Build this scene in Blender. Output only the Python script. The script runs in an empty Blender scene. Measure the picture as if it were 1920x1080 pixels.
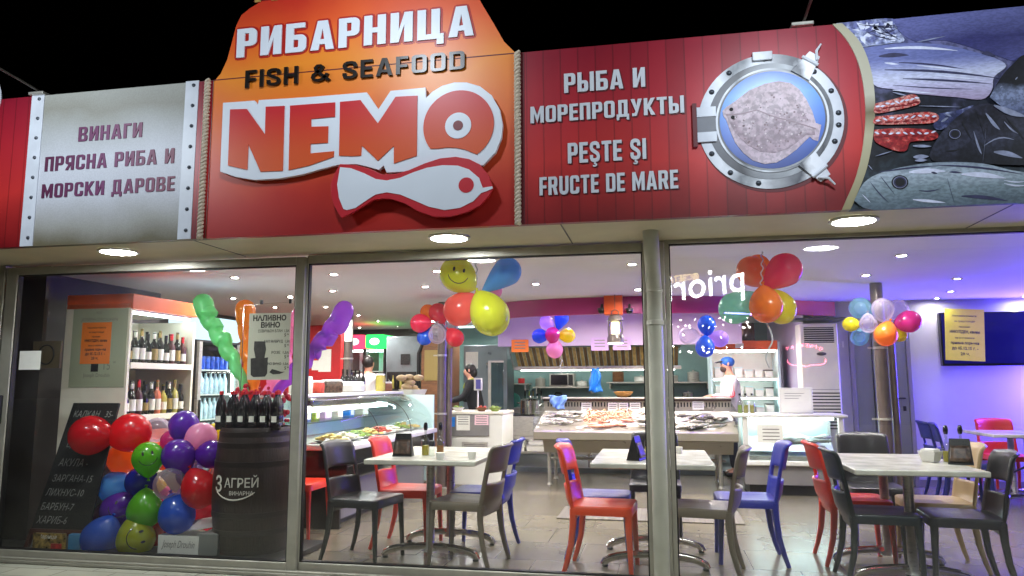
import bpy, bmesh, math, random
from mathutils import Matrix, Vector
random.seed(7)
S = bpy.context.scene
COL = S.collection
R = math.radians
# ---------------------------------------------------------------- camera
F = 1385.0
PITCH, YAW, ROLL = R(7.36), R(11.1), R(0.17)
CAM = Vector((0, -5.0, 1.3))
fw = Vector((-math.sin(YAW)*math.cos(PITCH), math.cos(YAW)*math.cos(PITCH), math.sin(PITCH)))
r0 = fw.cross(Vector((0, 0, 1))).normalized(); u0 = r0.cross(fw)
rt = r0*math.cos(ROLL) - u0*math.sin(ROLL); up = r0*math.sin(ROLL) + u0*math.cos(ROLL)
cd = bpy.data.cameras.new('camera'); cam = bpy.data.objects.new('camera', cd); COL.objects.link(cam)
cd.sensor_width = 36; cd.lens = F/1920*36; cd.clip_end = 300; cd.clip_start = 0.05
cam.matrix_world = Matrix(((rt.x, up.x, -fw.x, CAM.x), (rt.y, up.y, -fw.y, CAM.y), (rt.z, up.z, -fw.z, CAM.z), (0, 0, 0, 1)))
S.camera = cam
# ---------------------------------------------------------------- night sky, exposure
W = bpy.data.worlds.new('World'); S.world = W; W.use_nodes = True
nt = W.node_tree; bg = nt.nodes['Background']; sk = nt.nodes.new('ShaderNodeTexSky'); sk.sky_type = 'NISHITA'; sk.sun_disc = False
sk.sun_elevation = R(-6); sk.sun_rotation = R(200)
nt.links.new(sk.outputs[0], bg.inputs[0]); bg.inputs[1].default_value = 0.1
S.view_settings.view_transform = 'Standard'; S.view_settings.look = 'None'; S.view_settings.exposure = 0.3; S.view_settings.gamma = 1
S.cycles.use_denoising = True
S.cycles.max_bounces = 9; S.cycles.transparent_max_bounces = 24; S.cycles.sample_clamp_indirect = 4
S.cycles.caustics_reflective = False; S.cycles.caustics_refractive = False
DOWN = 1800      # strength of the small ceiling downlights
SOFFIT = 185    # strength of the round lamps in the soffit
FLOOD = 24     # watts of each floodlight on its arm

def P(px, py, Y=None, Z=None, X=None):
    """a point of the place seen at photo pixel (px, py) on a plane of known depth / height"""
    d = fw + (px-960)/F*rt - (py-540)/F*up
    t = (Y-CAM.y)/d.y if Y is not None else (Z-CAM.z)/d.z if Z is not None else (X-CAM.x)/d.x
    return CAM + d*t
def lin(c): c /= 255; return c/12.92 if c <= .04045 else ((c+.055)/1.055)**2.4
def rgb(r, g, b): return (lin(r), lin(g), lin(b), 1)
# ---------------------------------------------------------------- materials
def nmat(name):
    m = bpy.data.materials.new(name); m.use_nodes = True
    return m, m.node_tree, m.node_tree.nodes['Principled BSDF']
def mat(name, c, rough=.5, metal=0, noise=None, bump=None, emit=0, ec=None, spec=.5, trans=0, alpha=1, stretch=(1, 1, 1)):
    m, t, b = nmat(name)
    b.inputs['Base Color'].default_value = c; b.inputs['Roughness'].default_value = rough; b.inputs['Metallic'].default_value = metal
    b.inputs['Specular IOR Level'].default_value = spec
    if trans: b.inputs['Transmission Weight'].default_value = trans
    if alpha < 1: b.inputs['Alpha'].default_value = alpha
    if emit: b.inputs['Emission Color'].default_value = ec or c; b.inputs['Emission Strength'].default_value = emit
    if noise or bump:
        tc = t.nodes.new('ShaderNodeTexCoord'); mp = t.nodes.new('ShaderNodeMapping'); mp.inputs['Scale'].default_value = stretch
        t.links.new(tc.outputs['Object'], mp.inputs[0])
    if noise:
        sc, amt = noise; n = t.nodes.new('ShaderNodeTexNoise'); n.inputs['Scale'].default_value = sc; n.inputs['Detail'].default_value = 5
        t.links.new(mp.outputs[0], n.inputs[0])
        r = t.nodes.new('ShaderNodeValToRGB'); r.color_ramp.elements[0].position = .3; r.color_ramp.elements[1].position = .7
        r.color_ramp.elements[0].color = tuple(x*(1-amt) for x in c[:3])+(1,); r.color_ramp.elements[1].color = tuple(min(1, x*(1+amt)) for x in c[:3])+(1,)
        t.links.new(n.outputs[0], r.inputs[0]); t.links.new(r.outputs[0], b.inputs['Base Color'])
        rr = t.nodes.new('ShaderNodeMapRange'); rr.inputs[3].default_value = max(0, rough-.08); rr.inputs[4].default_value = min(1, rough+.08)
        t.links.new(n.outputs[0], rr.inputs[0]); t.links.new(rr.outputs[0], b.inputs['Roughness'])
    if bump:
        sc, st = bump; n2 = t.nodes.new('ShaderNodeTexNoise'); n2.inputs['Scale'].default_value = sc
        t.links.new(mp.outputs[0], n2.inputs[0]); bp = t.nodes.new('ShaderNodeBump'); bp.inputs['Strength'].default_value = st; bp.inputs['Distance'].default_value = .01
        t.links.new(n2.outputs[0], bp.inputs['Height']); t.links.new(bp.outputs[0], b.inputs['Normal'])
    return m
def lamp_mat(name, c, s):
    m = bpy.data.materials.new(name); m.use_nodes = True; t = m.node_tree; t.nodes.clear()
    e = t.nodes.new('ShaderNodeEmission'); e.inputs[0].default_value = c; e.inputs[1].default_value = s
    o = t.nodes.new('ShaderNodeOutputMaterial'); t.links.new(e.outputs[0], o.inputs[0]); return m
def glass_mat(name, tint=(1, 1, 1, 1), f0=.04, rough=0.0, dirt=0):
    m = bpy.data.materials.new(name); m.use_nodes = True; t = m.node_tree; t.nodes.clear()
    tr = t.nodes.new('ShaderNodeBsdfTransparent'); tr.inputs[0].default_value = tint
    g = t.nodes.new('ShaderNodeBsdfGlossy'); g.inputs['Roughness'].default_value = rough
    lw = t.nodes.new('ShaderNodeLayerWeight'); pw = t.nodes.new('ShaderNodeMath'); pw.operation = 'POWER'; pw.inputs[1].default_value = 5
    ma = t.nodes.new('ShaderNodeMath'); ma.operation = 'MULTIPLY_ADD'; ma.inputs[1].default_value = .9; ma.inputs[2].default_value = f0
    mx = t.nodes.new('ShaderNodeMixShader'); o = t.nodes.new('ShaderNodeOutputMaterial'); L = t.links.new
    lw.inputs[0].default_value = .5
    L(lw.outputs['Facing'], pw.inputs[0]); L(pw.outputs[0], ma.inputs[0]); L(ma.outputs[0], mx.inputs[0]); L(tr.outputs[0], mx.inputs[1]); L(g.outputs[0], mx.inputs[2])
    if dirt:
        df = t.nodes.new('ShaderNodeBsdfDiffuse'); df.inputs[0].default_value = (.7, .7, .7, 1); m2 = t.nodes.new('ShaderNodeMixShader')
        tc = t.nodes.new('ShaderNodeTexCoord'); nz = t.nodes.new('ShaderNodeTexNoise'); nz.inputs['Scale'].default_value = 1.6; nz.inputs['Detail'].default_value = 7; nz.inputs['Distortion'].default_value = 1.5; mg = t.nodes.new('ShaderNodeMapRange'); mg.inputs[1].default_value = .45; mg.inputs[2].default_value = .8; mg.inputs[3].default_value = dirt*.6; mg.inputs[4].default_value = dirt*2.2; L(tc.outputs['Object'], nz.inputs[0]); L(nz.outputs[0], mg.inputs[0]); L(mg.outputs[0], m2.inputs[0]); L(mx.outputs[0], m2.inputs[1]); L(df.outputs[0], m2.inputs[2]); L(m2.outputs[0], o.inputs[0])
    else: L(mx.outputs[0], o.inputs[0])
    return m
def balloon_mat(name, c, clear=0):
    """thin rubber: glossy coat, some light passes through"""
    m, t, b = nmat(name); L = t.links.new
    b.inputs['Base Color'].default_value = c; b.inputs['Roughness'].default_value = .25; b.inputs['Coat Weight'].default_value = 1; b.inputs['Coat Roughness'].default_value = .07
    tl = t.nodes.new('ShaderNodeBsdfTranslucent'); tl.inputs[0].default_value = c
    mx = t.nodes.new('ShaderNodeMixShader'); mx.inputs[0].default_value = .55; o = t.nodes['Material Output']
    L(b.outputs[0], mx.inputs[1]); L(tl.outputs[0], mx.inputs[2])
    lw = t.nodes.new('ShaderNodeLayerWeight'); lw.inputs[0].default_value = .35
    mr = t.nodes.new('ShaderNodeMapRange'); mr.inputs[3].default_value = clear; mr.inputs[4].default_value = clear*.25
    L(lw.outputs['Facing'], mr.inputs[0])
    tr = t.nodes.new('ShaderNodeBsdfTransparent'); tr.inputs[0].default_value = tuple(.25+.75*x**.5 for x in c[:3])+(1,)
    m2 = t.nodes.new('ShaderNodeMixShader'); L(mr.outputs[0], m2.inputs[0]); L(mx.outputs[0], m2.inputs[1]); L(tr.outputs[0], m2.inputs[2]); L(m2.outputs[0], o.inputs[0])
    return m
def posramp(name, axis, lo, hi, stops, rough=.45, noise=None, lines=None, speck=None, st=None):
    """printed panel: a printed colour ramp along one axis of the panel, optional noise and plank lines"""
    m, t, b = nmat(name); L = t.links.new; b.inputs['Roughness'].default_value = rough
    g = t.nodes.new('ShaderNodeTexCoord'); sp = t.nodes.new('ShaderNodeSeparateXYZ'); L(g.outputs['Object'], sp.inputs[0])
    mr = t.nodes.new('ShaderNodeMapRange'); mr.inputs[1].default_value = lo; mr.inputs[2].default_value = hi; L(sp.outputs['XYZ'.index(axis)], mr.inputs[0])
    fac = mr.outputs[0]; vec = g.outputs['Object']
    if st: mp = t.nodes.new('ShaderNodeMapping'); mp.inputs['Scale'].default_value = st; mp.inputs['Rotation'].default_value = (0, R(st[3]) if len(st) > 3 else 0, 0) if 0 else (0, 0, 0); L(vec, mp.inputs[0]); vec = mp.outputs[0]
    if noise:
        n = t.nodes.new('ShaderNodeTexNoise'); n.inputs['Scale'].default_value = noise[0]; n.inputs['Detail'].default_value = 6; L(vec, n.inputs[0])
        ad = t.nodes.new('ShaderNodeMath'); ad.operation = 'MULTIPLY_ADD'; ad.inputs[1].default_value = noise[1]; L(n.outputs[0], ad.inputs[0])
        su = t.nodes.new('ShaderNodeMath'); su.operation = 'SUBTRACT'; su.inputs[1].default_value = noise[1]*.5; L(fac, su.inputs[0]); L(su.outputs[0], ad.inputs[2]); fac = ad.outputs[0]
    r = t.nodes.new('ShaderNodeValToRGB'); e = r.color_ramp.elements
    while len(e) < len(stops): e.new(.5)
    for i, (p, c) in enumerate(stops): e[i].position = p; e[i].color = c
    L(fac, r.inputs[0]); out = r.outputs[0]
    if lines:
        w, c, dark = lines
        dv = t.nodes.new('ShaderNodeMath'); dv.operation = 'DIVIDE'; dv.inputs[1].default_value = w; L(sp.outputs[0], dv.inputs[0])
        n2 = t.nodes.new('ShaderNodeTexNoise'); n2.inputs['Scale'].default_value = 3; L(g.outputs['Object'], n2.inputs[0])
        a2 = t.nodes.new('ShaderNodeMath'); a2.operation = 'MULTIPLY_ADD'; a2.inputs[1].default_value = .12; L(n2.outputs[0], a2.inputs[0]); L(dv.outputs[0], a2.inputs[2])
        fr = t.nodes.new('ShaderNodeMath'); fr.operation = 'FRACT'; L(a2.outputs[0], fr.inputs[0])
        rr = t.nodes.new('ShaderNodeValToRGB'); q = rr.color_ramp.elements; q[0].position = 0; q[0].color = (dark,)*3+(1,); q[1].position = .05; q[1].color = (1, 1, 1, 1)
        k = q.new(.93); k.color = (1, 1, 1, 1); k = q.new(1.0); k.color = (dark*1.2,)*3+(1,); L(fr.outputs[0], rr.inputs[0])
        fl = t.nodes.new('ShaderNodeMath'); fl.operation = 'FLOOR'; L(a2.outputs[0], fl.inputs[0])
        wn = t.nodes.new('ShaderNodeTexWhiteNoise'); wn.noise_dimensions = '1D'; L(fl.outputs[0], wn.inputs['W'])
        mv = t.nodes.new('ShaderNodeMapRange'); mv.inputs[3].default_value = .78; mv.inputs[4].default_value = 1.1; L(wn.outputs[0], mv.inputs[0])
        mm = t.nodes.new('ShaderNodeMix'); mm.data_type = 'RGBA'; mm.blend_type = 'MULTIPLY'; mm.inputs[0].default_value = 1; L(out, mm.inputs[6]); L(rr.outputs[0], mm.inputs[7])
        m3 = t.nodes.new('ShaderNodeVectorMath'); m3.operation = 'SCALE'; L(mm.outputs[2], m3.inputs[0]); L(mv.outputs[0], m3.inputs[3]); out = m3.outputs[0]
    if speck:
        v = t.nodes.new('ShaderNodeTexNoise'); v.inputs['Scale'].default_value = speck[0]; v.inputs['Detail'].default_value = 3; L(vec, v.inputs[0])
        rs = t.nodes.new('ShaderNodeValToRGB'); rs.color_ramp.elements[0].position = .42; rs.color_ramp.elements[1].position = .58
        rs.color_ramp.elements[0].color = (speck[1],)*3+(1,); rs.color_ramp.elements[1].color = (1, 1, 1, 1); L(v.outputs[0], rs.inputs[0])
        mm = t.nodes.new('ShaderNodeMix'); mm.data_type = 'RGBA'; mm.blend_type = 'MULTIPLY'; mm.inputs[0].default_value = 1; L(out, mm.inputs[6]); L(rs.outputs[0], mm.inputs[7]); out = mm.outputs[2]
    L(out, b.inputs['Base Color']); return m
def tile_mat(name, c1, c2, cm, w, h, rough, bump=.15):
    m, t, b = nmat(name); L = t.links.new
    g = t.nodes.new('ShaderNodeTexCoord'); br = t.nodes.new('ShaderNodeTexBrick'); L(g.outputs['Object'], br.inputs[0])
    br.inputs['Color1'].default_value = c1; br.inputs['Color2'].default_value = c2; br.inputs['Mortar'].default_value = cm
    br.inputs['Scale'].default_value = 1; br.inputs['Mortar Size'].default_value = .004; br.inputs['Brick Width'].default_value = w; br.inputs['Row Height'].default_value = h; br.offset = .5
    n = t.nodes.new('ShaderNodeTexNoise'); n.inputs['Scale'].default_value = 2.5; n.inputs['Detail'].default_value = 4; L(g.outputs['Object'], n.inputs[0])
    mr = t.nodes.new('ShaderNodeMapRange'); mr.inputs[1].default_value = .3; mr.inputs[2].default_value = .7; mr.inputs[3].default_value = .88; mr.inputs[4].default_value = 1.08; L(n.outputs[0], mr.inputs[0])
    sc = t.nodes.new('ShaderNodeVectorMath'); sc.operation = 'SCALE'; L(br.outputs[0], sc.inputs[0]); L(mr.outputs[0], sc.inputs[3]); L(sc.outputs[0], b.inputs['Base Color'])
    m2 = t.nodes.new('ShaderNodeMapRange'); m2.inputs[3].default_value = rough-.04; m2.inputs[4].default_value = rough+.06; L(n.outputs[0], m2.inputs[0]); L(m2.outputs[0], b.inputs['Roughness'])
    bp = t.nodes.new('ShaderNodeBump'); bp.inputs['Strength'].default_value = bump; bp.inputs['Distance'].default_value = .004; bp.invert = True; L(br.outputs['Fac'], bp.inputs['Height']); L(bp.outputs[0], b.inputs['Normal'])
    return m
M = {}
def q(name, *a, **k): M[name] = mat(name, *a, **k); return M[name]
q('aluminium', rgb(168, 164, 150), .4, .25, noise=(9, .1), bump=(40, .05)); q('soffit', rgb(206, 196, 164), .6, noise=(2, .12))
q('seal', rgb(22, 20, 18), .6); q('steel', rgb(186, 182, 172), .3, .45, noise=(14, .12), stretch=(1, 1, 6)); q('chrome', rgb(215, 213, 208), .14, 1)
q('darksteel', rgb(92, 86, 80), .35, .7, noise=(10, .15)); q('pipe', rgb(176, 174, 158), .45, .1, noise=(5, .12), bump=(30, .05))
q('ceiling', rgb(234, 232, 230), .7, noise=(1.2, .04), bump=(60, .04)); q('whitewall', rgb(190, 186, 190), .7, noise=(2, .05), bump=(50, .05)); q('darkwall', rgb(52, 46, 42), .6, noise=(3, .3))
q('redwall', rgb(190, 26, 30), .5, noise=(3, .1)); q('teal', rgb(118, 150, 146), .35, .1, noise=(3, .12)); q('slate', rgb(120, 130, 134), .3, .4, noise=(3, .2)); q('lavender', rgb(186, 166, 196), .6, noise=(2, .06))
q('orangepaint', rgb(226, 92, 32), .4, noise=(3, .06)); q('magenta', rgb(166, 34, 112), .45, noise=(3, .08)); q('whiteplastic', rgb(226, 224, 216), .35, noise=(6, .04)); q('cream', rgb(232, 226, 208), .4, noise=(6, .05))
q('greyplastic', rgb(126, 122, 120), .45, noise=(6, .08)); q('countersteel', rgb(180, 174, 158), .3, .6, noise=(5, .05)); q('black', rgb(20, 19, 19), .4, noise=(8, .2)); q('blackgloss', rgb(14, 13, 15), .12, noise=(5, .2)); q('charcoal', rgb(58, 54, 52), .42, noise=(6, .12))
q('paper', rgb(236, 234, 224), .7, noise=(20, .03)); q('ink', rgb(26, 22, 22), .7); q('greyink', rgb(128, 124, 116), .7); q('orangepaper', rgb(246, 128, 26), .65, noise=(10, .04)); q('yellowpaper', rgb(226, 214, 44), .65, noise=(10, .04)); q('lilacpaper', rgb(190, 160, 206), .7)
q('posterpaper', rgb(196, 196, 178), .5, noise=(6, .05)); q('posterpaper2', rgb(168, 176, 150), .55, noise=(3, .05)); q('chalk', rgb(142, 142, 136), .9); q('board', rgb(20, 19, 18), .7, noise=(6, .35)); q('boardframe', rgb(70, 24, 16), .5, noise=(8, .25))
q('barrelwood', rgb(44, 29, 23), .5, noise=(12, .35), bump=(25, .3), stretch=(3, 3, .5)); q('hoop', rgb(38, 28, 24), .5, .2); q('cork', rgb(150, 90, 40), .8)
q('marble', rgb(206, 202, 188), .22, noise=(7, .16)); q('brass', rgb(206, 172, 96), .4, .35, noise=(12, .3), stretch=(4, 1, 1)); q('brass2', rgb(120, 90, 44), .4, .35, noise=(9, .3)); q('woodbowl', rgb(190, 140, 72), .5, noise=(16, .3)); q('wood', rgb(120, 78, 46), .55, noise=(10, .3), stretch=(1, 1, 5)); q('tan', rgb(176, 150, 112), .5, noise=(8, .1))
q('winered', rgb(60, 8, 14), .4); q('winebottle', rgb(14, 16, 12), .1, spec=.7); q('rosebottle', rgb(214, 120, 90), .12, spec=.7); q('whitewine', rgb(170, 160, 80), .12); q('petbottle', rgb(16, 9, 14), .15, spec=.8); q('redcap', rgb(200, 26, 34), .4); q('label', rgb(226, 222, 208), .6); q('goldlabel', rgb(150, 128, 70), .5)
q('skin', rgb(206, 150, 124), .5, noise=(20, .06)); q('hair', rgb(26, 18, 16), .5, noise=(40, .3)); q('beard', rgb(66, 48, 42), .7, noise=(60, .3)); q('jacket', rgb(232, 226, 226), .75, noise=(12, .05), bump=(14, .4)); q('stripe', rgb(190, 34, 56), .7); q('cap', rgb(40, 96, 180), .7); q('capdark', rgb(22, 24, 34), .7); q('blackcloth', rgb(22, 21, 24), .8, bump=(16, .4)); q('limecloth', rgb(176, 190, 60), .7); q('jeans', rgb(36, 42, 62), .8)
q('ice', rgb(236, 236, 230), .35, noise=(18, .08), bump=(40, .9)); q('fishsilver', rgb(176, 170, 158), .25, .35, noise=(24, .35)); q('fishdark', rgb(96, 92, 88), .25, .4, noise=(20, .4)); q('fishpink', rgb(216, 150, 122), .3, noise=(22, .25)); q('shrimp', rgb(206, 150, 116), .4, noise=(30, .3)); q('squid', rgb(236, 220, 200), .3, noise=(20, .1))
q('bluebag', rgb(40, 130, 226), .35, bump=(30, .7)); q('lightbluebag', rgb(120, 160, 232), .35, bump=(30, .7)); q('greenplastic', rgb(16, 130, 100), .4); q('foodyellow', rgb(214, 186, 110), .6, noise=(40, .3), bump=(60, .8)); q('foodgreen', rgb(126, 150, 60), .6, noise=(40, .4), bump=(60, .8)); q('foodwhite', rgb(230, 220, 196), .6, noise=(40, .15), bump=(60, .8)); q('foodred', rgb(176, 60, 40), .6, noise=(40, .3), bump=(60, .8))
q('cyanlit', rgb(204, 230, 230), .5); q('bluecan', rgb(30, 74, 176), .35, noise=(30, .5)); q('water', rgb(200, 222, 244), .12, noise=(20, .3)); q('door', rgb(128, 130, 132), .4, .2, noise=(3, .06)); q('rope', rgb(206, 192, 170), .8, noise=(60, .2)); q('rivet', rgb(70, 74, 82), .4, .5)
q('coilred', rgb(190, 20, 50), .4); q('sheer', rgb(200, 200, 196), .25)
LAMPW = lamp_mat('downlight glow', (1, .975, .95, 1), DOWN); LAMPF = lamp_mat('added fish lamp glow', (1, .93, .8, 1), DOWN*1.7);  LAMPR = lamp_mat('dim downlight glow', (.95, .92, 1, 1), DOWN*.2); SOFW = lamp_mat('soffit lamp glow', (.93, .98, 1, 1), SOFFIT)  # LAMPF: stronger glow for the downlights added over the ice bed
TUBE = lamp_mat('tube glow', (1, .97, .9, 1), 14); TUBEC = lamp_mat('cold tube glow', (.74, .97, 1, 1), 9); TUBEB = lamp_mat('bright case tube glow', (.8, .98, 1, 1), 26)
GLASS = glass_mat('window glass', (.985, .99, .98, 1), .045, dirt=.008); CASEG = glass_mat('case glass', (.94, .985, .98, 1), .05); BOTG = glass_mat('bottle glass', (.86, .9, .86, 1), .08); TINTG = glass_mat('tinted glass', (.55, .68, .7, 1), .06)
# ---------------------------------------------------------------- mesh builder
class MB:
    def __init__(s): s.v = []; s.f = []; s.mi = []; s.cur = 0
    def add(s, vs, fs):
        n = len(s.v); s.v += [tuple(x) for x in vs]; s.f += [tuple(i+n for i in f) for f in fs]; s.mi += [s.cur]*len(fs); return s
    def box(s, c, d, rz=0, rx=0, ry=0):
        m = Matrix.Translation(c) @ Matrix.Rotation(rz, 4, 'Z') @ Matrix.Rotation(ry, 4, 'Y') @ Matrix.Rotation(rx, 4, 'X')
        h = [x/2 for x in d]; vs = [m @ Vector((a*h[0], b*h[1], e*h[2])) for a in (-1, 1) for b in (-1, 1) for e in (-1, 1)]
        return s.add(vs, [(0, 1, 3, 2), (4, 6, 7, 5), (0, 4, 5, 1), (2, 3, 7, 6), (0, 2, 6, 4), (1, 5, 7, 3)])
    def bb(s, x0, x1, y0, y1, z0, z1): return s.box(((x0+x1)/2, (y0+y1)/2, (z0+z1)/2), (abs(x1-x0), abs(y1-y0), abs(z1-z0)))
    def tube(s, pts, rad, seg=10, flat=1.0, cap=True, upv=None):
        pts = [Vector(p) for p in pts]; n = len(pts); rad = rad if isinstance(rad, (list, tuple)) else [rad]*n
        vs = []; prev = None
        for i, p in enumerate(pts):
            d = (pts[min(i+1, n-1)]-pts[max(i-1, 0)]).normalized()
            a = prev if prev is not None else Vector(upv or ((0, 0, 1) if abs(d.z) < .9 else (1, 0, 0)))
            a = (a-d*a.dot(d)).normalized(); prev = a; b = d.cross(a)
            for k in range(seg):
                t = 2*math.pi*k/seg; vs.append(p+a*math.cos(t)*rad[i]+b*math.sin(t)*rad[i]*flat)
        fs = [(i*seg+k, i*seg+(k+1) % seg, (i+1)*seg+(k+1) % seg, (i+1)*seg+k) for i in range(n-1) for k in range(seg)]
        if cap: fs += [tuple(range(seg))[::-1], tuple((n-1)*seg+k for k in range(seg))]
        return s.add(vs, fs)
    def lathe(s, prof, o=(0, 0, 0), seg=16, mtx=None, ca=True, cb=True):
        m = mtx or Matrix.Translation(o); n = len(prof)
        vs = [m @ Vector((r*math.cos(2*math.pi*k/seg), r*math.sin(2*math.pi*k/seg), z)) for r, z in prof for k in range(seg)]
        fs = [(i*seg+k, i*seg+(k+1) % seg, (i+1)*seg+(k+1) % seg, (i+1)*seg+k) for i in range(n-1) for k in range(seg)]
        if ca: fs.append(tuple(range(seg))[::-1])
        if cb: fs.append(tuple((n-1)*seg+k for k in range(seg)))
        return s.add(vs, fs)
    def prism(s, pts, fn, d0, d1):
        """outline pts (2-D); fn(u, v, depth) -> world"""
        n = len(pts); vs = [fn(u, v, d0) for u, v in pts]+[fn(u, v, d1) for u, v in pts]
        return s.add(vs, [tuple(range(n)), tuple(range(2*n-1, n-1, -1))]+[(i, i+n, (i+1) % n+n, (i+1) % n) for i in range(n)])
    def sheet(s, fn, nu, nv, hole=None):
        vs = [fn(i/nu, j/nv) for j in range(nv+1) for i in range(nu+1)]
        fs = [(j*(nu+1)+i, j*(nu+1)+i+1, (j+1)*(nu+1)+i+1, (j+1)*(nu+1)+i) for j in range(nv) for i in range(nu) if not (hole and hole(i, j))]
        return s.add(vs, fs)
    def ball(s, c, r, seg=16, rings=10, mtx=None):
        r = r if isinstance(r, (tuple, list)) else (r, r, r); m = mtx or Matrix.Identity(4); c = Vector(c)
        vs = []
        for j in range(1, rings):
            a = math.pi*j/rings
            for k in range(seg):
                t = 2*math.pi*k/seg; vs.append(c+(m @ Vector((r[0]*math.sin(a)*math.cos(t), r[1]*math.sin(a)*math.sin(t), r[2]*math.cos(a)))))
        vs += [c+(m @ Vector((0, 0, r[2]))), c+(m @ Vector((0, 0, -r[2])))]; N = (rings-1)*seg
        fs = [(j*seg+k, (j+1)*seg+k, (j+1)*seg+(k+1) % seg, j*seg+(k+1) % seg) for j in range(rings-2) for k in range(seg)]
        fs += [(N, k, (k+1) % seg) for k in range(seg)]+[(N+1, (rings-2)*seg+(k+1) % seg, (rings-2)*seg+k) for k in range(seg)]
        return s.add(vs, fs)
    def text(s, body, o, right, upv, w=None, h=.1, depth=0, bold=0, slant=0, sx=1, align='L', space=1, res=3):
        """letters with capital height h; w = full width if given"""
        cu = bpy.data.curves.new('lettering', 'FONT'); cu.body = body; cu.size = 1; cu.offset = bold; cu.shear = slant; cu.space_character = space; cu.resolution_u = res
        cu.fill_mode = 'FRONT' if depth == 0 else 'BOTH'; cu.extrude = .5 if depth else 0
        ob = bpy.data.objects.new('lettering', cu); me = ob.to_mesh()
        o = Vector(o); right = Vector(right).normalized(); upv = Vector(upv).normalized(); nrm = right.cross(upv)
        xs = [v.co.x for v in me.vertices]
        if xs:
            x0, x1 = min(xs), max(xs); ky = h/(.727+2*bold); kx = (w/(x1-x0)) if w else ky*sx
            sh = {'L': 0, 'C': -(x1-x0)*kx/2, 'R': -(x1-x0)*kx}[align]
            vs = [o+right*((v.co.x-x0)*kx+sh)+upv*((v.co.y+bold)*ky)+nrm*((v.co.z+.5)*depth if depth else 0) for v in me.vertices]
            s.add(vs, [tuple(p.vertices) for p in me.polygons])
        ob.to_mesh_clear(); bpy.data.objects.remove(ob); bpy.data.curves.remove(cu); return s
    def build(s, name, m, parent=None, smooth=True, bevel=0, ang=40, solid=0, sub=0, segs=2):
        me = bpy.data.meshes.new(name); me.from_pydata(s.v, [], s.f)
        ms = m if isinstance(m, (list, tuple)) else [m]
        for x in ms: me.materials.append(x)
        if len(ms) > 1: me.polygons.foreach_set('material_index', s.mi)
        bm = bmesh.new(); bm.from_mesh(me); bmesh.ops.recalc_face_normals(bm, faces=bm.faces); bm.to_mesh(me); bm.free()
        if smooth:
            me.polygons.foreach_set('use_smooth', [True]*len(me.polygons)); me.set_sharp_from_angle(angle=R(ang))
        o = bpy.data.objects.new(name, me); COL.objects.link(o)
        if solid: k = o.modifiers.new('thick', 'SOLIDIFY'); k.thickness = solid; k.offset = 0
        if bevel: k = o.modifiers.new('edge', 'BEVEL'); k.width = bevel; k.segments = segs; k.limit_method = 'ANGLE'; k.angle_limit = R(40)
        if sub: k = o.modifiers.new('sub', 'SUBSURF'); k.levels = sub; k.render_levels = sub
        if parent is not None:
            o.parent = parent
            if parent.name in INV: o.matrix_parent_inverse = INV[parent.name]
        return o
INV = {}
def tag(o, label=None, cat=None, group=None, kind=None):
    for k, v in (('label', label), ('category', cat), ('group', group), ('kind', kind)):
        if v: o[k] = v
    return o
def T(name, label, cat, loc, group=None, rz=0, local=False):
    """Empty at a thing's base; parts are built in world space unless local"""
    o = bpy.data.objects.new(name, None); o.empty_display_size = .1; COL.objects.link(o); o.location = loc; o.rotation_euler = (0, 0, rz)
    if not local: INV[o.name] = (Matrix.Translation(loc) @ Matrix.Rotation(rz, 4, 'Z')).inverted()
    return tag(o, label, cat, group)
def copy_tree(o, parent=None):
    c = o.copy(); COL.objects.link(c); c.parent = parent
    for ch in [k for k in bpy.data.objects if k.parent == o]: copy_tree(ch, c)
    return c
ORD = ['first', 'second', 'third', 'fourth', 'fifth', 'sixth', 'seventh', 'eighth', 'ninth', 'tenth', 'eleventh', 'twelfth']
def structure(mb, name, m, **k): return tag(mb.build(name, m, **k), kind='structure')
XR = Vector((1, 0, 0)); ZU = Vector((0, 0, 1))
# ================================================================ ground, shell of the shop
CEIL = 2.35
m_floor = tile_mat('floor tiles', rgb(122, 114, 96), rgb(110, 103, 88), rgb(72, 66, 57), .62, .62, .24)
m_pave = tile_mat('pavement slabs', rgb(170, 168, 148), rgb(158, 157, 140), rgb(100, 98, 86), .4, .2, .7, .5)
structure(MB().bb(-60, 60, -60, -.11, -.3, -.02), 'pavement', m_pave, smooth=False)
structure(MB().bb(-6.6, 6.6, -.04, 9.4, -.3, 0), 'floor', m_floor, smooth=False)
structure(MB().bb(-6.6, 6.6, .05, 9.4, CEIL, CEIL+.1), 'ceiling', M['ceiling'], smooth=False)
structure(MB().bb(-7.2, 7.2, -.69, -.04, 2.248, 2.32), 'soffit', M['soffit'], smooth=False)
for xj in (-5.4, -3.0, -.55, 1.9, 4.3): structure(MB().bb(xj-.004, xj+.004, -.688, -.042, 2.2455, 2.2478), 'soffit_joint', M['charcoal'], smooth=False)
structure(MB().bb(-7.2, 7.2, -.04, .05, 2.248, 2.6), 'lintel', M['soffit'], smooth=False)
def wall(x0, x1, y0, y1, z0, z1, m, label, cat='wall', name='wall'):
    return tag(MB().bb(x0, x1, y0, y1, z0, z1).build(name, m, smooth=False), label, cat)
wall(-6.6, -6.5, .05, 9.4, 0, CEIL, M['darkwall'], 'dark brown side wall at the left end of the shop')
wall(-6.5, -3.9, 8.6, 8.7, 0, CEIL, M['darkwall'], 'dark wall behind the drinks fridges at the back left')
wall(-3.9, 2.0, 8.6, 8.7, 0, CEIL, M['teal'], 'teal tiled back wall of the open kitchen')
wall(1.9, 2.0, 5.3, 8.6, 0, CEIL, M['lavender'], 'lavender side wall between fridge shelf and air conditioner')
wall(1.9, 6.5, 5.3, 5.4, 0, CEIL, M['whitewall'], 'white wall carrying the television and the grey door')
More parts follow.
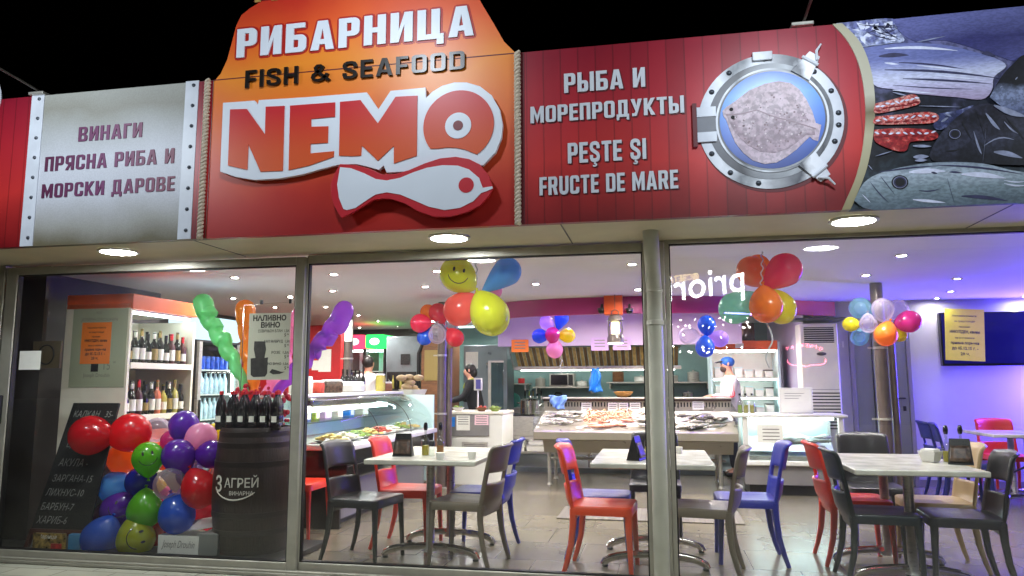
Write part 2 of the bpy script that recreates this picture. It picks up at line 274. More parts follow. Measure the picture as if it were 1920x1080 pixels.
wall(6.5, 6.6, .05, 5.4, 0, CEIL, M['whitewall'], 'white side wall at the right end of the shop')
wall(-6.5, -4.75, 5.6, 5.7, 0, 2.2, M['redwall'], 'bright red partition wall behind the deli counter')
wall(-5.75, -5.66, .35, 2.6, 0, CEIL, M['darkwall'], 'dark partition behind the blackboard and the wine rack')
o = wall(-2.4, 1.2, 6.1, 6.2, 1.86, CEIL, M['lavender'], 'lavender bulkhead panel above the brass extractor hood', 'bulkhead', 'bulkhead')
tag(MB().bb(1.995, 6.5, 5.28, 5.297, 0, .09).build('skirting', M['greyplastic'], smooth=False), 'grey skirting board along the foot of the white wall', 'skirting')
tag(MB().bb(-4.2, 1.3, 6.02, 9.3, 0.001, .07).build('kitchen_platform', M['slate'], smooth=False), 'low grey tiled step on which the open kitchen stands', 'platform')
# curved red ceiling fascia, violet strip light put into its magenta colour; orange end
def ccurve(pts, n=8):
    out = []
    for i in range(len(pts)-1):
        p0 = Vector(pts[max(i-1, 0)]); p1 = Vector(pts[i]); p2 = Vector(pts[i+1]); p3 = Vector(pts[min(i+2, len(pts)-1)])
        for k in range(n):
            t = k/n; out.append(.5*((2*p1)+(p2-p0)*t+(2*p0-5*p1+4*p2-p3)*t*t+(3*p1-p0-3*p2+p3)*t**3))
    return out+[Vector(pts[-1])]
bc = ccurve([(-2.75, 6.0, 0), (-2.45, 5.0, 0), (-1.7, 4.25, 0), (-.4, 4.05, 0), (.7, 4.25, 0), (1.5, 4.8, 0), (2.3, 5.28, 0)])
def band(seg, z0, z1, th=.06):
    mb = MB(); n = len(seg)
    for i, p in enumerate(seg):
        d = (seg[min(i+1, n-1)]-seg[max(i-1, 0)]).normalized(); nn = Vector((-d.y, d.x, 0))
        mb.v += [tuple(p+ZU*z0), tuple(p+ZU*z1), tuple(p+nn*th+ZU*z1), tuple(p+nn*th+ZU*z0)]
    mb.f = [(i*4+a, i*4+b, i*4+4+b, i*4+4+a) for i in range(n-1) for a, b in ((0, 1), (1, 2), (2, 3), (3, 0))]+[(0, 1, 2, 3), ((n-1)*4, (n-1)*4+1, (n-1)*4+2, (n-1)*4+3)]
    mb.mi = [0]*len(mb.f); return mb
t = T('ceiling_band', 'curved magenta band hanging under the ceiling with an orange end', 'ceiling band', (-.4, 4.1, 2.14))
band(bc[:34], 2.14, CEIL-.002).build('band', M['magenta'], t); band(bc[33:], 2.16, CEIL-.002).build('end_band', M['orangepaint'], t)
MB().bb(-.62, -.4, 3.93, 4.08, 2.12, CEIL-.002).build('orange_block', M['orangepaint'], t, bevel=.004)
LEDV = lamp_mat('violet strip glow', (.30, .16, 1, 1), 45)
band([p+Vector((.0, .12, 0)) for p in bc[6:40]], 2.15, 2.165, .02).build('led_strip', LEDV, t)
# ---------------------------------------------------------------- shop front: frames, panes, downpipe
def window(name, label, x0, x1, z0, z1, fw_, y=0, extra=None):
    t = T(name, label, 'window', ((x0+x1)/2, y, z0)); f = MB(); a, b = fw_
    f.bb(x0-a, x0, y-.03, y+.03, z0-.07, z1+.06); f.bb(x1, x1+b, y-.03, y+.03, z0-.07, z1+.06)
    f.build('frame', M['aluminium'], t, bevel=.004)
    g = MB(); g.bb(x0, x1, y-.034, y+.03, z1, z1+.06); g.build('top_rail', M['aluminium'], t, bevel=.004)
    g = MB(); g.bb(x0, x1, y-.034, y+.03, z0-.06, z0); g.build('bottom_rail', M['aluminium'], t, bevel=.006)
    g = MB(); e = .008
    for bx in ((x0, x0+e, z0, z1), (x1-e, x1, z0, z1), (x0+e, x1-e, z0, z0+e), (x0+e, x1-e, z1-e, z1)): g.bb(bx[0], bx[1], y-.02, y+.02, bx[2], bx[3])
    g.build('seal', M['seal'], t, smooth=False)
    MB().bb(x0+.002, x1-.002, y-.004, y+.004, z0+.002, z1-.002).build('glass', GLASS, t, smooth=False)
    return t
wl = window('window', 'left window pane in front of the balloons and wine barrel', -4.97, -2.58, .068, 2.165, (.1, .07), -.03)
MB().bb(-5.035, -5.005, -.1, -.06, 1.0, 1.22).build('handle', M['seal'], wl, bevel=.006)
window('window', 'middle window pane in front of the first two tables', -2.5, -.085, .066, 2.178, (.008, .05), 0)
window('window', 'right window pane in front of the television wall', .092, 4.6, .066, 2.222, (.03, .1), 0)
t = T('door_track', 'aluminium sill track running along the foot of the shop front', 'track', (-1, -.06, 0))
MB().bb(-7.2, 7.2, -.105, .045, -.02, .004).build('track_base', M['aluminium'], t, bevel=.004)
MB().bb(-7.2, 7.2, -.098, -.066, .004, .02).build('track_rail', M['aluminium'], t, bevel=.004)
m = MB()
for x in (-5.22, -5.13): m.bb(x-.04, x+.04, -.06-.04*(x < -5.2), .04, 0, 2.245)
m.bb(-7.2, -5.27, -.03, .03, 0, 2.245)
tag(m.build('door_jamb', M['aluminium'], bevel=.006), 'grey aluminium jamb at the far left of the shop front', 'jamb')
t = T('downpipe', 'round grey drainpipe between the middle and right panes', 'drainpipe', (-.0, -.1, 0))
px0 = P(1227, 420, Y=-.3); xq = P(1226, 520, Y=-.1).x
m = MB(); m.tube([(xq-.012, -.36, 2.26), (xq-.012, -.36, 2.235), (xq-.01, -.25, 2.12), (xq-.004, -.13, 1.99), (xq, -.09, 1.9), (xq, -.09, 1.0), (xq, -.09, -.02)], .05, 20)
m.build('pipe', M['pipe'], t)
for z in (1.69, .075):
    m = MB(); m.lathe([(.05, -.016), (.057, -.014), (.057, .014), (.05, .016)], (xq, -.09, z), 20); m.box((xq+.06, -.09, z), (.03, .012, .03)); c = m.build('clamp', M['aluminium'], t)
m = MB(); m.lathe([(.05, -.01), (.056, -.008), (.056, .008), (.05, .01)], (xq, -.09, 1.9), 20); m.build('collar', M['pipe'], t)
# post behind the pipe
tag(MB().bb(-.032, .06, -.03, .05, 0, 2.245).build('post', M['aluminium'], bevel=.004), 'grey aluminium post behind the drainpipe', 'post')
# ---------------------------------------------------------------- soffit lamps and ceiling downlights
def soffit_lamp(local):
    t = T('soffit_lamp', '', 'lamp', (0, 0, 0), 'round lamps under the sign', local=True)
    MB().lathe([(.135, 0), (.138, -.012), (.118, -.016), (.114, -.006), (.114, 0)], seg=28, ca=False, cb=False).build('rim', M['whiteplastic'], t)
    MB().lathe([(.115, -.006), (.08, -.012), (.001, -.014)], seg=28, ca=False).build('diffuser', SOFW, t); return t
sl = soffit_lamp(1); first = True
for px, py, lab in ((220, 470, 'round white lamp under the sign above the left window'), (843, 445, 'round white lamp under the sign above the hanging balloon cluster'), (1602, 411, 'round white lamp under the sign below the printed fish photo'), (None, 0, '')):
    x = P(px, py, Z=2.245).x if px else 3.75
    o = sl if first else copy_tree(sl); first = False
    o.location = (x, -.45, 2.247); o['label'] = lab or 'round white lamp under the sign beyond the right edge'
m = T('ceiling_light', '', 'downlight', (0, 0, 0), 'small downlights in the shop ceiling', local=True)
MB().lathe([(.052, 0), (.054, -.006), (.04, -.008), (.036, 0)], seg=18, ca=False, cb=False).build('trim', M['chrome'], m)
MB().lathe([(.036, -.002), (.001, -.006)], seg=18, ca=False).build('bulb', LAMPW, m)
def fixf(o, lab):
    mm = LAMPF if 'fish counter' in lab and 'before' not in lab else LAMPR if 'television' in lab or 'far right' in lab else None
    for k in bpy.data.objects:
        if mm and k.parent == o and k.name.startswith('bulb'): k.data = k.data.copy(); k.data.materials[0] = mm
dl = m; first = True
for x, y, lab in ((-6.05, 1.62, 'alone in the dark left corner'), (-4.09, 1.58, 'above the wine rack front'), (-5.1, 3.19, 'above the drinks fridge by the left wall'), (-4.34, 3.19, 'right of the orange spiral balloon'), (-5.15, 4.3, 'behind the pouring wine poster'), (-3.04, 1.58, 'just right of the first mullion, nearest the glass'), (-3.6, 2.77, 'second behind the first mullion'), (-4.44, 4.39, 'beside the head of the purple spiral balloon'), (-4.51, 5.68, 'above the red partition wall'), (-4.61, 6.76, 'above the red fridge header'), (-4.7, 7.95, 'farthest back, above the dark shelves'), (-5.48, 8.04, 'farthest back and leftmost'),
                  (-2.46, 2.64, 'left of the yellow smiling balloon, farther one'), (-2.01, 1.6, 'left of the yellow smiling balloon, nearer one'), (-1.25, 2.68, 'right of the blue hanging balloon'), (-.2, 1.57, 'beside the drainpipe in the middle pane'), (2.02, 1.59, 'above the third table, nearest the glass'), (2.04, 2.76, 'in front of the round right column'), (3.02, 3.2, 'first of three leading to the television'), (3.37, 4.36, 'second of three leading to the television'), (3.47, 5.1, 'third of three, right above the television wall'), (4.47, 5.1, 'above the right end of the television'),
                  (1.0, 2.7, 'behind the right balloon cluster'), (-.2, 3.4, 'over the floor before the fish counter'), (-3.4, 5.6, 'over the deli work top'), (4.4, 2.4, 'over the far right tables'), (-1.6, 7.3, 'over the kitchen'), (0.3, 7.3, 'over the kitchen by the fridge shelf'), (-3.1, 7.4, 'over the place where the woman works'), (-1.1, 4.9, 'added over the shrimp on the fish counter'), (-.3, 4.95, 'added over the middle of the fish counter'), (.5, 5.0, 'added over the right end of the fish counter')):  # last three are added to brighten the ice, hidden behind the band
    o = dl if first else copy_tree(dl); first = False; o.location = (x, y, CEIL-.001); fixf(o, lab); o['label'] = 'small round ceiling downlight ' + lab
# ---------------------------------------------------------------- the signs along the fascia
Y0 = -.74; ZB, ZT = 2.242, 3.322
def sp(px, py, Y=Y0): v = P(px, py, Y=Y); return (v.x, v.z)
def sx(px, py=450, Y=Y0): return P(px, py, Y=Y).x
def pl(u, v, d): return Vector((u, Y0-d, v))
def cut(name, pts, d0, d1, m, parent, px=True, bevel=0):
    pts = [sp(*p, Y=Y0-d1) for p in pts] if px else pts
    return MB().prism(pts, pl, d0, d1).build(name, m, parent, smooth=False, bevel=bevel)
def rect(x0, x1, z0, z1): return [(x0, z0), (x1, z0), (x1, z1), (x0, z1)]
def circ(cx, cz, rx, rz=None, n=40, a0=0, a1=2*math.pi, full=True):
    return [(cx+rx*math.cos(a0+(a1-a0)*k/(n if full else n-1)), cz+(rz or rx)*math.sin(a0+(a1-a0)*k/(n if full else n-1))) for k in range(n)]
# block lettering for the signs: every glyph is a list of outlines in a box 1 high
def glyph(ch, S_, B_):
    def V(x0, x1, y0=0, y1=1): return [(x0, y0), (x1, y0), (x1, y1), (x0, y1)]
    def bowl(x0, x1, y0, y1, lo=None, hi=None, r=.17):
        lo = lo or B_; hi = hi or B_; r = min(r, (y1-y0)/2.01); o = [(x0, y0)]; i = []
        for k in range(6): a = R(-90+18*k); o.append((x1-r+r*math.cos(a), y0+r+r*math.sin(a)))
        for k in range(6): a = R(18*k); o.append((x1-r+r*math.cos(a), y1-r+r*math.sin(a)))
        o.append((x0, y1)); q_ = max(.03, r-S_*.7); xi = x1-S_
        i.append((x0, y1-hi))
        for k in range(6): a = R(90-18*k); i.append((xi-q_+q_*math.cos(a), y1-hi-q_+q_*math.sin(a)))
        for k in range(6): a = R(-18*k); i.append((xi-q_+q_*math.cos(a), y0+lo+q_+q_*math.sin(a)))
        i.append((x0, y0+lo)); return o+i
    def mir(p, w): return [(w-x, y) for x, y in p][::-1]
    def path(pts, t):
        L_, R_ = [], []
        for k, p in enumerate(pts):
            a = pts[max(k-1, 0)]; b = pts[min(k+1, len(pts)-1)]; dx, dy = b[0]-a[0], b[1]-a[1]; n = math.hypot(dx, dy) or 1; L_.append((p[0]-dy/n*t/2, p[1]+dx/n*t/2)); R_.append((p[0]+dy/n*t/2, p[1]-dx/n*t/2))
        return L_+R_[::-1]
    a, b = S_/2, B_/2; w = .58
    ch = {'P': 'Р', 'H': 'Н', 'A': 'А', 'C': 'С', 'O': 'О', 'M': 'М', 'E': 'Е', 'T': 'Т', 'B': 'В'}.get(ch, ch)
    if ch == 'Р': return .56, [V(0, S_), bowl(S_, .56, .38, 1)]
    if ch == 'В': return .58, [V(0, S_), bowl(S_, .56, .5, 1, lo=B_*.5), bowl(S_, .58, 0, .5, hi=B_*.5)]
    if ch == 'Б': return .57, [V(0, S_), V(S_, .53, 1-B_, 1), bowl(S_, .57, 0, .6)]
    if ch == 'И': return w, [V(0, S_), V(w-S_, w), [(S_, 0.02), (w-S_, .60), (w-S_, .98), (S_, .40)]]
    if ch == 'Н': return w, [V(0, S_), V(w-S_, w), V(S_, w-S_, .5-b, .5+b)]
    if ch == 'А': w = .64; return w, [[(0, 0), (S_, 0), (w/2, .74), (w/2, 1), (w/2-S_*.62, 1)], [(w-S_, 0), (w, 0), (w/2+S_*.62, 1), (w/2, 1), (w/2, .74)], [(w*.24, .19), (w*.76, .19), (w*.70, .19+B_), (w*.30, .19+B_)]]
    if ch == 'Ц': return w+.1, [V(0, S_), V(w-S_, w, 0, 1), V(S_, w-S_, 0, B_), [(w, -.18), (w+.1, -.18), (w+.1, B_), (w, B_)], [(w-.08, -.18), (w, -.18), (w, -.001), (w-.08, -.001)]]
    if ch == 'Г': return .46, [V(0, S_), V(S_, .46, 1-B_, 1)]
    if ch == 'П': return w, [V(0, S_), V(w-S_, w), V(S_, w-S_, 1-B_, 1)]
    if ch == 'Я': return w, [V(w-S_, w), mir(bowl(S_, w, .38, 1), w), [(0, 0), (S_, 0), (w-S_, .379), (w-S_*1.9, .379)]]
    if ch == 'О': return w, [bowl(w/2, w, 0, 1), mir(bowl(w/2, w, 0, 1), w)]
    if ch == 'С':
        r = .17; arc = [(w-r+r*math.cos(R(90-18*k)), 1-r+r*math.sin(R(90-18*k))) for k in range(6)]; top = [(w/2, 1)]+arc+[(w, .64), (w-S_, .64), (w-S_, 1-B_-.05), (w-S_-.05, 1-B_), (w/2, 1-B_)]
        return w, [mir(bowl(w/2, w, 0, 1), w), top, [(x, 1-y) for x, y in top][::-1]]
    if ch == 'М': w = .76; return w, [V(0, S_), V(w-S_, w), [(S_, 1), (S_, .60), (w/2, 0), (w/2, .46)], [(w/2, .46), (w/2, 0), (w-S_, .60), (w-S_, 1)]]
    if ch == 'К': return .6, [V(0, S_), [(S_, .36), (S_, .62), (.6-S_*1.1, 1), (.6, 1), (S_+.13, .5)], [(S_+.03, .42), (S_+.135, .51), (.61, 0), (.61-S_*1.15, 0)]]
    if ch == 'Д': w = .68; return w, [V(.1, .1+S_*.92, B_, 1), V(w-.08-S_, w-.08, B_, 1), V(.1+S_*.92, w-.08-S_, 1-B_, 1), V(0, w, 0, B_), V(0, .14, -.18, -.001), V(w-.14, w, -.18, -.001)]
    if ch == 'Е': return .48, [V(0, S_), V(S_, .48, 0, B_), V(S_, .45, .5-b, .5+b), V(S_, .48, 1-B_, 1)]
    if ch == 'Ы': return .80, [V(0, S_), bowl(S_, .52, 0, .58), V(.80-S_, .80)]
    if ch == 'У': w = .6; return w, [[(w-S_*1.08, 1), (w, 1), (w*.60, .18), (w*.5, .02), (w*.40, 0), (w*.10, 0), (w*.10, B_), (w*.32, B_), (w*.40, .24)], [(0, 1), (S_*1.08, 1), (w*.56, .46), (w*.42, .27)]]
    if ch == 'Т': return .54, [V(0, .54, 1-B_, 1), V(.27-a, .27+a, 0, 1-B_)]
    if ch == 'I': return S_, [V(0, S_)]
    if ch in 'SŞ':
        p = [(w-a, .66), (w-a, .80), (w-a-.03, .87), (w-.2, 1-b-.01), (w/2, 1-b), (.2, 1-b-.01), (a+.03, .87), (a, .78), (a, .70), (a+.03, .62), (.2, .555), (w-.2, .445), (w-a-.03, .38), (w-a, .30), (w-a, .22), (w-a-.03, .13), (w-.2, b+.01), (w/2, b), (.2, b+.01), (a+.03, .13), (a, .2), (a, .34)]
        g = [path(p, (S_+B_)/2)]
        if ch == 'Ş': g.append([(w/2-.05, -.001), (w/2+.05, -.001), (w/2+.04, -.06), (w/2+.12, -.09), (w/2+.12, -.17), (w/2+.03, -.23), (w/2-.12, -.22), (w/2-.12, -.15), (w/2+.02, -.16), (w/2+.02, -.12), (w/2-.06, -.1)])
        return w, g
    if ch == 'U': return w, [path([(a, 1), (a, .24), (a+.03, .14), (.2, b+.01), (w/2, b), (w-.2, b+.01), (w-a-.03, .14), (w-a, .24), (w-a, 1)], S_)]
    if ch == 'R': return .6, [V(0, S_), bowl(S_, .57, .40, 1), [(.6-S_*1.05, 0), (.6, 0), (.36+S_*.7, .399), (.36-S_*.4, .399)]]
    if ch == 'F': return .47, [V(0, S_), V(S_, .44, .46-b, .46+b), V(S_, .47, 1-B_, 1)]
    if ch == 'D': return w, [V(0, S_), bowl(S_, w, 0, 1)]
    if ch == '&': return .74, [path([(.74, .03), (.5, .30), (.2, .66), (.17, .80), (.25, .91), (.37, .92), (.46, .83), (.42, .70), (.26, .55), (.1, .40), (.07, .24), (.14, .11), (.3, .06), (.46, .12), (.58, .26), (.66, .44)], B_*.95)]
    return .26, []
def block(mb, body, x0, x1, z0, h, off, depth, S_=.2, B_=.16, gap=.09, grow=0, sh=(0, 0)):
    gl = [glyph(c, S_, B_) for c in body]; tot = sum(g[0] for g in gl)+gap*(len(gl)-1); k = (x1-x0)/tot; x = x0; n = 0
    for w, polys in gl:
        for p in polys:
            if not p: continue
            cx = sum(u for u, v in p)/len(p); n += 1; e = (n % 4)*.0003
            mb.prism([(x+u*k+sh[0], z0+v*h+sh[1]) for u, v in p], pl, off, off+depth+e)
        x += (w+gap)*k
    return mb
def letters(name, body, l, r, top, depth, off, m, parent, S_=.2, B_=.17, gap=.1, grow=0):
    """block lettering whose baseline runs from pixel l to r and whose capitals reach pixel top, on the sign plane"""
    Y = Y0-off; a = sp(*l, Y=Y); b = sp(*r, Y=Y); c = sp(*top, Y=Y); mb = MB()
    if grow:
        for k in range(8): block(mb, body, a[0], b[0], a[1], c[1]-a[1], off, depth+k*.00005, S_, B_, gap, sh=(grow*math.cos(k*math.pi/4), grow*math.sin(k*math.pi/4)))
    block(mb, body, a[0], b[0], a[1], c[1]-a[1], off, depth+.0006, S_, B_, gap)
    return mb.build(name, m, parent, smooth=False)
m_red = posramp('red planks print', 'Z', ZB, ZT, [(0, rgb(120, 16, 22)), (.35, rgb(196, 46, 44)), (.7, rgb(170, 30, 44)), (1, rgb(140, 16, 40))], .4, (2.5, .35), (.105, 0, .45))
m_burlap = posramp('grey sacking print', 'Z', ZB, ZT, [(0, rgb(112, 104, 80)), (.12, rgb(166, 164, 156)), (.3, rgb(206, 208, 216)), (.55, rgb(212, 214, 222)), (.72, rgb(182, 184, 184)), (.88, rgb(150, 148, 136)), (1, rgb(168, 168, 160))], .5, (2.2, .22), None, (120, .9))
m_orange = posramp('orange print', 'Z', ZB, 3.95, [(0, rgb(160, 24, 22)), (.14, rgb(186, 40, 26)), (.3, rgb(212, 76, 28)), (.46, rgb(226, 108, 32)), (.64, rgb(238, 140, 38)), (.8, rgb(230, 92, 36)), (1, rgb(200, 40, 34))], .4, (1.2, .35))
m_strip = mat('white metal print', rgb(214, 218, 226), .4, noise=(8, .08)); m_ringp = posramp('steel ring print', 'X', .2, 1.2, [(0, rgb(190, 194, 202)), (.2, rgb(236, 238, 244)), (.38, rgb(150, 154, 160)), (.5, rgb(226, 230, 236)), (.66, rgb(130, 132, 140)), (.8, rgb(240, 242, 246)), (1, rgb(176, 180, 188))], .4, (6, .25))
m_gold = posramp('dull gold print', 'Z', ZB, ZT, [(0, rgb(150, 140, 104)), (.35, rgb(186, 180, 150)), (.5, rgb(120, 110, 84)), (.6, rgb(190, 186, 168)), (1, rgb(170, 164, 140))], .35, (3, .2))
m_white = mat('white sign board', rgb(226, 232, 240), .35, noise=(3, .03)); m_letter = mat('silver white letters', rgb(206, 210, 216), .4, noise=(5, .05)); m_plum = posramp('plum letters', 'X', -4.2, -3.1, [(0, rgb(84, 20, 58)), (.5, rgb(112, 34, 92)), (1, rgb(120, 44, 70))], .5)
m_blackl = mat('black metal letters', rgb(30, 26, 24), .3, .2); m_fill = posramp('letter fill', 'Z', 2.52, 3.05, [(0, rgb(222, 96, 38)), (.5, rgb(214, 82, 36)), (.8, rgb(206, 58, 38)), (1, rgb(200, 38, 44))], .4); m_redl = mat('red fish border', rgb(196, 36, 48), .4, noise=(3, .06)); m_halo = mat('dark red halo print', rgb(178, 34, 24), .4)
m_shadow = mat('dark print', rgb(96, 14, 24), .5); m_pupil = mat('dark red pupil', rgb(120, 32, 36), .4)
def signboard(label, x0, x1, m, z1=None):
    t = T('signboard', label, 'sign', ((x0+x1)/2, Y0, ZB)); cut('panel', rect(x0, x1, ZB, z1 or ZT), -.05, 0, m, t, px=False); return t
def rope(x, z0, z1, parent):
    mb = MB()
    for k in range(2):
        mb.tube([(x+.011*math.cos(i*.9+k*math.pi), Y0-.014+.011*math.sin(i*.9+k*math.pi), z0+(z1-z0)*i/150) for i in range(151)], .012, 6)
    return mb.build('rope', M['rope'], parent)
xa, xb, xc, xd, xe, xf, xg = sx(38, 460), sx(62, 459), sx(333, 450), sx(358, 449), sx(386, 447), sx(968, 425), sx(985, 424)
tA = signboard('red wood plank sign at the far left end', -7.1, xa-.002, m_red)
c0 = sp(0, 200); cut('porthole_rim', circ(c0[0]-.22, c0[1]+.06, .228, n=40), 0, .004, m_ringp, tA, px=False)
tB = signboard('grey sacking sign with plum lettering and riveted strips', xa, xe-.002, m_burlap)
for nm, x0, x1 in (('rivet_strip', xa, xb), ('rivet_strip', xc, xd)):
    s = cut(nm, rect(x0, x1, ZB+.002, ZT+.006), 0, .006, m_strip, tB, px=False)
    for k in range(8):
        z = ZB+.06+k*.142; mb = MB().lathe([(.013, 0), (.011, .006), (.004, .009)], mtx=Matrix.Translation(((x0+x1)/2+.012, Y0-.006, z)) @ Matrix.Rotation(R(90), 4, 'X'), seg=12); mb.build('rivet', M['rivet'], s)
cut('red_edge', rect(xd+.001, xe-.004, ZB+.002, ZT-.002), 0, .003, m_red, tB, px=False); rope(sx(377, 447), ZB, ZT, tB)
letters('lettering', 'ВИНАГИ', (147, 266), (266, 261), (148, 239), .004, 0, m_plum, tB, .19, .15, .13)
letters('lettering', 'ПРЯСНА РИБА И', (84, 322), (326, 310), (85, 295), .004, 0, m_plum, tB, .19, .15, .13)
letters('lettering', 'МОРСКИ ДАРОВЕ', (78, 372), (327, 361), (79, 346), .004, 0, m_plum, tB, .19, .15, .13)
# orange crest
tC = T('signboard', 'tall orange sign with raised crest, big white word and fish emblem', 'sign', ((xe+xf)/2, Y0, ZB))
crest = [(xe, ZB), (xf, ZB), (xf, ZT)]+[sp(*p) for p in ((945, 78), (928, 48), (910, 18), (897, -4))]
crest += [(crest[-1][0]-.02, 3.86), sp(486, 0)[:1]+(3.86,), sp(484, 6), sp(468, 16), sp(453, 28), sp(443, 48), sp(436, 75), sp(426, 112), sp(414, 138), sp(402, 152), (xe, ZT)]
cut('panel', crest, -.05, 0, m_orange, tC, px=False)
cut('seam', rect(xe, xf, ZT-.004, ZT+.003), 0, .0015, m_shadow, tC, px=False)
z1 = sp(640, -8)[1]; x0c, x1c = sp(476, 4)[0], sp(893, -6)[0]
cut('top_strip', rect(x0c, x1c, z1+.03, 3.85), 0, .004, m_shadow, tC, px=False)
for a in (479, 510, 546, 606, 640, 680, 712, 760, 800, 840, 868): MB().prism(rect(sp(a, 8)[0], sp(a+11, 8)[0], z1+.036, 3.84), pl, .004, .012).build('gold_letter', M['brass'], tC, smooth=False)
letters('lettering_halo', 'РИБАРНИЦА', (444, 109.5), (889, 71), (448, 56), .001, 0, m_halo, tC, .22, .17, .12, grow=.016); letters('lettering', 'РИБАРНИЦА', (444, 109.5), (889, 71), (448, 56), .008, .0025, m_white, tC, .22, .17, .12)
letters('lettering', 'FISH & SEAFOOD', (461, 166), (872, 136), (464, 134), .014, .004, m_blackl, tC, .155, .15, .14)
def zz(pts, s=2.4, ox=400, oy=0): return [(ox+x/s, oy+y/s) for x, y in pts]
logo = cut('logo_board', zz([(43, 462), (185, 452), (200, 472), (204, 450), (430, 436), (690, 415), (742, 492), (797, 408), (955, 393), (957, 440), (985, 412), (1030, 385), (1085, 370), (1140, 370), (1200, 388), (1252, 428), (1288, 490), (1302, 560), (1296, 620), (1270, 685), (1212, 745), (1150, 735), (1080, 725), (1000, 735), (930, 755), (870, 772), (780, 777), (766, 745), (745, 765), (700, 752), (640, 738), (560, 742), (480, 762), (400, 785), (300, 803), (185, 810), (100, 796), (30, 772)]), .012, .04, m_white, tC, bevel=.002)
for pts in ([(75, 492), (150, 490), (232, 605), (235, 480), (320, 476), (312, 768), (212, 772), (157, 648), (152, 764), (65, 744)],
            [(345, 475), (548, 460), (547, 525), (440, 535), (440, 570), (517, 568), (515, 642), (437, 647), (436, 690), (543, 680), (541, 705), (500, 720), (430, 745), (338, 765)],
            [(570, 458), (662, 450), (740, 555), (820, 435), (918, 430), (915, 700), (812, 735), (812, 655), (740, 723), (668, 655), (665, 700), (620, 702), (565, 700)]):
    cut('letter', zz(pts), .04, .046, m_fill, logo)
oc = sp(*zz([(1103, 565)])[0], Y=Y0-.04); orx = (sp(*zz([(1262, 560)])[0], Y=Y0-.04)[0]-sp(*zz([(945, 575)])[0], Y=Y0-.04)[0])/2
def ang(px, py): v = sp(*zz([(px, py)])[0], Y=Y0-.04); return math.atan2(v[1]-oc[1], v[0]-oc[0])
ring = circ(oc[0], oc[1], orx, n=50, a0=ang(1190, 703), a1=ang(975, 672)+2*math.pi, full=False)
low = [sp(*p, Y=Y0-.046) for p in zz([(1010, 668), (1050, 663), (1090, 664), (1130, 672), (1165, 686)])]
cut('letter', ring+low, .04, .046, m_fill, logo, px=False)
cut('eye_white', circ(oc[0], oc[1]-.003, orx*.37, n=32), .046, .05, m_white, logo, px=False); cut('eye_dot', circ(oc[0], oc[1]-.003, orx*.14, n=24), .05, .053, m_pupil, logo, px=False)
fish = cut('fish_emblem', zz([(570, 738), (640, 742), (700, 758), (760, 785), (820, 782), (880, 765), (950, 735), (1020, 712), (1090, 705), (1150, 715), (1200, 740), (1240, 790), (1258, 845), (1240, 880), (1200, 925), (1140, 955), (1060, 975), (990, 975), (920, 950), (860, 915), (800, 895), (760, 893), (720, 900), (670, 930), (620, 960), (575, 980), (545, 930), (530, 880), (528, 830), (545, 780)]), .047, .07, m_redl, tC, bevel=.002)
cut('fish_body', zz([(570, 752), (620, 757), (680, 780), (730, 805), (780, 812), (840, 800), (900, 775), (960, 755), (1030, 743), (1100, 745), (1150, 762), (1195, 800), (1212, 845), (1255, 838), (1257, 848), (1225, 862), (1205, 868), (1170, 905), (1110, 935), (1040, 945), (970, 930), (900, 900), (840, 875), (780, 865), (730, 875), (690, 900), (640, 935), (600, 945), (585, 940), (565, 890), (557, 830)]), .07, .074, m_white, fish)
e = sp(*zz([(1138, 833)])[0], Y=Y0-.074); cut('fish_eye', circ(e[0], e[1], .047, n=28), .074, .077, m_redl, fish, px=False)
# red plank sign with porthole
gin = [(1560, 43), (1590, 80), (1612, 130), (1622, 200), (1618, 270), (1605, 330), (1585, 378), (1578, 392)]; gout = [(1578, 40), (1612, 80), (1632, 130), (1640, 190), (1637, 250), (1625, 315), (1605, 368), (1594, 391)]
gi = [sp(*p) for p in gin]; go = [sp(*p) for p in gout]
gi[0] = (gi[0][0], ZT); gi[-1] = (gi[-1][0], ZB); go[0] = (go[0][0], ZT); go[-1] = (go[-1][0], ZB)
def smooth2(p): return [(v.x, v.y) for v in ccurve([(a, b, 0) for a, b in p], 5)]
gi, go = smooth2(gi), smooth2(go)
tD = T('signboard', 'red wood plank sign with white lettering and a steel porthole', 'sign', (.4, Y0, ZB))
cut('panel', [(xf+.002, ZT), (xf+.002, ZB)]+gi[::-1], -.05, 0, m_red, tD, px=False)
cut('dark_edge', rect(xf+.004, xg, ZB+.002, ZT-.002), 0, .002, m_shadow, tD, px=False); rope(sx(972, 425), ZB, ZT, tD)
for b, l, r_, tp in (('РЫБА И', (1058, 175), (1210, 165), (1059, 139)), ('МОРЕПРОДУКТЫ', (995, 232), (1283, 214), (996, 201)), ('PEŞTE ŞI', (1065, 307), (1212, 299), (1066, 269)), ('FRUCTE DE MARE', (1012, 367), (1272, 356), (1013, 333))):
    letters('lettering', b, (l[0]+2.5, l[1]+2.5), (r_[0]+2.5, r_[1]+2.5), (tp[0]+2.5, tp[1]+2.5), .001, 0, m_shadow, tD, .2, .16, .1); letters('lettering', b, l, r_, tp, .006, .0025, m_letter, tD, .2, .16, .1)
pc = sp(1443, 227); PR = (sp(1580, 222)[0]-sp(1306, 232)[0])/2
MR = posramp('steel ring print 2', 'X', pc[0]-PR, pc[0]+PR, [(0, rgb(206, 210, 220)), (.16, rgb(236, 240, 248)), (.3, rgb(120, 124, 130)), (.42, rgb(226, 230, 236)), (.55, rgb(160, 162, 168)), (.7, rgb(84, 86, 94)), (.78, rgb(240, 242, 248)), (1, rgb(190, 194, 206))], .35, (7, .3))
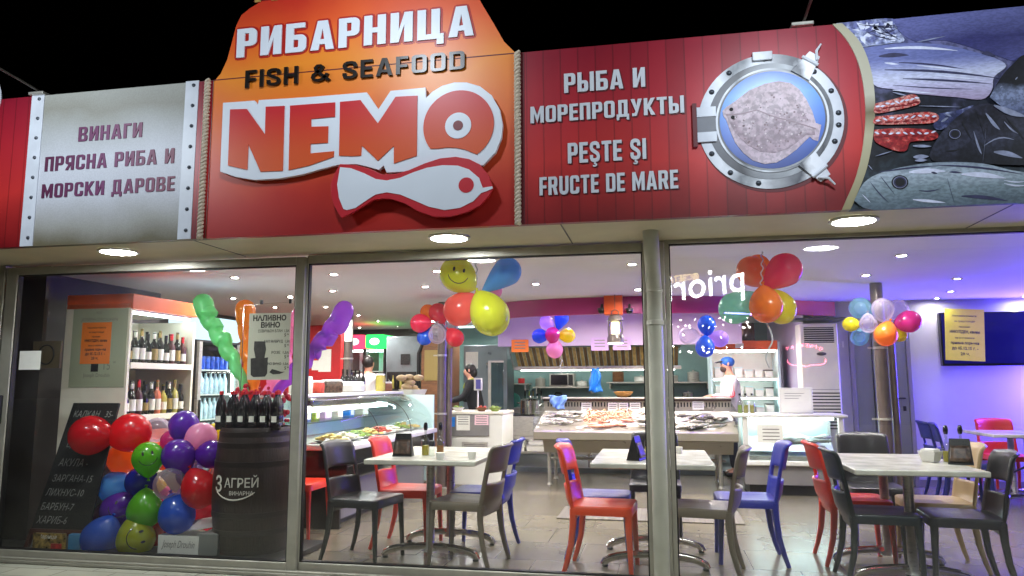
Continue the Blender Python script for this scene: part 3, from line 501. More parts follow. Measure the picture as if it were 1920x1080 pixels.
MD = posramp('dark ring print', 'X', pc[0]-PR, pc[0]+PR, [(0, rgb(120, 122, 130)), (.3, rgb(56, 56, 62)), (.6, rgb(170, 174, 180)), (.85, rgb(60, 60, 66)), (1, rgb(140, 144, 150))], .35, (5, .4))
cut('shadow', circ(pc[0]+.012, pc[1]-.012, PR*1.02, n=64), 0, .0015, m_shadow, tD, px=False)
ph = cut('porthole', circ(pc[0], pc[1], PR, n=64), .0015, .006, MR, tD, px=False)
cut('groove', circ(pc[0], pc[1], PR*.86, n=64), .006, .008, MD, ph, px=False); cut('inner_rim', circ(pc[0]+.01, pc[1]+.003, PR*.775, n=64), .008, .012, MR, ph, px=False); cut('rim_line', circ(pc[0]+.01, pc[1]+.003, PR*.745, n=64), .012, .0135, MD, ph, px=False)
MBL = posramp('blue water print', 'Z', pc[1]-PR*.75, pc[1]+PR*.75, [(0, rgb(44, 66, 140)), (.4, rgb(60, 104, 196)), (.75, rgb(84, 150, 232)), (1, rgb(40, 92, 196))], .3, (4, .35))
cut('blue_glass', circ(pc[0]+.01, pc[1]+.003, PR*.72, n=64), .0135, .015, MBL, ph, px=False)
MFL = posramp('flatfish print', 'Z', pc[1]-.35, pc[1]+.35, [(0, rgb(222, 204, 216)), (.3, rgb(196, 174, 188)), (.6, rgb(214, 194, 204)), (1, rgb(184, 162, 168))], .5, (9, .5), None, (55, .72))
def z3(pts): return [(960+x/2.7, 60+y/2.7) for x, y in pts]
cut('flatfish', z3([(1066, 400), (1085, 380), (1130, 350), (1200, 295), (1280, 262), (1350, 248), (1410, 258), (1455, 290), (1490, 340), (1520, 400), (1538, 460), (1566, 470), (1560, 500), (1550, 552), (1525, 545), (1508, 530), (1480, 555), (1440, 595), (1390, 632), (1340, 660), (1280, 668), (1220, 650), (1170, 610), (1130, 560), (1105, 500), (1085, 445), (1070, 425)]), .015, .018, MFL, ph)
for a in (3, 24, 47, 92, 125, 148, 188, 208, 232, 258, 305, 337, 352):
    cx, cz = pc[0]+PR*.93*math.cos(R(a)), pc[1]+PR*.93*math.sin(R(a)); mb = MB().lathe([(.016, 0), (.014, .005), (.006, .01)], mtx=Matrix.Translation((cx, Y0-.006, cz)) @ Matrix.Rotation(R(90), 4, 'X'), seg=12); mb.build('bolt', M['rivet'], ph)
def latch(a, L_=.15, w=.06):
    d = Vector((math.cos(R(a)), 0, math.sin(R(a)))); s = Vector((-d.z, 0, d.x)); c = Vector((pc[0], 0, pc[1])); r1 = PR*.76; k = MB()
    pts = [c+d*r1-s*w, c+d*r1+s*w, c+d*(r1+L_)+s*w*.55, c+d*(r1+L_)-s*w*.55]; k.prism([(p.x, p.z) for p in pts], pl, .012, .022); o = k.build('latch', MR, ph, smooth=False, bevel=.003)
    k = MB(); e = c+d*(r1+L_*.8); f = Vector((math.cos(R(a*.8+(12 if a > 0 else -4))), 0, math.sin(R(a*.8+(12 if a > 0 else -4)))))
    k.tube([Vector((e.x, Y0-.03, e.z))-s*.03, Vector((e.x, Y0-.04, e.z))+f*.04, Vector((e.x, Y0-.03, e.z))+f*.09], [.007, .008, .005], 8); k.tube([Vector((e.x, Y0-.028, e.z))-s*.05-d*.02, Vector((e.x, Y0-.028, e.z))+s*.05-d*.02], .009, 8); k.build('wing_nut', m_strip, o)
latch(55); latch(-52)
def fk(k, f_): c_ = (1320, 450); return [(c_[0]+(x-c_[0])*f_, c_[1]+(y-c_[1])*f_) for x, y in k]
bodyp = [(1078, 408), (1140, 372), (1210, 330), (1290, 305), (1360, 300), (1420, 322), (1462, 372), (1490, 430), (1530, 475), (1535, 520), (1490, 520), (1455, 548), (1400, 590), (1330, 612), (1260, 606), (1190, 570), (1130, 510), (1100, 455)]
cut('flatfish_body', z3(bodyp), .018, .0195, posramp('flatfish body print', 'Z', pc[1]-.3, pc[1]+.3, [(0, rgb(196, 174, 188)), (.35, rgb(168, 144, 156)), (.6, rgb(210, 190, 200)), (1, rgb(172, 150, 156))], .5, (12, 1.1), None, (40, .62)), ph)
rs_ = random.Random(2)
for nm, mm, n_, r_ in (('spots', mat('dark spot print', rgb(126, 102, 108), .5), 60, .005), ('pale_spots', mat('pale spot print', rgb(206, 190, 196), .5), 50, .005)):
    mb = MB()
    for _ in range(n_):
        a_ = rs_.random()*6.28; q_ = rs_.random()**.5; v = sp(960+(1310+190*q_*math.cos(a_))/2.7, 60+(450+140*q_*math.sin(a_))/2.7, Y=Y0-.02); mb.prism(circ(v[0], v[1], r_*rs_.uniform(.5, 1.3), n=8), pl, .0195, .0202)
    tag(mb.build(nm, mm, ph, smooth=False), kind='stuff')
mb = MB(); k0 = [(1085, 420), (1160, 415), (1240, 395), (1330, 430), (1430, 455), (1540, 490)]; up_ = z3([(x, y-3) for x, y in k0]); dn_ = z3([(x, y+3) for x, y in k0]); mb.prism([sp(*p, Y=Y0-.02) for p in up_+dn_[::-1]], pl, .0195, .0205); mb.build('side_line', mat('side line print', rgb(150, 128, 136), .5), ph, smooth=False)
for ex_, ey_ in ((1110, 392), (1118, 432)): v = sp(*z3([(ex_, ey_)])[0], Y=Y0-.02); cut('eye', circ(v[0], v[1], .011, n=14), .0195, .021, M['ink'], ph, px=False)
hx = pc[0]-PR*1.0
for dz in (.075, -.075): cut('hinge', rect(hx-.01, hx+PR*.26, pc[1]+dz-.03, pc[1]+dz+.03), .012, .02, MR, ph, px=False, bevel=.003)
cut('hinge_pin', rect(hx-.02, hx+.1, pc[1]-.05, pc[1]+.05), .01, .016, MD, ph, px=False); cut('hinge_cap', rect(hx-.03, hx-.005, pc[1]-.13, pc[1]+.13), .008, .02, m_shadow, ph, px=False)
cut('top_clip', rect(pc[0]-.08, pc[0]+.03, pc[1]+PR*.9, pc[1]+PR*1.03), .01, .026, MR, ph, px=False, bevel=.004)
# printed catch of fish
tE = T('signboard', 'sign with a printed picture of fresh fish and crab legs beside the porthole sign', 'sign', (2.2, Y0, ZB))
XE = 4.2; random.seed(4)
def pm(n, st, lo=ZB, hi=ZT, noise=(9, .5), speck=(60, .7), sc=(1, 1, 1), ax='Z'): return posramp('printed '+n, ax, lo, hi, [(p, rgb(*c)) for p, c in st], .42, noise, None, speck, sc)
cut('panel', go+[(XE, ZB), (XE, ZT)], -.05, 0, pm('shadows', [(0, (60, 76, 88)), (.3, (20, 24, 32)), (.55, (34, 38, 54)), (.72, (112, 112, 156)), (1, (96, 100, 150))], noise=(7, .7), speck=(30, .5)), tE, px=False)
cut('gold_rim', gi+go[::-1], -.05, .008, m_gold, tE, px=False)
def z6(pts): return [(1560+x/2.633, y/2.633) for x, y in pts]
def sm(pts): return [(v.x, v.y) for v in ccurve([(a, b, 0) for a, b in pts]+[(pts[0][0], pts[0][1], 0)], 4)][:-1]
mIce = pm('ice', [(0, (60, 66, 110)), (.35, (150, 158, 206)), (.6, (196, 204, 236)), (1, (110, 116, 170))], 3.05, 3.3, (16, 2.2), (50, .5))
mPale = mat('printed glint', rgb(214, 218, 240), .4, noise=(30, .15)); mGrey = mat('printed grey glint', rgb(140, 146, 172), .4, noise=(30, .3)); mSt = mat('printed stripe', rgb(52, 52, 84), .5, noise=(20, .3)); mDk = mat('printed dark', rgb(18, 18, 24), .5)
def marks(name, polys, d, m_, parent, smooth_=True):
    """thin printed strokes: each one (points) a polygon in photo pixels of the detail view"""
    mb = MB()
    for pts in polys: mb.prism([sp(*p, Y=Y0-d-.0015) for p in z6(pts)], pl, d, d+.0015)
    return mb.build(name, m_, parent, smooth=False)
def stroke(x0, y0, x1, y1, w, bend=0):
    n = 7; up_ = []; dn = []
    for k in range(n):
        u = k/(n-1); ww = w*math.sin(math.pi*min(1, u*.9+.08)); x = x0+(x1-x0)*u; y = y0+(y1-y0)*u+bend*math.sin(math.pi*u); up_.append((x, y-ww/2)); dn.append((x, y+ww/2))
    return up_+dn[::-1]
ice = cut('ice', sm(z6([(20, 115), (120, 105), (300, 92), (330, 150), (355, 205), (250, 215), (150, 232), (110, 180)])), 0, .002, mIce, tE)
marks('ice_glints', [[(x+random.uniform(-16, 16), y+random.uniform(-14, 14)) for x, y in ((bx_-10, by_-8), (bx_+12, by_-10), (bx_+14, by_+8), (bx_-8, by_+12))] for bx_, by_ in [(random.uniform(110, 320), random.uniform(115, 205)) for _ in range(16)]], .002, mPale, ice)
marks('ice_shadows', [stroke(random.uniform(100, 250), random.uniform(120, 200), random.uniform(240, 340), random.uniform(120, 200), 5, 8) for _ in range(9)], .004, mSt, ice)
cut('blue_fish', sm(z6([(300, 95), (948, 30), (1300, 0), (1300, 200), (960, 270), (900, 300), (800, 270), (560, 200), (420, 205), (340, 160)])), .002, .004, pm('blue fish', [(0, (100, 104, 152)), (.6, (130, 132, 184)), (.72, (84, 86, 146)), (.82, (58, 58, 114)), (1, (104, 108, 166))], noise=(5, .35), speck=(150, .75), sc=(.35, 1, 1)), tE)
marks('sticks', [stroke(420, 207, 562, 178, 6), stroke(140, 232, 350, 205, 4), stroke(250, 195, 300, 180, 4)], .004, mGrey, tE)
tuna = cut('striped_fish', sm(z6([(150, 240), (250, 222), (400, 212), (560, 222), (700, 255), (800, 285), (860, 325), (800, 380), (790, 445), (740, 490), (620, 480), (500, 470), (380, 458), (300, 440), (210, 420), (190, 330)])), .004, .007, pm('striped fish', [(0, (112, 98, 138)), (.25, (168, 150, 184)), (.5, (196, 192, 226)), (.72, (206, 210, 238)), (.88, (150, 156, 204)), (1, (110, 118, 176))], 2.74, 3.08, (6, .3), (110, .8), (.3, 1, 1)), tE)
marks('stripes', [stroke(232, 278, 380, 272, 22, -4), stroke(330, 308, 650, 340, 8, -6), stroke(260, 344, 840, 388, 12, -12), stroke(350, 388, 790, 414, 10, -4), stroke(300, 420, 700, 440, 5, 4), stroke(740, 262, 806, 276, 22, -4)], .007, mSt, tuna)
marks('glints', [stroke(260, 240, 620, 250, 14, -10), stroke(420, 322, 640, 345, 8), stroke(500, 372, 760, 394, 6), stroke(260, 310, 330, 318, 10), stroke(300, 445, 520, 462, 8)], .0072, mPale, tuna)
mCrab = pm('crab', [(0, (150, 24, 34)), (.3, (206, 66, 62)), (.5, (232, 160, 150)), (.65, (176, 36, 42)), (1, (226, 170, 160))], 2.6, 2.95, (30, 2.4), (70, .6))
for pts in ([(215, 510), (300, 490), (400, 465), (432, 490), (425, 515), (330, 540), (215, 558)], [(215, 575), (330, 565), (480, 552), (528, 575), (500, 605), (380, 612), (215, 612)], [(210, 640), (330, 632), (480, 640), (525, 665), (500, 690), (390, 700), (370, 740), (320, 745), (215, 700)]):
    o = cut('crab_leg', sm(z6(pts)), .007, .013, mCrab, tE); (xa0, ya0), (xb0, yb0) = pts[0], pts[2]; (xc0, yc0) = pts[3]
    marks('crab_spines', [stroke(xa0+(xc0-xa0)*k/9, ya0+8+(yb0-ya0)*k/9+random.uniform(0, 14), xa0+(xc0-xa0)*k/9+24, ya0+4+(yb0-ya0)*k/9+random.uniform(0, 20), 10) for k in range(9)], .013, mPale, o)
    marks('crab_shade', [stroke(xa0+(xc0-xa0)*k/7, ya0+34+(yb0-ya0)*k/7, xa0+(xc0-xa0)*k/7+34, ya0+30+(yb0-ya0)*k/7+random.uniform(-5, 8), 9) for k in range(7)], .0132, mat('printed crab shade', rgb(120, 16, 26), .4), o)
cut('ice_chips', sm(z6([(530, 560), (620, 545), (700, 520), (620, 590), (540, 640), (500, 620)])), .005, .009, mIce, tE); marks('debris', [stroke(300, 455, 380, 475, 8), stroke(430, 522, 640, 528, 4), stroke(400, 720, 490, 722, 14), stroke(402, 775, 478, 772, 22), stroke(410, 792, 470, 790, 14), stroke(180, 815, 200, 838, 6), stroke(640, 560, 690, 540, 10), stroke(540, 600, 575, 580, 14), stroke(560, 560, 590, 575, 10), stroke(215, 770, 300, 745, 5)], .009, mGrey, tE)
bream = cut('dark_bream', sm(z6([(480, 770), (500, 720), (545, 650), (620, 575), (700, 525), (780, 512), (860, 545), (960, 580), (1150, 600), (1200, 800), (940, 815), (700, 805), (520, 800)])), .009, .013, pm('bream', [(0, (30, 32, 42)), (.3, (58, 60, 80)), (.45, (46, 46, 62)), (.6, (24, 24, 36)), (.75, (70, 70, 96)), (1, (60, 60, 84))], 2.5, 2.9, (7, .9), (45, .5)), tE)
marks('gill_lines', [stroke(760, 560, 830, 640, 26, 6), stroke(750, 720, 900, 690, 7, -24), stroke(760, 640, 745, 800, 8, 10), stroke(850, 600, 920, 660, 10, 8), stroke(700, 650, 740, 760, 30, 10), stroke(800, 750, 940, 780, 26, -6)], .013, mGrey, bream); marks('dark_folds', [stroke(560, 745, 640, 735, 8, 4), stroke(720, 560, 760, 700, 12), stroke(860, 580, 960, 700, 16), stroke(640, 600, 690, 690, 16)], .0132, mDk, bream)
perch = cut('dark_perch', sm(z6([(780, 480), (810, 420), (850, 360), (900, 310), (960, 265), (1200, 200), (1250, 560), (960, 580), (860, 540)])), .013, .016, pm('perch', [(0, (90, 100, 138)), (.35, (140, 152, 188)), (.5, (24, 24, 34)), (1, (20, 20, 30))], 2.74, 3.05, (5, .6), (60, .55)), tE)
marks('perch_glints', [stroke(800, 520, 960, 575, 30, 6), stroke(905, 392, 918, 380, 8), stroke(830, 430, 842, 425, 6)], .016, mGrey, perch)
mack = cut('mackerel', sm(z6([(110, 990), (160, 900), (250, 850), (400, 815), (560, 800), (750, 808), (950, 850), (1300, 860), (1300, 1010), (900, 1005), (500, 1020), (200, 1035)])), .013, .018, pm('mackerel', [(0, (96, 112, 124)), (.3, (132, 150, 160)), (.55, (176, 190, 204)), (.68, (150, 164, 180)), (.8, (62, 76, 98)), (1, (36, 46, 64))], 2.26, 2.56, (7, .4), (70, .7), (.5, 1, 1)), tE)
marks('mackerel_glints', [stroke(380, 850, 560, 845, 26, -4), stroke(640, 860, 860, 880, 26, -6), stroke(400, 985, 560, 1000, 14), stroke(850, 905, 960, 915, 8, 6), stroke(850, 890, 960, 895, 6, 6), stroke(150, 960, 190, 1000, 6)], .018, mPale, mack); marks('mackerel_folds', [stroke(190, 900, 280, 1000, 8, 6), stroke(240, 870, 310, 960, 6), stroke(230, 850, 520, 818, 8, -4), stroke(520, 815, 940, 860, 9, -10), stroke(430, 940, 540, 930, 6, 8), stroke(640, 968, 870, 992, 18, -6), stroke(570, 880, 604, 1000, 7, 4), stroke(490, 850, 520, 856, 10), stroke(580, 848, 640, 852, 9)], .0182, mSt, mack)
for (ex, ey, er, par, d) in ((606, 662, 24, bream, .0135), (335, 900, 30, mack, .0185)):
    v = sp(*z6([(ex, ey)])[0], Y=Y0-d); rr = er/2.633/1385*4.5
    for nm, f_, mm, k in (('eye_socket', 1.15, mDk, 0), ('eye', .95, mGrey, 1), ('eye_ring', .86, mSt, 2), ('pupil', .66, mDk, 3)): cut(nm, circ(v[0], v[1], rr*f_, rr*f_*.94, n=24), d+k*.0012, d+.0012+k*.0012, mm, par, px=False)
# frame and rear structure that carries the signs
tag(MB().bb(-7.1, 7.1, -.685, -.3, 2.325, 3.28).build('sign_frame', M['darksteel'], smooth=False), 'dark steel box frame behind the row of signs', 'frame')
tag(MB().bb(-7.2, 7.2, -.3, 9.5, 2.61, 2.75).build('roof', M['darkwall'], smooth=False), 'flat dark roof of the shop', 'roof')
# floodlights on arms
for x, zt, lab in ((sx(75, 181), ZT, 'floodlight on a thin arm above the grey sacking sign'), (sx(1507, 50), ZT, 'floodlight on a thin arm above the porthole sign'), (-1.75, 3.86, 'floodlight on a thin arm above the orange crest'), (3.6, ZT, 'floodlight on a thin arm beyond the right edge')):
    t = T('floodlight', lab, 'floodlight', (x, Y0, zt)); t['group'] = 'floodlights on arms above the signs'
    m = MB(); m.bb(x-.07, x+.05, Y0-.03, Y0+.1, zt+.002, zt+.022); m.build('bracket', M['steel'], t, bevel=.003)
    ye = -2.25; m = MB(); m.tube([(x, Y0, zt+.03), (x, ye, zt+.16)], .009, 8); m.build('arm', M['darksteel'], t)
    m = MB(); m.box((x, ye-.03, zt+.12), (.3, .12, .2), rx=R(40)); m.build('head', M['black'], t, bevel=.01)
    ld = bpy.data.lights.new('floodlight_beam', 'AREA'); ld.shape = 'RECTANGLE'; ld.size = .28; ld.size_y = .18; ld.energy = FLOOD; ld.color = (.80, .90, 1)
    lo = bpy.data.objects.new('floodlight_beam', ld); COL.objects.link(lo); lo.location = (x, ye+.06, zt+.06)
    lo.rotation_euler = (Vector((x+(.2 if x < 0 else .1), Y0, ZB+.36))-lo.location).to_track_quat('-Z', 'Y').to_euler(); lo.parent = t; lo.matrix_parent_inverse = INV[t.name]
# across the street: a dark front with a lit shop sign and a string of small lamps, seen only as a reflection in the panes
t = T('shopfront', 'dark shop front across the street with a lit white sign', 'building', (2, -20.5, 0))
MB().bb(-22, 22, -21, -20.2, -.02, 7).build('wall', M['darkwall'], t, smooth=False)
sgl = lamp_mat('white sign glow', (.93, .97, 1, 1), 30); sgg = lamp_mat('gold sign glow', (1, .72, .25, 1), 14); sgr = lamp_mat('red neon glow', (1, .13, .2, 1), 45)
a = P(1397, 560, Y=20); b = P(1258, 560, Y=20); c = P(1397, 522, Y=20)
MB().text('priori', (a.x, -20.15, a.z+.28), Vector((-1, 0, -.13)), ZU, a.x-b.x+.1, c.z-a.z+.30, .05, .0).build('sign_letters', sgl, t)
a = P(1311, 530, Y=20); b = P(1254, 530, Y=20); MB().text('@СВЕТА', (a.x, -20.15, a.z+.16), Vector((-1, 0, -.13)), ZU, a.x-b.x, .2, .05, .0).build('small_letters', sgg, t)
m = MB(); pts = [P(*p, Y=20) for p in ((1477, 674), (1478, 679), (1483, 683), (1490, 685), (1503, 685), (1509, 686), (1512, 688), (1516, 686), (1523, 684), (1540, 684), (1547, 681), (1550, 677), (1549, 672))]
m.tube([(p.x, -20.1, p.z) for p in pts], .012, 6)
for k, ch in enumerate('TREMENTO'):
    u = k/7; p = P(1478+u*64, 658-8*math.sin(math.pi*(u*.9+.05)), Y=20); m.text(ch, (p.x+.03, -20.12, p.z), -XR, ZU, None, .11, .02, .02)
m.build('neon_sign', sgr, t)
m = MB()
for k in range(46):
    p = P(1258+random.random()*150, random.choice((598, 606, 612, 630, 652, 660))+random.uniform(-3, 3), Y=20); m.ball((p.x, -20.05, p.z), random.uniform(.012, .03), 6, 4)
m.build('string_lights', lamp_mat('string glow', (1, .93, .85, 1), 110), t)
# ================================================================ chairs and tables
CHC = {'black': rgb(36, 35, 36), 'grey': rgb(108, 97, 81), 'red': rgb(214, 52, 28), 'orange': rgb(226, 74, 32), 'blue': rgb(36, 44, 150), 'navy': rgb(24, 32, 96), 'tan': rgb(168, 144, 104), 'green': rgb(26, 34, 34)}
CHPROTO = {}
def make_chair(c):
    m = mat('chair plastic '+c, CHC[c], .36, noise=(7, .07), bump=(220, .06)); t = T('chair', '', 'chair', (0, 0, 0), 'plastic chairs in the dining area', local=True)
    s = MB(); pts = []
    for cx, cy, a0 in ((.17, .17, 0), (-.17, .17, 90), (-.17, -.17, 180), (.17, -.17, 270)):
        for k in range(5): a = R(a0+k*22.5); pts.append((cx+.045*math.cos(a), cy+.045*math.sin(a)))
    n = len(pts)
    def ringv(sc, z): return [(x*sc, y*sc, z) for x, y in pts]
    vs = ringv(1, .40)+ringv(1, .452)+ringv(.96, .460)+ringv(.7, .452)+ringv(.3, .447); s.v = vs
    s.f = [(j*n+i, j*n+(i+1) % n, (j+1)*n+(i+1) % n, (j+1)*n+i) for j in range(4) for i in range(n)]+[tuple(range(4*n, 5*n))]
    vs2 = ringv(.9, .40)+ringv(.86, .435); b = len(s.v); s.v += vs2
    s.f += [(i, (i+1) % n, b+(i+1) % n, b+i) for i in range(n)]+[(b+i, b+(i+1) % n, b+n+(i+1) % n, b+n+i) for i in range(n)]+[tuple(range(b+n, b+2*n))]
    s.mi = [0]*len(s.f); s.build('seat', m, t, ang=50)
    def back(u, v):
        u = u*2-1; z = .36+v*.50
        lip = .02*max(0, (v-.93)/.07)**2
        return Vector((-.186-.095*max(0, v-.1)**1.2-.06*(1-u*u)*min(1, v*4)-lip, u*(.214-.014*v), z-.012*u*u*(v > .9)))
    s = MB().sheet(back, 16, 26, hole=lambda i, j: (1 <= i < 15 and 12 <= j < 16)); s.build('backrest', m, t, solid=.02, bevel=0, ang=60)
    for sy in (-1, 1):
        MB().tube([(.185, sy*.185, .43), (.19, sy*.19, .3), (.203, sy*.2, .0)], [.026, .022, .015], 8, .85).build('leg', m, t)
        MB().tube([(-.188, sy*.196, .44), (-.19, sy*.198, .34), (-.205, sy*.203, .2), (-.235, sy*.208, .08), (-.262, sy*.212, 0)], [.026, .024, .021, .018, .015], 8, .85).build('leg', m, t)
    return t
def chair(c, x, y, rz, label):
    o = copy_tree(CHPROTO[c]) if c in CHPROTO else CHPROTO.setdefault(c, make_chair(c))
    o.location = (x, y, .001); o.rotation_euler = (0, 0, R(rz)); o['label'] = label
chair('black', -2.19, .43, -10, 'black plastic chair facing right at the front left of the first table')
chair('red', -2.02, .95, 0, 'red plastic chair behind the black one at the first table')
chair('grey', -1.42, .45, 172, 'grey brown plastic chair facing left at the first table')
chair('blue', -1.42, .95, 180, 'blue plastic chair half hidden behind the grey one at the first table')
chair('orange', -.40, .42, -4, 'bright orange plastic chair facing right in front of the second table')
chair('blue', -.45, .88, 0, 'blue plastic chair directly behind the bright orange one')
chair('black', -.05, 1.62, -90, 'black plastic chair on the far side of the second table')
chair('grey', .27, .46, 173, 'grey plastic chair just right of the drainpipe')
chair('blue', .61, .92, 180, 'bright blue plastic chair standing free right of the second table')
chair('red', 1.40, 1.0, 0, 'red plastic chair at the back left of the third table')
chair('green', 1.41, .42, -3, 'dark green plastic chair at the front left of the third table')
chair('charcoal' if 0 else 'black', 1.72, 1.72, -90, 'dark chair on the far side of the third table, facing the street')
chair('tan', 1.93, .98, 178, 'tan plastic chair at the back right of the third table')
chair('black', 1.88, .38, 174, 'black plastic chair at the front right of the third table')
chair('red', -3.12, 1.16, 0, 'red plastic chair at the foot of the deli counter beside the mullion')
chair('navy', 3.22, 3.85, -18, 'nearer navy plastic chair by the television wall')
chair('navy', 3.25, 4.35, -4, 'farther navy plastic chair by the television wall')
chair('red', 3.95, 4.72, -90, 'red plastic chair below the television at the far table')
chair('navy', 4.1, 3.6, 120, 'navy plastic chair cut off by the right edge of the photo')
def table(x, y, label, sx_=.84, sy_=1.16):
    t = T('table', label, 'table', (x, y, 0), 'marble topped tables')
    MB().bb(x-sx_/2, x+sx_/2, y-sy_/2, y+sy_/2, .715, .752).build('tabletop', M['marble'], t, bevel=.008)
    for s in (-1, 1):
        yy = y+s*sy_*.24; MB().lathe([(.045, .70), (.032, .69), (.032, .09), (.05, .06)], (x, yy, 0), 16).build('leg', M['steel'], t)
        m = MB(); m.tube([(x+.36*math.sin(a), yy, .012+.085*math.cos(a)**.8 if math.cos(a) > 0 else .012) for a in [R(-90+k*15) for k in range(13)]], .026, 8, .6); m.build('foot', M['chrome'], t)
        m = MB()
        for e in (-1, 1): m.lathe([(.02, 0), (.024, .012), (.012, .02)], (x+e*.35, yy, 0), 10)
        m.build('glides', M['black'], t)
        MB().bb(x-.2, x+.2, yy-.03, yy+.03, .70, .714).build('bracket', M['black'], t)
    m = MB(); m.tube([(x, y-sy_*.24, .42), (x, y+sy_*.24, .30)], .011, 8); m.build('brace', M['black'], t)
    return t
table(-1.71, .78, 'marble topped table in the middle pane with a black menu holder'); table(-.06, .8, 'marble topped table standing behind the drainpipe'); table(1.60, .7, 'marble topped table at the right with a white napkin bowl', .78); table(3.85, 4.15, 'small marble topped table below the television', .8, .8)
def bottle_prof(r, h, n=.3): return [(r*.9, 0), (r, .006), (r, h*.55), (r*.85, h*.64), (r*n*1.05, h*.74), (r*n, h*.95), (r*n*1.15, h*.96), (r*n*1.1, h)]
def oil_bottle(p, label, c):
    t = T('oil_bottle', label, 'bottle', p); MB().lathe(bottle_prof(.03, .19, .3), p, 14).build('glass', BOTG, t)
    MB().lathe([(.026, .004), (.026, .075), (.001, .077)], p, 12).build('contents', c, t)
    m = MB(); m.lathe([(.012, .19), (.014, .2), (.017, .215), (.014, .24), (.008, .25)], p, 12); m.build('stopper', M['blackgloss'], t)
q('oliveoil', rgb(190, 170, 60), .15); q('vinegar', rgb(150, 100, 50), .15)
def cruet(x, y, where, rz=0):
    z = .752; mx = lambda a, b: (x+a*math.cos(rz)-b*math.sin(rz), y+a*math.sin(rz)+b*math.cos(rz), z)
    oil_bottle(mx(.02, .02), 'clear olive oil bottle with black pourer on the '+where, M['oliveoil']); oil_bottle(mx(.13, .05), 'vinegar bottle with black pourer on the '+where, M['vinegar'])
    p = mx(.09, -.04); t = T('pepper_mill', 'small pepper mill with dark cap between the bottles on the '+where, 'mill', p)
    MB().lathe([(.022, 0), (.02, .05), (.024, .075)], p, 12).build('body', BOTG, t); MB().lathe([(.026, .075), (.026, .11), (.02, .118)], p, 12).build('lid', M['black'], t)
def menu_holder(x, y, where, rz):
    t = T('menu_holder', 'black tent shaped menu stand on the '+where, 'menu stand', (x, y, .752), rz=rz, local=True)
    m = MB(); m.v = [(-.075, -.05, 0), (.075, -.05, 0), (.06, -.005, .17), (-.06, -.005, .17), (-.075, .05, 0), (.075, .05, 0), (.06, .005, .17), (-.06, .005, .17)]
    m.f = [(0, 1, 2, 3), (5, 4, 7, 6), (3, 2, 6, 7), (1, 5, 6, 2), (4, 0, 3, 7), (0, 4, 5, 1)]; m.mi = [0]*6; m.build('card_body', M['black'], t, smooth=False, bevel=.002)
    m = MB(); f = lambda u, v: Vector((u*.052*(1.25-.25*v), -.0525+.045*v-.0015, .02+.13*v)); m.sheet(lambda a, b: f(a*2-1, b*.8), 4, 4); m.build('card_print', M['darkprint'], t, solid=.001)
M['darkprint'] = mat('dark menu print', rgb(70, 52, 40), .35, noise=(40, .9))
menu_holder(-1.93, .5, 'first table', .12); cruet(-1.80, .56, 'first table')
menu_holder(-.17, .5, 'second table', 1.25); cruet(-.1, .72, 'second table', .3)
menu_holder(1.98, .56, 'third table', -.35); cruet(1.93, .68, 'third table', .1)
t = T('napkin_bowl', 'white square napkin bowl on the third table', 'bowl', (1.84, .7, .752))
m = MB(); m.lathe([(.055, 0), (.06, .004), (.085, .075), (.08, .075), (.055, .01)], (1.84, .7, .752), 4); m.build('bowl', M['whiteplastic'], t, bevel=.004, smooth=False); m = MB(); m.box((1.84, .7, .815), (.09, .09, .05), rz=R(45)); m.build('napkins', M['paper'], t)
for p, lab in (((P(825, 862, Z=.753)), 'small glass tea light on the first table front edge'), (P(885, 860, Z=.753), 'second glass tea light by the grey chair on the first table'), (P(1272, 850, Z=.753), 'white candle glass on the second table right of the drainpipe')):
    p = Vector((p.x, max(p.y, .27), .753)); t = T('tea_light', lab, 'candle', p, 'tea lights on the tables'); MB().lathe([(.028, 0), (.034, .05), (.031, .05), (.026, .004)], p, 14, cb=False).build('glass', M['whiteplastic'], t); MB().lathe([(.027, .006), (.027, .03), (.001, .032)], p, 12).build('flame', lamp_mat('candle glow', (1, .9, .7, 1), 6), t)
tag(MB().bb(-1.0, .75, 2.3, 3.0, .001, .012).build('door_mat', posramp('striped mat', 'Y', 0, 1, [(0, rgb(120, 112, 100)), (1, rgb(120, 112, 100))], .8, None, (.05, 0, .4)), smooth=False), 'striped grey mat on the tiles before the fish counter', 'mat')
# ================================================================ window display on the left: barrel, bottles, poster, blackboard, boxes
bx, by = -3.12, .42
t = T('barrel', 'dark wooden wine barrel with white lettering behind the left pane', 'barrel', (bx, by, 0))
prof = [(.255, .0), (.262, .02), (.285, .18), (.305, .38), (.31, .5), (.303, .62), (.285, .8), (.265, .95), (.258, .97), (.25, .95), (.02, .95)]
MB().lathe(prof, (bx, by, 0), 40).build('staves', M['barrelwood'], t)
for z, r_ in ((.05, .268), (.2, .289), (.33, .302), (.7, .296), (.84, .282), (.92, .27)): MB().lathe([(r_-.003, -.022), (r_+.002, -.02), (r_+.002, .02), (r_-.003, .022)], (bx, by, z), 40, ca=False, cb=False).build('hoop', M['hoop'], t)
m = MB()
def oncyl(mb, body, z, h, w, a0, r_):
    tmp = MB(); tmp.text(body, (0, 0, 0), XR, ZU, w, h, 0, .012, res=3)
    vs = [(bx+r_*math.sin(a0+(v[0]-w/2)/r_), by-r_*math.cos(a0+(v[0]-w/2)/r_), z+v[2]) for v in tmp.v]; mb.add(vs, tmp.f)
oncyl(m, 'З', .505, .12, .075, -.42, .3125); oncyl(m, 'АГРЕЙ', .54, .07, .26, .20, .3125); oncyl(m, 'ВИНАРНА', .485, .03, .18, .22, .3125)
pts = [(-.46+.1*k, .505-.055*math.sin(math.pi*(k/10))**.8-(.0 if k else 0)) for k in range(11)]
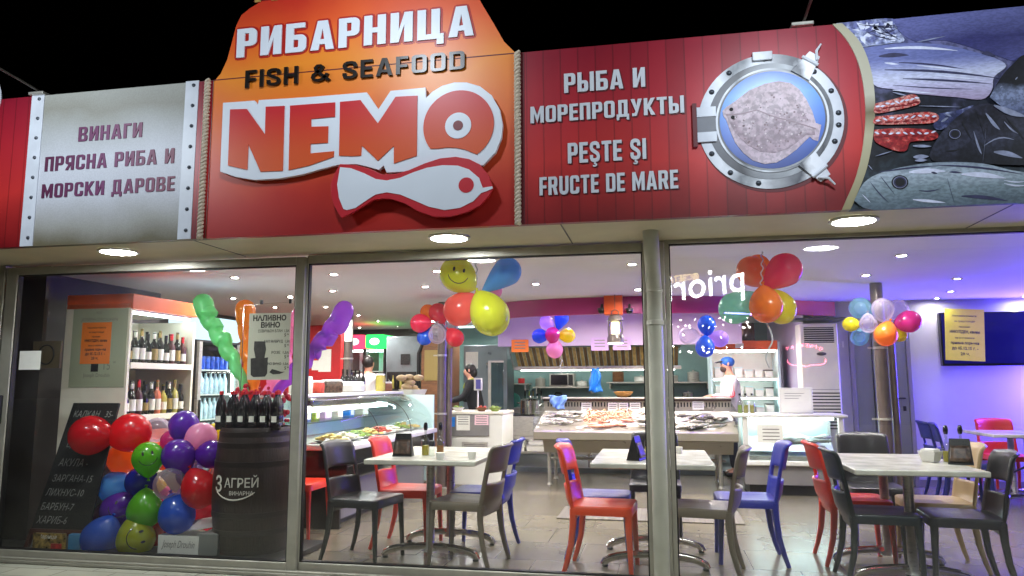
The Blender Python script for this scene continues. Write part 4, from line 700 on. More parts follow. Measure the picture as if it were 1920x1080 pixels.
m.tube([(bx+.314*math.sin(a), by-.314*math.cos(a), z) for a, z in pts], [.003+.003*math.sin(math.pi*k/10) for k in range(11)], 6); m.build('lettering', M['label'], t)
k = 0; nb = 0
for row, yy in ((0, .27), (1, .38)):
    for i in range(6):
        x = bx-.235+i*.094+.03*row; p = (x, by+yy-.42+.02 if row == 0 else by+.02, .952)
        if abs(x-bx) > .24: continue
        nb += 1; t = T('bottle', f'red capped dark bottle, {ORD[i]} from left in the {("front", "back")[row]} row on the barrel', 'bottle', p, 'wine bottles on the barrel')
        m = MB(); m.lathe([(.036, 0), (.04, .008), (.04, .05), (.037, .056), (.04, .062), (.04, .11), (.037, .116), (.04, .122), (.04, .17), (.036, .2), (.022, .238), (.013, .258), (.013, .275)], p, 18); m.build('body', M['petbottle'], t)
        MB().lathe([(.0165, .268), (.0165, .292), (.012, .295)], p, 14).build('cap', M['redcap'], t)
        MB().sheet(lambda a, b: Vector((p[0]+.0408*math.sin((a-.5)*1.1), p[1]-.0408*math.cos((a-.5)*1.1), .06+p[2]+b*.045)), 6, 1).build('label', M['label'], t)
# stand with the poster
t = T('poster_stand', 'wire stand with a printed price poster for poured wine above the barrel', 'poster', (bx, .5, .952))
a = P(468, 588, Y=.42); b = P(541, 712, Y=.42); m = MB(); m.bb(a.x, b.x, .418, .422, b.z, a.z); pst = m.build('poster', M['posterpaper'], t, smooth=False)
lx, rx_, tz, bz = P(455, 640, Y=.43).x, b.x+.12, P(460, 572, Y=.43).z, .955
m = MB(); m.tube([(lx, .43, bz), (lx, .43, tz), (rx_, .43, tz+.02), (rx_, .43, bz)], .004, 6); m.build('wire_frame', M['chrome'], t)
m = MB()
for u in (.36, .95): m.box((lx+(rx_-lx)*u*.8, .425, tz+.02), (.02, .02, .035))
m.build('clips', M['black'], t, bevel=.003)
def ptext(mb, body, px, py, h, w=None, Y=.417, bold=.015, al='L', sx=1): v = P(px, py, Y=Y); mb.text(body, (v.x, Y, v.z), XR, ZU, w, h, 0, bold, align=al, res=2, sx=sx)
W_ = b.x-a.x; m = MB()
ptext(m, 'НАЛИВНО', 505.5, 601.5, .047, W_*.8, bold=.04, al='C'); ptext(m, 'ВИНО', 507, 614.5, .047, W_*.46, bold=.04, al='C'); ptext(m, 'СОВИНЬОН БЛАН  1,5л.', 543, 622.5, .024, W_*.76, al='R'); ptext(m, 'БЯЛ МАВРУД  1,5л.', 544, 642, .022, W_*.62, al='R'); ptext(m, 'РОЗЕ  1,5л.', 542, 663, .022, W_*.42, al='R'); ptext(m, 'ЧЕРВЕНО ВИНО  1,5л.', 541, 684, .02, W_*.72, al='R')
for py in (631, 651, 672, 693): ptext(m, '5', 533, py, .026); ptext(m, '00', 538, py-3, .012)
m.build('lettering', M['ink'], pst)
m = MB(); pp = lambda u, v, d: Vector((u, .4175-d, v)); g = lambda *p: [(P(x, y, Y=.4175).x, P(x, y, Y=.4175).z) for x, y in p]
m.prism(g((477, 640), (497, 640), (499, 655), (496, 671), (503, 670), (502, 675), (501, 700), (497, 706), (475, 707), (470, 703), (470, 672), (479, 671), (476, 655)), pp, 0, .001); m.prism(g((505, 698), (510, 692), (518, 694), (527, 697), (534, 697), (525, 701), (512, 702)), pp, 0, .001); m.build('barrel_print', M['darkprint2'] if 'darkprint2' in M else q('darkprint2', rgb(52, 50, 48), .5, noise=(30, .3)), pst, smooth=False)
# red garland around the bottles
m = MB(); random.seed(3)
for k in range(70): m.ball((bx+random.uniform(-.34, .3), by+random.uniform(.06, .28), .97+random.random()*.32), random.uniform(.012, .028), 6, 4)
tag(m.build('garland', M['coilred']), 'shiny dark red garland curling behind the bottles on the barrel', 'garland', kind='stuff')
tag(MB().bb(-5.6, -2.68, .05, .8, .001, .042).build('display_plinth', M['black'], bevel=.004), 'low black plinth under the balloons and boxes in the left window', 'plinth')
# blackboard
t = T('blackboard', 'black chalkboard with handwritten fish prices leaning behind the left pane', 'chalkboard', (-4.6, .3, 0))
Pb = lambda u, v: Vector((-4.905+u*.53*(1-.2*v)+v*.21, .16+.16*v, .02+v*1.13))   # u across, v up
def bpatch(u0, u1, v0, v1, th, off=0):
    m = MB(); n = Vector((0, -1, .14)).normalized(); c = [Pb(u0, v0), Pb(u1, v0), Pb(u1, v1), Pb(u0, v1)]
    m.add([p+n*off for p in c]+[p+n*(off+th) for p in c], [(0, 1, 2, 3), (7, 6, 5, 4), (0, 4, 5, 1), (1, 5, 6, 2), (2, 6, 7, 3), (3, 7, 4, 0)]); return m
bpatch(0, 1, .14, 1, .02).build('slate', M['board'], t, bevel=.003); bpatch(0, 1, .1, .14, .03).build('foot_rail', M['boardframe'], t); bpatch(-.0, .06, -.0, .14, .03).build('leg', M['boardframe'], t); bpatch(.94, 1, 0, .14, .03).build('leg', M['boardframe'], t)
m = MB(); rr = (Pb(1, .5)-Pb(0, .5)).normalized(); uu = (Pb(0, 1)-Pb(0, 0)).normalized(); nn = Vector((0, -1, .14)).normalized()
for s_, u, v, h in (('КАЛКАН   35-', .1, .9, .052), ('ЛАВРАК', .1, .80, .052), ('ЦЕРНА', .16, .69, .06), ('АКУЛА -', .12, .56, .06), ('ЗАРГАНА-15', .1, .455, .055), ('ЛИХНУС-10', .06, .36, .055), ('БАРБУН-7', .06, .265, .055), ('ХАРИБ-6', .06, .175, .058)):
    p = Pb(u, v)+nn*.0215; m.text(s_, p, rr, uu, None, h, 0, -.006, slant=.12, sx=.8, res=2)
m.build('chalk_writing', M['chalk'], t)
for k in range(1): pass
t = T('poster_card', 'gold and red printed card standing at the foot of the chalkboard', 'card', (-4.7, .14, .004))
m = MB(); m.box((-4.66, .12, .085), (.28, .012, .15), rz=R(2)); m.build('card', mat('gold card print', rgb(150, 124, 62), .3, noise=(30, .9)), t); m = MB(); m.box((-4.59, .112, .055), (.09, .006, .06), rz=R(2)); m.build('red_patch', mat('red card print', rgb(190, 56, 50), .4, noise=(30, .5)), t); m = MB(); m.text('Царица', (-4.76, .1115, .12), XR, ZU, .17, .03, 0, .01, slant=.3); m.build('lettering', M['label'], t)
tag(MB().box((-4.44, .16, .09), (.11, .09, .14), rz=R(20)).build('blue_carton', mat('pale blue card', rgb(50, 120, 160), .5), bevel=.004), 'small blue carton between the chalkboard and the lowest blue balloon', 'carton')
t = T('wine_box', 'open white carton with script lettering at the foot of the barrel', 'box', (-3.73, .22, 0))
a = P(297, 1003, Y=.13); b = P(371, 1037, Y=.13); m = MB(); x0, x1, z0, z1 = a.x, b.x, .045, a.z
for bxx in ((x0, x1, .13, .134, z0, z1), (x0, x1, .33, .334, z0, z1), (x0, x0+.004, .134, .33, z0, z1), (x1-.004, x1, .134, .33, z0, z1), (x0, x1, .134, .33, z0, z0+.004)): m.bb(*bxx)
m.build('carton', M['paper'], t, smooth=False); m = MB(); m.box((x0+.2, .3, z1+.05), (.34, .14, .004), rx=R(28), ry=R(-10)); m.build('lid', M['paper'], t); m = MB(); m.text('Joseph Drouhin', ((x0+x1)/2, .129, z0+.045), XR, ZU, (x1-x0)*.82, .055, 0, -.004, slant=.45, align='C'); m.build('lettering', M['greyink'], t)
tag(MB().box((x1+.06, .24, .1), (.16, .2, .19), rz=R(4)).build('grey_carton', mat('grey card', rgb(120, 122, 118), .6), bevel=.003), 'plain grey carton between the white carton and the barrel', 'box')
a = P(33, 658, Y=-.06); b = P(70, 693, Y=-.06); tag(MB().bb(a.x, b.x, -.037, -.0355, b.z, a.z).build('paper_note', M['paper'], smooth=False), 'blank white paper note stuck on the left pane', 'note')
t = T('wall_picture', 'dim picture of a ringed barrel end on the dark partition', 'picture', (-5.3, .33, 1.3)); a = P(62, 640, Y=.33); b = P(110, 690, Y=.33)
wall(-6.5, -5.1, .36, .40, 0, CEIL, M['darkwall'], 'dark panel at the far left behind the chalkboard', 'panel', 'panel')
MB().bb(a.x, b.x, .335, .355, b.z, a.z).build('board', mat('dim picture', rgb(96, 84, 60), .6, noise=(8, .2)), t); m = MB(); cx, cz = (a.x+b.x)/2, (a.z+b.z)/2
for k in range(1): m.tube([(cx+.075*math.cos(R(d)), .334, cz+.08*math.sin(R(d))) for d in range(0, 361, 15)], .006, 6)
m.build('ring', M['black'], t)
# ---------------------------------------------------------------- wine rack (open to the right) and drinks fridge along the left wall
t = T('wine_rack', 'tall lit wine cabinet with orange top and a pale end panel', 'cabinet', (-4.75, 1.0, 0)); x0, x1, y0, y1 = -5.08, -4.44, .58, 1.5
MB().bb(x0, x1, y0, y0+.03, 0, 2.0).build('end_panel', M['cream'], t, bevel=.004); MB().bb(x0, x1, y1-.03, y1, 0, 1.9).build('end_panel', M['cream'], t); MB().bb(x0, x0+.03, y0+.03, y1-.03, 0, 1.9).build('back_panel', M['cream'], t)
MB().bb(x0, x1+.02, y0-.0, y1, 1.95, 2.08).build('top', M['orangepaint'], t, bevel=.006); MB().bb(x0+.03, x1-.02, y0+.04, y1-.04, 1.935, 1.949).build('ceiling_panel', M['whiteplastic'], t); MB().bb(x1-.06, x1-.03, y0+.05, y1-.05, 1.915, 1.93).build('tube_light', TUBEB, t)
for k, z in enumerate((1.47, 1.02, .55, .12)): s = MB().bb(x0+.03, x1, y0+.031, y1-.031, z-.03, z).build('shelf', M['whiteplastic'], t); MB().bb(x1+.001, x1+.012, y0+.031, y1-.031, z-.032, z+.02).build('price_rail', M['cream'], s)
MB().bb(x1-.05, x1-.02, y0+.031, y1-.031, .56, .9).build('orange_board', M['orangepaint'], t)
for sh, z, cols in ((0, 1.47, 'dddddddrdr'), (1, 1.02, 'ddrddwwdwd')):
    for i, c in enumerate(cols):
        p = (x1-.07, y0+.085+i*.083, z+.001); cm, nm = {'d': (M['winebottle'], 'dark wine bottle'), 'g': (M['whitewine'], 'pale green wine bottle'), 'r': (M['winered'], 'dark red wine bottle'), 'w': (M['rosebottle'] if i % 2 else M['whitewine'], 'light wine bottle')}[c]
        t2 = T('bottle', f'{nm}, {ORD[i]} from the front on the {("upper", "lower")[sh]} wine cabinet shelf', 'bottle', p, 'bottles in the wine cabinet')
        h = .30+.02*((i*7) % 3-1); MB().lathe(bottle_prof(.036, h, .36), p, 14).build('body', cm, t2)
        m = MB(); rr_ = .0372; m.sheet(lambda a_, b_: Vector((p[0]+rr_*math.cos((a_-.5)*2.6-.6), p[1]+rr_*math.sin((a_-.5)*2.6-.6), p[2]+.05+b_*(.1 if i % 3 else .07))), 6, 1); m.build('label', M['goldlabel'] if (i+sh) % 4 == 0 else M['label'], t2)
        MB().lathe([(.0142, h*.8), (.0148, h*1.005), (.001, h*1.01)], p, 10).build('capsule', M['redcap'] if c == 'r' else M['label'] if (i % 3 == 1) else M['goldlabel'] if i % 3 else M['black'], t2)
        if i % 2 == 0:
            t3 = T('bottle', f'bottle in the back row, {ORD[i//2]} from the front, {("upper", "lower")[sh]} wine cabinet shelf', 'bottle', (p[0]-.1, p[1]+.03, z), 'bottles in the wine cabinet'); MB().lathe(bottle_prof(.036, .31, .36), (p[0]-.1, p[1]+.03, z+.001), 12).build('body', M['winebottle'], t3)
t = T('poster', 'pale wine poster with a handwritten price on the end panel of the wine cabinet', 'poster', (-4.75, .57, 1.1)); yp = .5775
a = P(139, 580, Y=yp); b = P(232, 726, Y=yp); MB().bb(a.x, b.x, yp-.002, yp, b.z, a.z).build('sheet', M['posterpaper2'], t, smooth=False); m = MB()
for s_, px, py, h, w in (('KG', 186, 588, .022, .05), ('JOSEPH DROUHIN', 186, 602, .03, .36), ('Joseph Drouhin', 180, 707, .035, .26)): ptext(m, s_, px, py, h, w, Y=yp-.0025, bold=0, al='C')
ptext(m, '15', 194, 693, .075, Y=yp-.0025, bold=-.012, sx=.8); ptext(m, '00', 212, 681, .02, Y=yp-.0025, bold=0); m.build('lettering', M['greyink'], t)
m = MB(); v = P(177, 697, Y=yp); m.bb(v.x-.035, v.x+.035, yp-.004, yp-.002, v.z, v.z+.11); m.build('bottle_print', M['black'], t)
NOTE = [('Уважаеми клиенти,', .012, .55, 0), ('за предстоящия', .012, .45, 0), ('празник', .012, .25, 0), ('НИКУЛДЕН, каним', .018, .66, .03), ('ви и очакваме', .012, .42, 0), ('приема поръчки', .017, .62, .02), ('до 05.12.15 г. -', .02, .58, .02), ('20 ч.', .02, .2, .02)]
def notice(label, m_, a, b, y, scale):
    t = T('notice', label, 'notice', ((a.x+b.x)/2, y, b.z)); MB().bb(a.x, b.x, y-.002, y, b.z, a.z).build('sheet', m_, t, smooth=False); m = MB(); H = a.z-b.z; w = b.x-a.x
    for k, (s_, h, ww, bo) in enumerate(NOTE): m.text(s_, ((a.x+b.x)/2, y-.0026, a.z-H*(.15+.107*k)), XR, ZU, w*ww*1.15, h*scale, 0, bo+.01, align='C', res=1)
    m.build('lettering', M['ink'], t); return t
notice('orange paper notice taped on the pale wine poster', M['orangepaper'], P(155, 605, Y=yp-.004), P(205, 682, Y=yp-.004), yp-.004, 1.35)
# drinks fridge with glass door
t = T('fridge', 'tall glass door fridge full of bottled water next to the wine cabinet', 'fridge', (-4.75, 1.95, 0)); y0, y1 = 1.54, 2.3
MB().bb(x0, x1, y0, y0+.03, 0, 1.72).build('side', M['charcoal'], t); MB().bb(x0, x1, y1-.03, y1, 0, 1.72).build('side', M['charcoal'], t); MB().bb(x0, x0+.03, y0+.03, y1-.03, 0, 1.72).build('back', M['whiteplastic'], t); MB().bb(x0, x1, y0, y1, 1.721, 1.74).build('top', M['charcoal'], t); MB().bb(x0, x1, y0+.03, y1-.03, 0, .14).build('plinth', M['black'], t)
hm = lamp_mat('fridge header glow', (.62, .86, 1, 1), 1.3); MB().bb(x1-.35, x1+.03, y0, y1, 1.742, 1.98).build('header', hm, t, bevel=.04, segs=4)
MB().bb(x1+.002, x1+.012, y0+.05, y1-.05, .18, 1.68).build('glass_door', CASEG, t, smooth=False); m = MB()
for b_ in ((y0, y0+.05, .15, 1.72), (y1-.05, y1, .15, 1.72)): m.bb(x1+.001, x1+.03, b_[0], b_[1], b_[2], b_[3])
m.build('door_frame', M['steel'], t); MB().bb(x1+.031, x1+.05, y0+.02, y0+.04, .75, 1.15).build('handle', M['black'], t, bevel=.004)
for y in (y0+.045, y1-.06): MB().bb(x1-.05, x1-.03, y, y+.012, .2, 1.65).build('tube_light', TUBEB, t)
for k in range(6):
    z = .2+k*.25; MB().bb(x0+.04, x1-.06, y0+.04, y1-.04, z-.012, z).build('shelf', M['whiteplastic'], t)
    for i in range(8):
        p = (x1-.11, y0+.09+i*.082, z+.001); c = M['bluecan'] if k == 5 else M['water']; ob = MB().lathe([(.03, 0), (.033, .01), (.033, .12), (.028, .135)] if k == 5 else [(.03, 0), (.033, .01), (.033, .14), (.012, .19), (.012, .21)], p, 10).build('drink_bottle' if k < 5 else 'drink_can', c)
        tag(ob, (f'blue drink can, {ORD[i]} from the front on the top fridge shelf' if k == 5 else f'clear water bottle, {ORD[i]} from the front on the {ORD[4-k]} row of bottles from the top'), 'can' if k == 5 else 'bottle', 'drinks in the glass door fridge')
# ================================================================ balloons
BM = {}
BCOL = dict(red=(rgb(224, 22, 40), 0), crimson=(rgb(214, 44, 66), .1), purple=(rgb(110, 42, 180), 0), violet=(rgb(140, 66, 190), .05), pink=(rgb(246, 170, 206), .1), yellow=(rgb(232, 220, 20), .02), lime=(rgb(232, 236, 36), .03), magenta=(rgb(220, 50, 140), .05), orange=(rgb(252, 146, 44), .12), green=(rgb(110, 196, 40), .02), blue=(rgb(28, 100, 220), .03), dkblue=(rgb(24, 44, 170), 0), sky=(rgb(110, 185, 246), .08), clear=(rgb(214, 202, 216), .84), lav=(rgb(178, 140, 220), .45), coral=(rgb(248, 110, 96), .08), olive=(rgb(188, 196, 30), .05), plum=(rgb(130, 30, 110), .05), mint=(rgb(150, 236, 170), .12), seagreen=(rgb(150, 220, 186), .42), rose=(rgb(240, 54, 100), .2), aqua=(rgb(150, 205, 222), .72), amber=(rgb(232, 158, 62), .15), twist=(rgb(186, 112, 226), .22), clearorange=(rgb(240, 140, 96), .4))
def bmat(c):
    if c not in BM: BM[c] = balloon_mat('balloon rubber '+c, BCOL[c][0], BCOL[c][1])
    return BM[c]
def balloon(c, px, py, rpx, Y, kdir, label, grp, el=1.06, face=None, dy=0, tear=.22):
    """kdir: direction the knot points, degrees in the x-z plane (0 = right, 90 = up)"""
    ctr = P(px, py, Y=Y); r = rpx/1385*(ctr-CAM).dot(fw); d = Vector((math.cos(R(kdir)), dy, math.sin(R(kdir)))).normalized()
    t = T('balloon', label, 'balloon', ctr+d*r*(el+tear)*1.03, grp); mtx = Matrix.Translation(ctr) @ d.to_track_quat('Z', 'Y').to_matrix().to_4x4()
    prof = []
    for k in range(17):
        a = math.pi*k/16; z = -math.cos(a)*r*el; rad = math.sin(a)*r
        if a > math.pi/2: s = (a-math.pi/2)/(math.pi/2); rad *= 1-.12*s-.3*min(tear, .6)*s; z += r*tear*s**1.6
        prof.append((max(rad, .004), z))
    MB().lathe(prof, mtx=mtx, seg=24).build('skin', bmat(c), t); top = prof[-1][1]
    MB().lathe([(.004, top-.004), (.006, top+.004), (.014, top+.018), (.012, top+.02), (.003, top+.012)], mtx=mtx, seg=10).build('knot', bmat(c), t)
    if face is not None:
        vd = (CAM-ctr).normalized(); rr = XR.copy(); rr = (rr-vd*rr.dot(vd)).normalized(); uu = vd.cross(rr); ca, sa = math.cos(R(face)), math.sin(R(face)); r2, u2 = rr*ca+uu*sa, uu*ca-rr*sa
        f = lambda x, y: ctr+(r2*x+u2*y+vd*math.sqrt(max(0, 1-x*x-y*y))).normalized()*r*1.012*(1+(el-1)*abs((r2*x+u2*y).dot(d)))
        m = MB()
        for sx_ in (-.27, .27): m.add([f(sx_+.065*math.cos(k*math.pi/5), .3+.12*math.sin(k*math.pi/5)) for k in range(10)], [tuple(range(10))])
        m.tube([f(.55*math.sin(R(a_)), .12-.55*math.cos(R(a_))) for a_ in range(-72, 73, 9)], r*.022, 5); m.build('smile', M['ink'], t)
    return ctr, r
G1 = 'balloons piled behind the left pane'
z5 = lambda x, y: (x/1.741, 460+y/1.741)
for c, x, y, r, Y, kd, lab, kw in (
    ('red', 296, 620, 64, .2, 0, 'red balloon farthest left in front of the chalkboard', {}), ('red', 425, 612, 63, .3, 200, 'large red balloon second from left at the top of the pile', {}), ('clear', 512, 603, 40, .55, 200, 'clear balloon tucked behind the large red one', {}), ('purple', 600, 590, 48, .5, 260, 'topmost purple balloon of the pile', {}), ('pink', 655, 630, 50, .45, 220, 'pale pink balloon at the top right of the pile', {}), ('yellow', 706, 618, 38, .6, 220, 'yellow balloon peeking out behind the pale pink one', dict(face=-40)), ('magenta', 562, 642, 38, .5, 250, 'hot pink balloon under the topmost purple one', {}), ('orange', 402, 693, 50, .48, 60, 'orange balloon under the large red one', {}),
    ('green', 483, 695, 50, .22, -85, 'bright green smiling balloon in the middle of the pile', dict(face=12)), ('purple', 583, 688, 53, .3, -60, 'purple balloon right of the green smiling one', {}), ('purple', 690, 682, 46, .4, 180, 'purple balloon at the right edge of the pile', {}), ('dkblue', 460, 770, 48, .36, 40, 'dark blue balloon under the green smiling one', {}), ('sky', 378, 790, 52, .42, 20, 'light blue balloon at the left side of the pile', {}), ('clear', 553, 778, 49, .24, 60, 'clear pinkish balloon in the centre of the pile', {}), ('red', 652, 796, 59, .26, 120, 'round red balloon above the barrel foot', {}), ('clear', 664, 728, 34, .5, 100, 'clear balloon above the round red one', {}), ('orange', 708, 758, 34, .62, 100, 'orange balloon hidden beside the barrel', {}), ('plum', 350, 880, 44, .42, 30, 'plum coloured balloon at the lower left of the pile', {}),
    ('purple', 385, 862, 54, .36, 45, 'dark purple balloon at the lower left of the pile', dict(face=-20)), ('green', 473, 864, 56, .25, 90, 'plain green balloon low in the pile', {}), ('blue', 577, 880, 58, .24, 110, 'bright blue balloon above the white carton', {}), ('rose', 655, 860, 42, .45, 110, 'hot pink balloon behind the round red one', {}), ('blue', 330, 952, 61, .22, 60, 'large blue balloon lying at the bottom left of the pile', {}), ('olive', 443, 957, 60, .2, 100, 'olive yellow smiling balloon at the bottom of the pile', dict(face=-70)), ('red', 516, 938, 44, .42, 100, 'red balloon half hidden at the bottom behind the olive one', {}),
    ('orange', 700, 660, 40, .75, 100, 'orange balloon behind the purple one at the right edge', {}), ('magenta', 520, 840, 50, .6, 90, 'hot pink balloon buried deep inside the pile', {}), ('sky', 430, 830, 46, .62, 90, 'light blue balloon buried inside the pile', {}), ('red', 540, 1000-80, 40, .5, 80, 'red balloon wedged behind the white carton', {}), ('purple', 620, 745, 44, .5, 100, 'purple balloon deep behind the clear pinkish one', {}), ('green', 640, 650, 40, .68, 100, 'green balloon deep behind the pale pink one', {}), ('coral', 540, 690, 42, .6, 100, 'coral balloon deep in the middle of the pile', {}), ('blue', 420, 900, 42, .5, 80, 'blue balloon deep at the bottom of the pile', {}), ('yellow', 500, 800, 44, .58, 100, 'yellow balloon deep behind the plain green one', {}), ('rose', 690, 890, 40, .6, 100, 'rose red balloon low beside the barrel', {}), ('lav', 610, 830, 40, .55, 100, 'lavender balloon behind the bright blue one', {})):
    if not (c == 'red' and x == 425): kw = dict(kw)
    px, py = z5(x, y); balloon(c, px, py, r/1.741, Y, kd, lab, G1, **kw)
def cluster(grp, items, ribbon=None, hang=None):
    for it in items: balloon(*it[:6], it[6], grp, **(it[7] if len(it) > 7 else {}))
    if ribbon: m = MB(); pts = ccurve([P(x, y, Y=Y) for x, y, Y in ribbon[0]], 10); m.tube([p+Vector((.008*math.sin(i*1.3), 0, 0)) for i, p in enumerate(pts)], .005, 5); tag(m.build('ribbon', M['sheer']), ribbon[1], 'ribbon')
cluster('balloon cluster hanging in the middle pane', [('lime', 859, 516, 33, .4, -40, 'yellow smiling balloon at the top left of the middle cluster', dict(face=-12, el=1.1)), ('sky', 950, 510, 27, .42, 218, 'sky blue teardrop balloon at the top right of the middle cluster', dict(tear=1.35)), ('coral', 863, 580, 31, .42, 45, 'coral red balloon at the lower left of the middle cluster', {}), ('lime', 918, 589, 37, .32, 118, 'large yellow balloon at the lower right of the middle cluster', dict(el=1.15)), ('pink', 925, 545, 16, .55, 180, 'pink balloon hidden at the middle of the middle cluster')], ([(893, 487, .4), (893, 520, .4), (890, 545, .4)], 'clear ribbon holding the middle balloon cluster'))
cluster('balloon cluster by the steel column', [('orange', 803, 586, 15, 3.6, -50, 'orange balloon at the top of the column cluster'), ('crimson', 822, 587, 18, 3.55, -60, 'dark red balloon at the top right of the column cluster'), ('rose', 788, 606, 18, 3.5, 0, 'crimson balloon at the left of the column cluster'), ('clear', 820, 627, 17, 3.4, 90, 'milky pink balloon at the bottom of the column cluster'), ('blue', 797, 632, 15, 3.6, 60, 'blue balloon at the bottom left of the column cluster'), ('crimson', 853, 633, 17, 3.5, 130, 'pinkish red balloon at the right of the column cluster'), ('clear', 848, 607, 14, 3.6, 180, 'clear balloon hidden behind the column cluster')])
cluster('small balloon cluster over the fish counter', [('lav', 1025, 605, 13, 4.6, -40, 'lavender balloon at the top left of the counter cluster'), ('blue', 1053, 597, 14, 4.6, 250, 'blue balloon at the top of the counter cluster', dict(tear=.7)), ('blue', 1012, 630, 14, 4.6, 0, 'blue balloon at the left of the counter cluster'), ('magenta', 1036, 628, 14, 4.5, -90, 'hot pink balloon in the centre of the counter cluster'), ('yellow', 1064, 629, 14, 4.6, 180, 'yellow balloon at the right of the counter cluster'), ('pink', 1040, 655, 16, 4.55, 90, 'pink balloon at the bottom of the counter cluster')], ([(1046, 660, 4.55), (1053, 675, 4.55), (1050, 688, 4.55), (1053, 700, 4.55)], 'curled ribbon under the small counter cluster'))
cluster('balloon cluster hanging in the right pane', [('rose', 1470, 507, 32, .45, 220, 'rose red balloon at the top right of the right cluster', dict(tear=.6)), ('clearorange', 1410, 509, 28, .55, -50, 'clear orange balloon at the top left of the right cluster'), ('orange', 1422, 500, 22, .7, -70, 'orange balloon behind the clear orange one'), ('seagreen', 1379, 577, 30, .5, 35, 'pale green balloon at the lower left of the right cluster', dict(tear=.6)), ('orange', 1436, 573, 31, .36, 95, 'bright orange balloon in the middle of the right cluster'), ('yellow', 1462, 576, 29, .55, 120, 'yellow balloon behind the bright orange one', dict(el=1.15))], ([(1428, 472, .4), (1429, 500, .4), (1427, 535, .4)], 'clear ribbon holding up the right balloon cluster'))
m = MB(); pts = ccurve([P(x, y, Y=.4) for x, y in ((1437, 606), (1445, 622), (1448, 640), (1441, 655), (1436, 672), (1443, 690))], 10); m.tube(pts, .006, 5); tag(m.build('ribbon', M['sheer']), 'long white ribbon trailing below the right balloon cluster', 'ribbon')
cluster('blue balloon cluster in front of the fridge shelf', [('blue', 1325, 609, 17, 2.9, -90, 'upper blue balloon of the blue cluster'), ('blue', 1322, 651, 18, 2.85, 90, 'lower blue balloon of the blue cluster'), ('lav', 1349, 635, 16, 2.95, 170, 'pink lavender balloon at the right of the blue cluster'), ('clear', 1291, 629, 17, 2.95, 0, 'clear balloon at the left of the blue cluster')])
cluster('balloon cluster tied to the right column', [('aqua', 1614, 578, 20, 3.3, -30, 'pale blue balloon at the top left of the right column cluster'), ('yellow', 1595, 608, 14, 3.2, 0, 'small yellow balloon at the left of the right column cluster'), ('clear', 1628, 607, 16, 3.1, 90, 'clear balloon in the middle of the right column cluster'), ('clear', 1655, 580, 20, 3.1, -90, 'clear balloon in front of the right column'), ('clear', 1683, 581, 19, 3.3, -120, 'clear balloon at the top right of the right column cluster'), ('magenta', 1704, 603, 21, 3.2, 190, 'hot pink balloon at the right of the right column cluster'), ('orange', 1661, 627, 21, 3.05, 70, 'orange balloon at the bottom of the right column cluster'), ('yellow', 1686, 627, 14, 3.3, 150, 'yellow balloon behind the orange one at the right column'), ('aqua', 1612, 632, 16, 3.35, 40, 'pale blue balloon at the bottom left of the right column cluster')])
# twisted balloons standing on the barrel
def spiral(c, pts, rads, Y, label):
    p = ccurve([P(x, y, Y=Y) for x, y in pts], 9); n = len(p); t = T('twisted_balloon', label, 'balloon', p[-1], 'twisted balloons behind the bottles'); rr = []
    for i in range(n):
        u = i/(n-1)*(len(rads)-1); k = int(min(u, len(rads)-2)); r_ = rads[k]+(rads[k+1]-rads[k])*(u-k); rr.append(r_/1385*5.6*(1+.09*math.sin(i*.9)*(i > 8)))
    p = [v+Vector((math.cos(i*.8), 0, math.sin(i*.8)))*rr[i]*.28*min(1, max(0, (i-5)/6)) for i, v in enumerate(p)]; d0 = (p[0]-p[1]).normalized(); r0_ = rr[0]; p = [p[0]+d0*r0_*math.cos(R(a)) for a in (8, 30, 55)]+p; rr = [r0_*math.sin(R(a)) for a in (8, 30, 55)]+rr
    MB().tube(p, rr, 18).build('skin', bmat(c), t)
spiral('mint', [(381, 569), (388, 590), (405, 618), (425, 650), (445, 690), (462, 735)], [21, 20, 15, 17, 14, 11, 7], .62, 'green twisted balloon leaning to the left over the pile')
spiral('amber', [(460, 580), (462, 610), (463, 650), (470, 690), (478, 735)], [21, 20, 13, 14, 13, 10], .7, 'orange twisted balloon behind the price poster')
spiral('pink', [(565, 590), (556, 620), (540, 655), (520, 700), (505, 740)], [20, 20, 18, 16, 13], .75, 'pink twisted balloon behind the left mullion')
spiral('twist', [(645, 582), (630, 612), (606, 640), (580, 668), (548, 700), (520, 738)], [20, 21, 17, 17, 15, 12, 9], .66, 'violet twisted balloon leaning right across the mullion')
# ================================================================ columns, lantern, cameras
q('column', rgb(104, 92, 86), .35, .4, noise=(10, .15))
def column(x, y, label, extra):
    t = T('column', label, 'column', (x, y, 0)); MB().lathe([(.062, .0), (.062, CEIL-.002)], (x, y, 0), 24).build('tube', M['column'], t); MB().lathe([(.1, .001), (.1, .012), (.064, .014)], (x, y, 0), 24).build('base_plate', M['steel'], t)
    if extra: ex, ey = extra; MB().lathe([(.035, .0), (.035, CEIL-.6)], (x+ex, y+ey, 0), 16).build('side_tube', M['column'], t)
    for z in (.92, 1.66): m = MB(); m.lathe([(.063, -.012), (.072, -.01), (.072, .01), (.063, .012)], (x, y, z), 24); m.box((x-.09, y, z), (.06, .012, .016)); m.build('clamp', M['steel'], t)
    return t
column(-2.72, 4.2, 'steel column standing between the deli counter and the cash desk', (.09, .02)); column(-4.36, 5.0, 'steel column in front of the red partition wall', None); column(2.3, 3.4, 'dark steel column in front of the grey door', (.12, .03))
a = P(647, 600, Y=4.92); b = P(660, 640, Y=4.92); tag(MB().bb(a.x, b.x, 4.92, 4.922, b.z, a.z).build('paper_sheet', M['paper']), 'paper sheet taped to the column by the red partition', 'paper')
lx, ly, lz = -.485, 3.85, 1.77
t = T('lantern', 'round metal ship lantern glowing warm white over the fish counter', 'lantern', (lx, ly, lz))
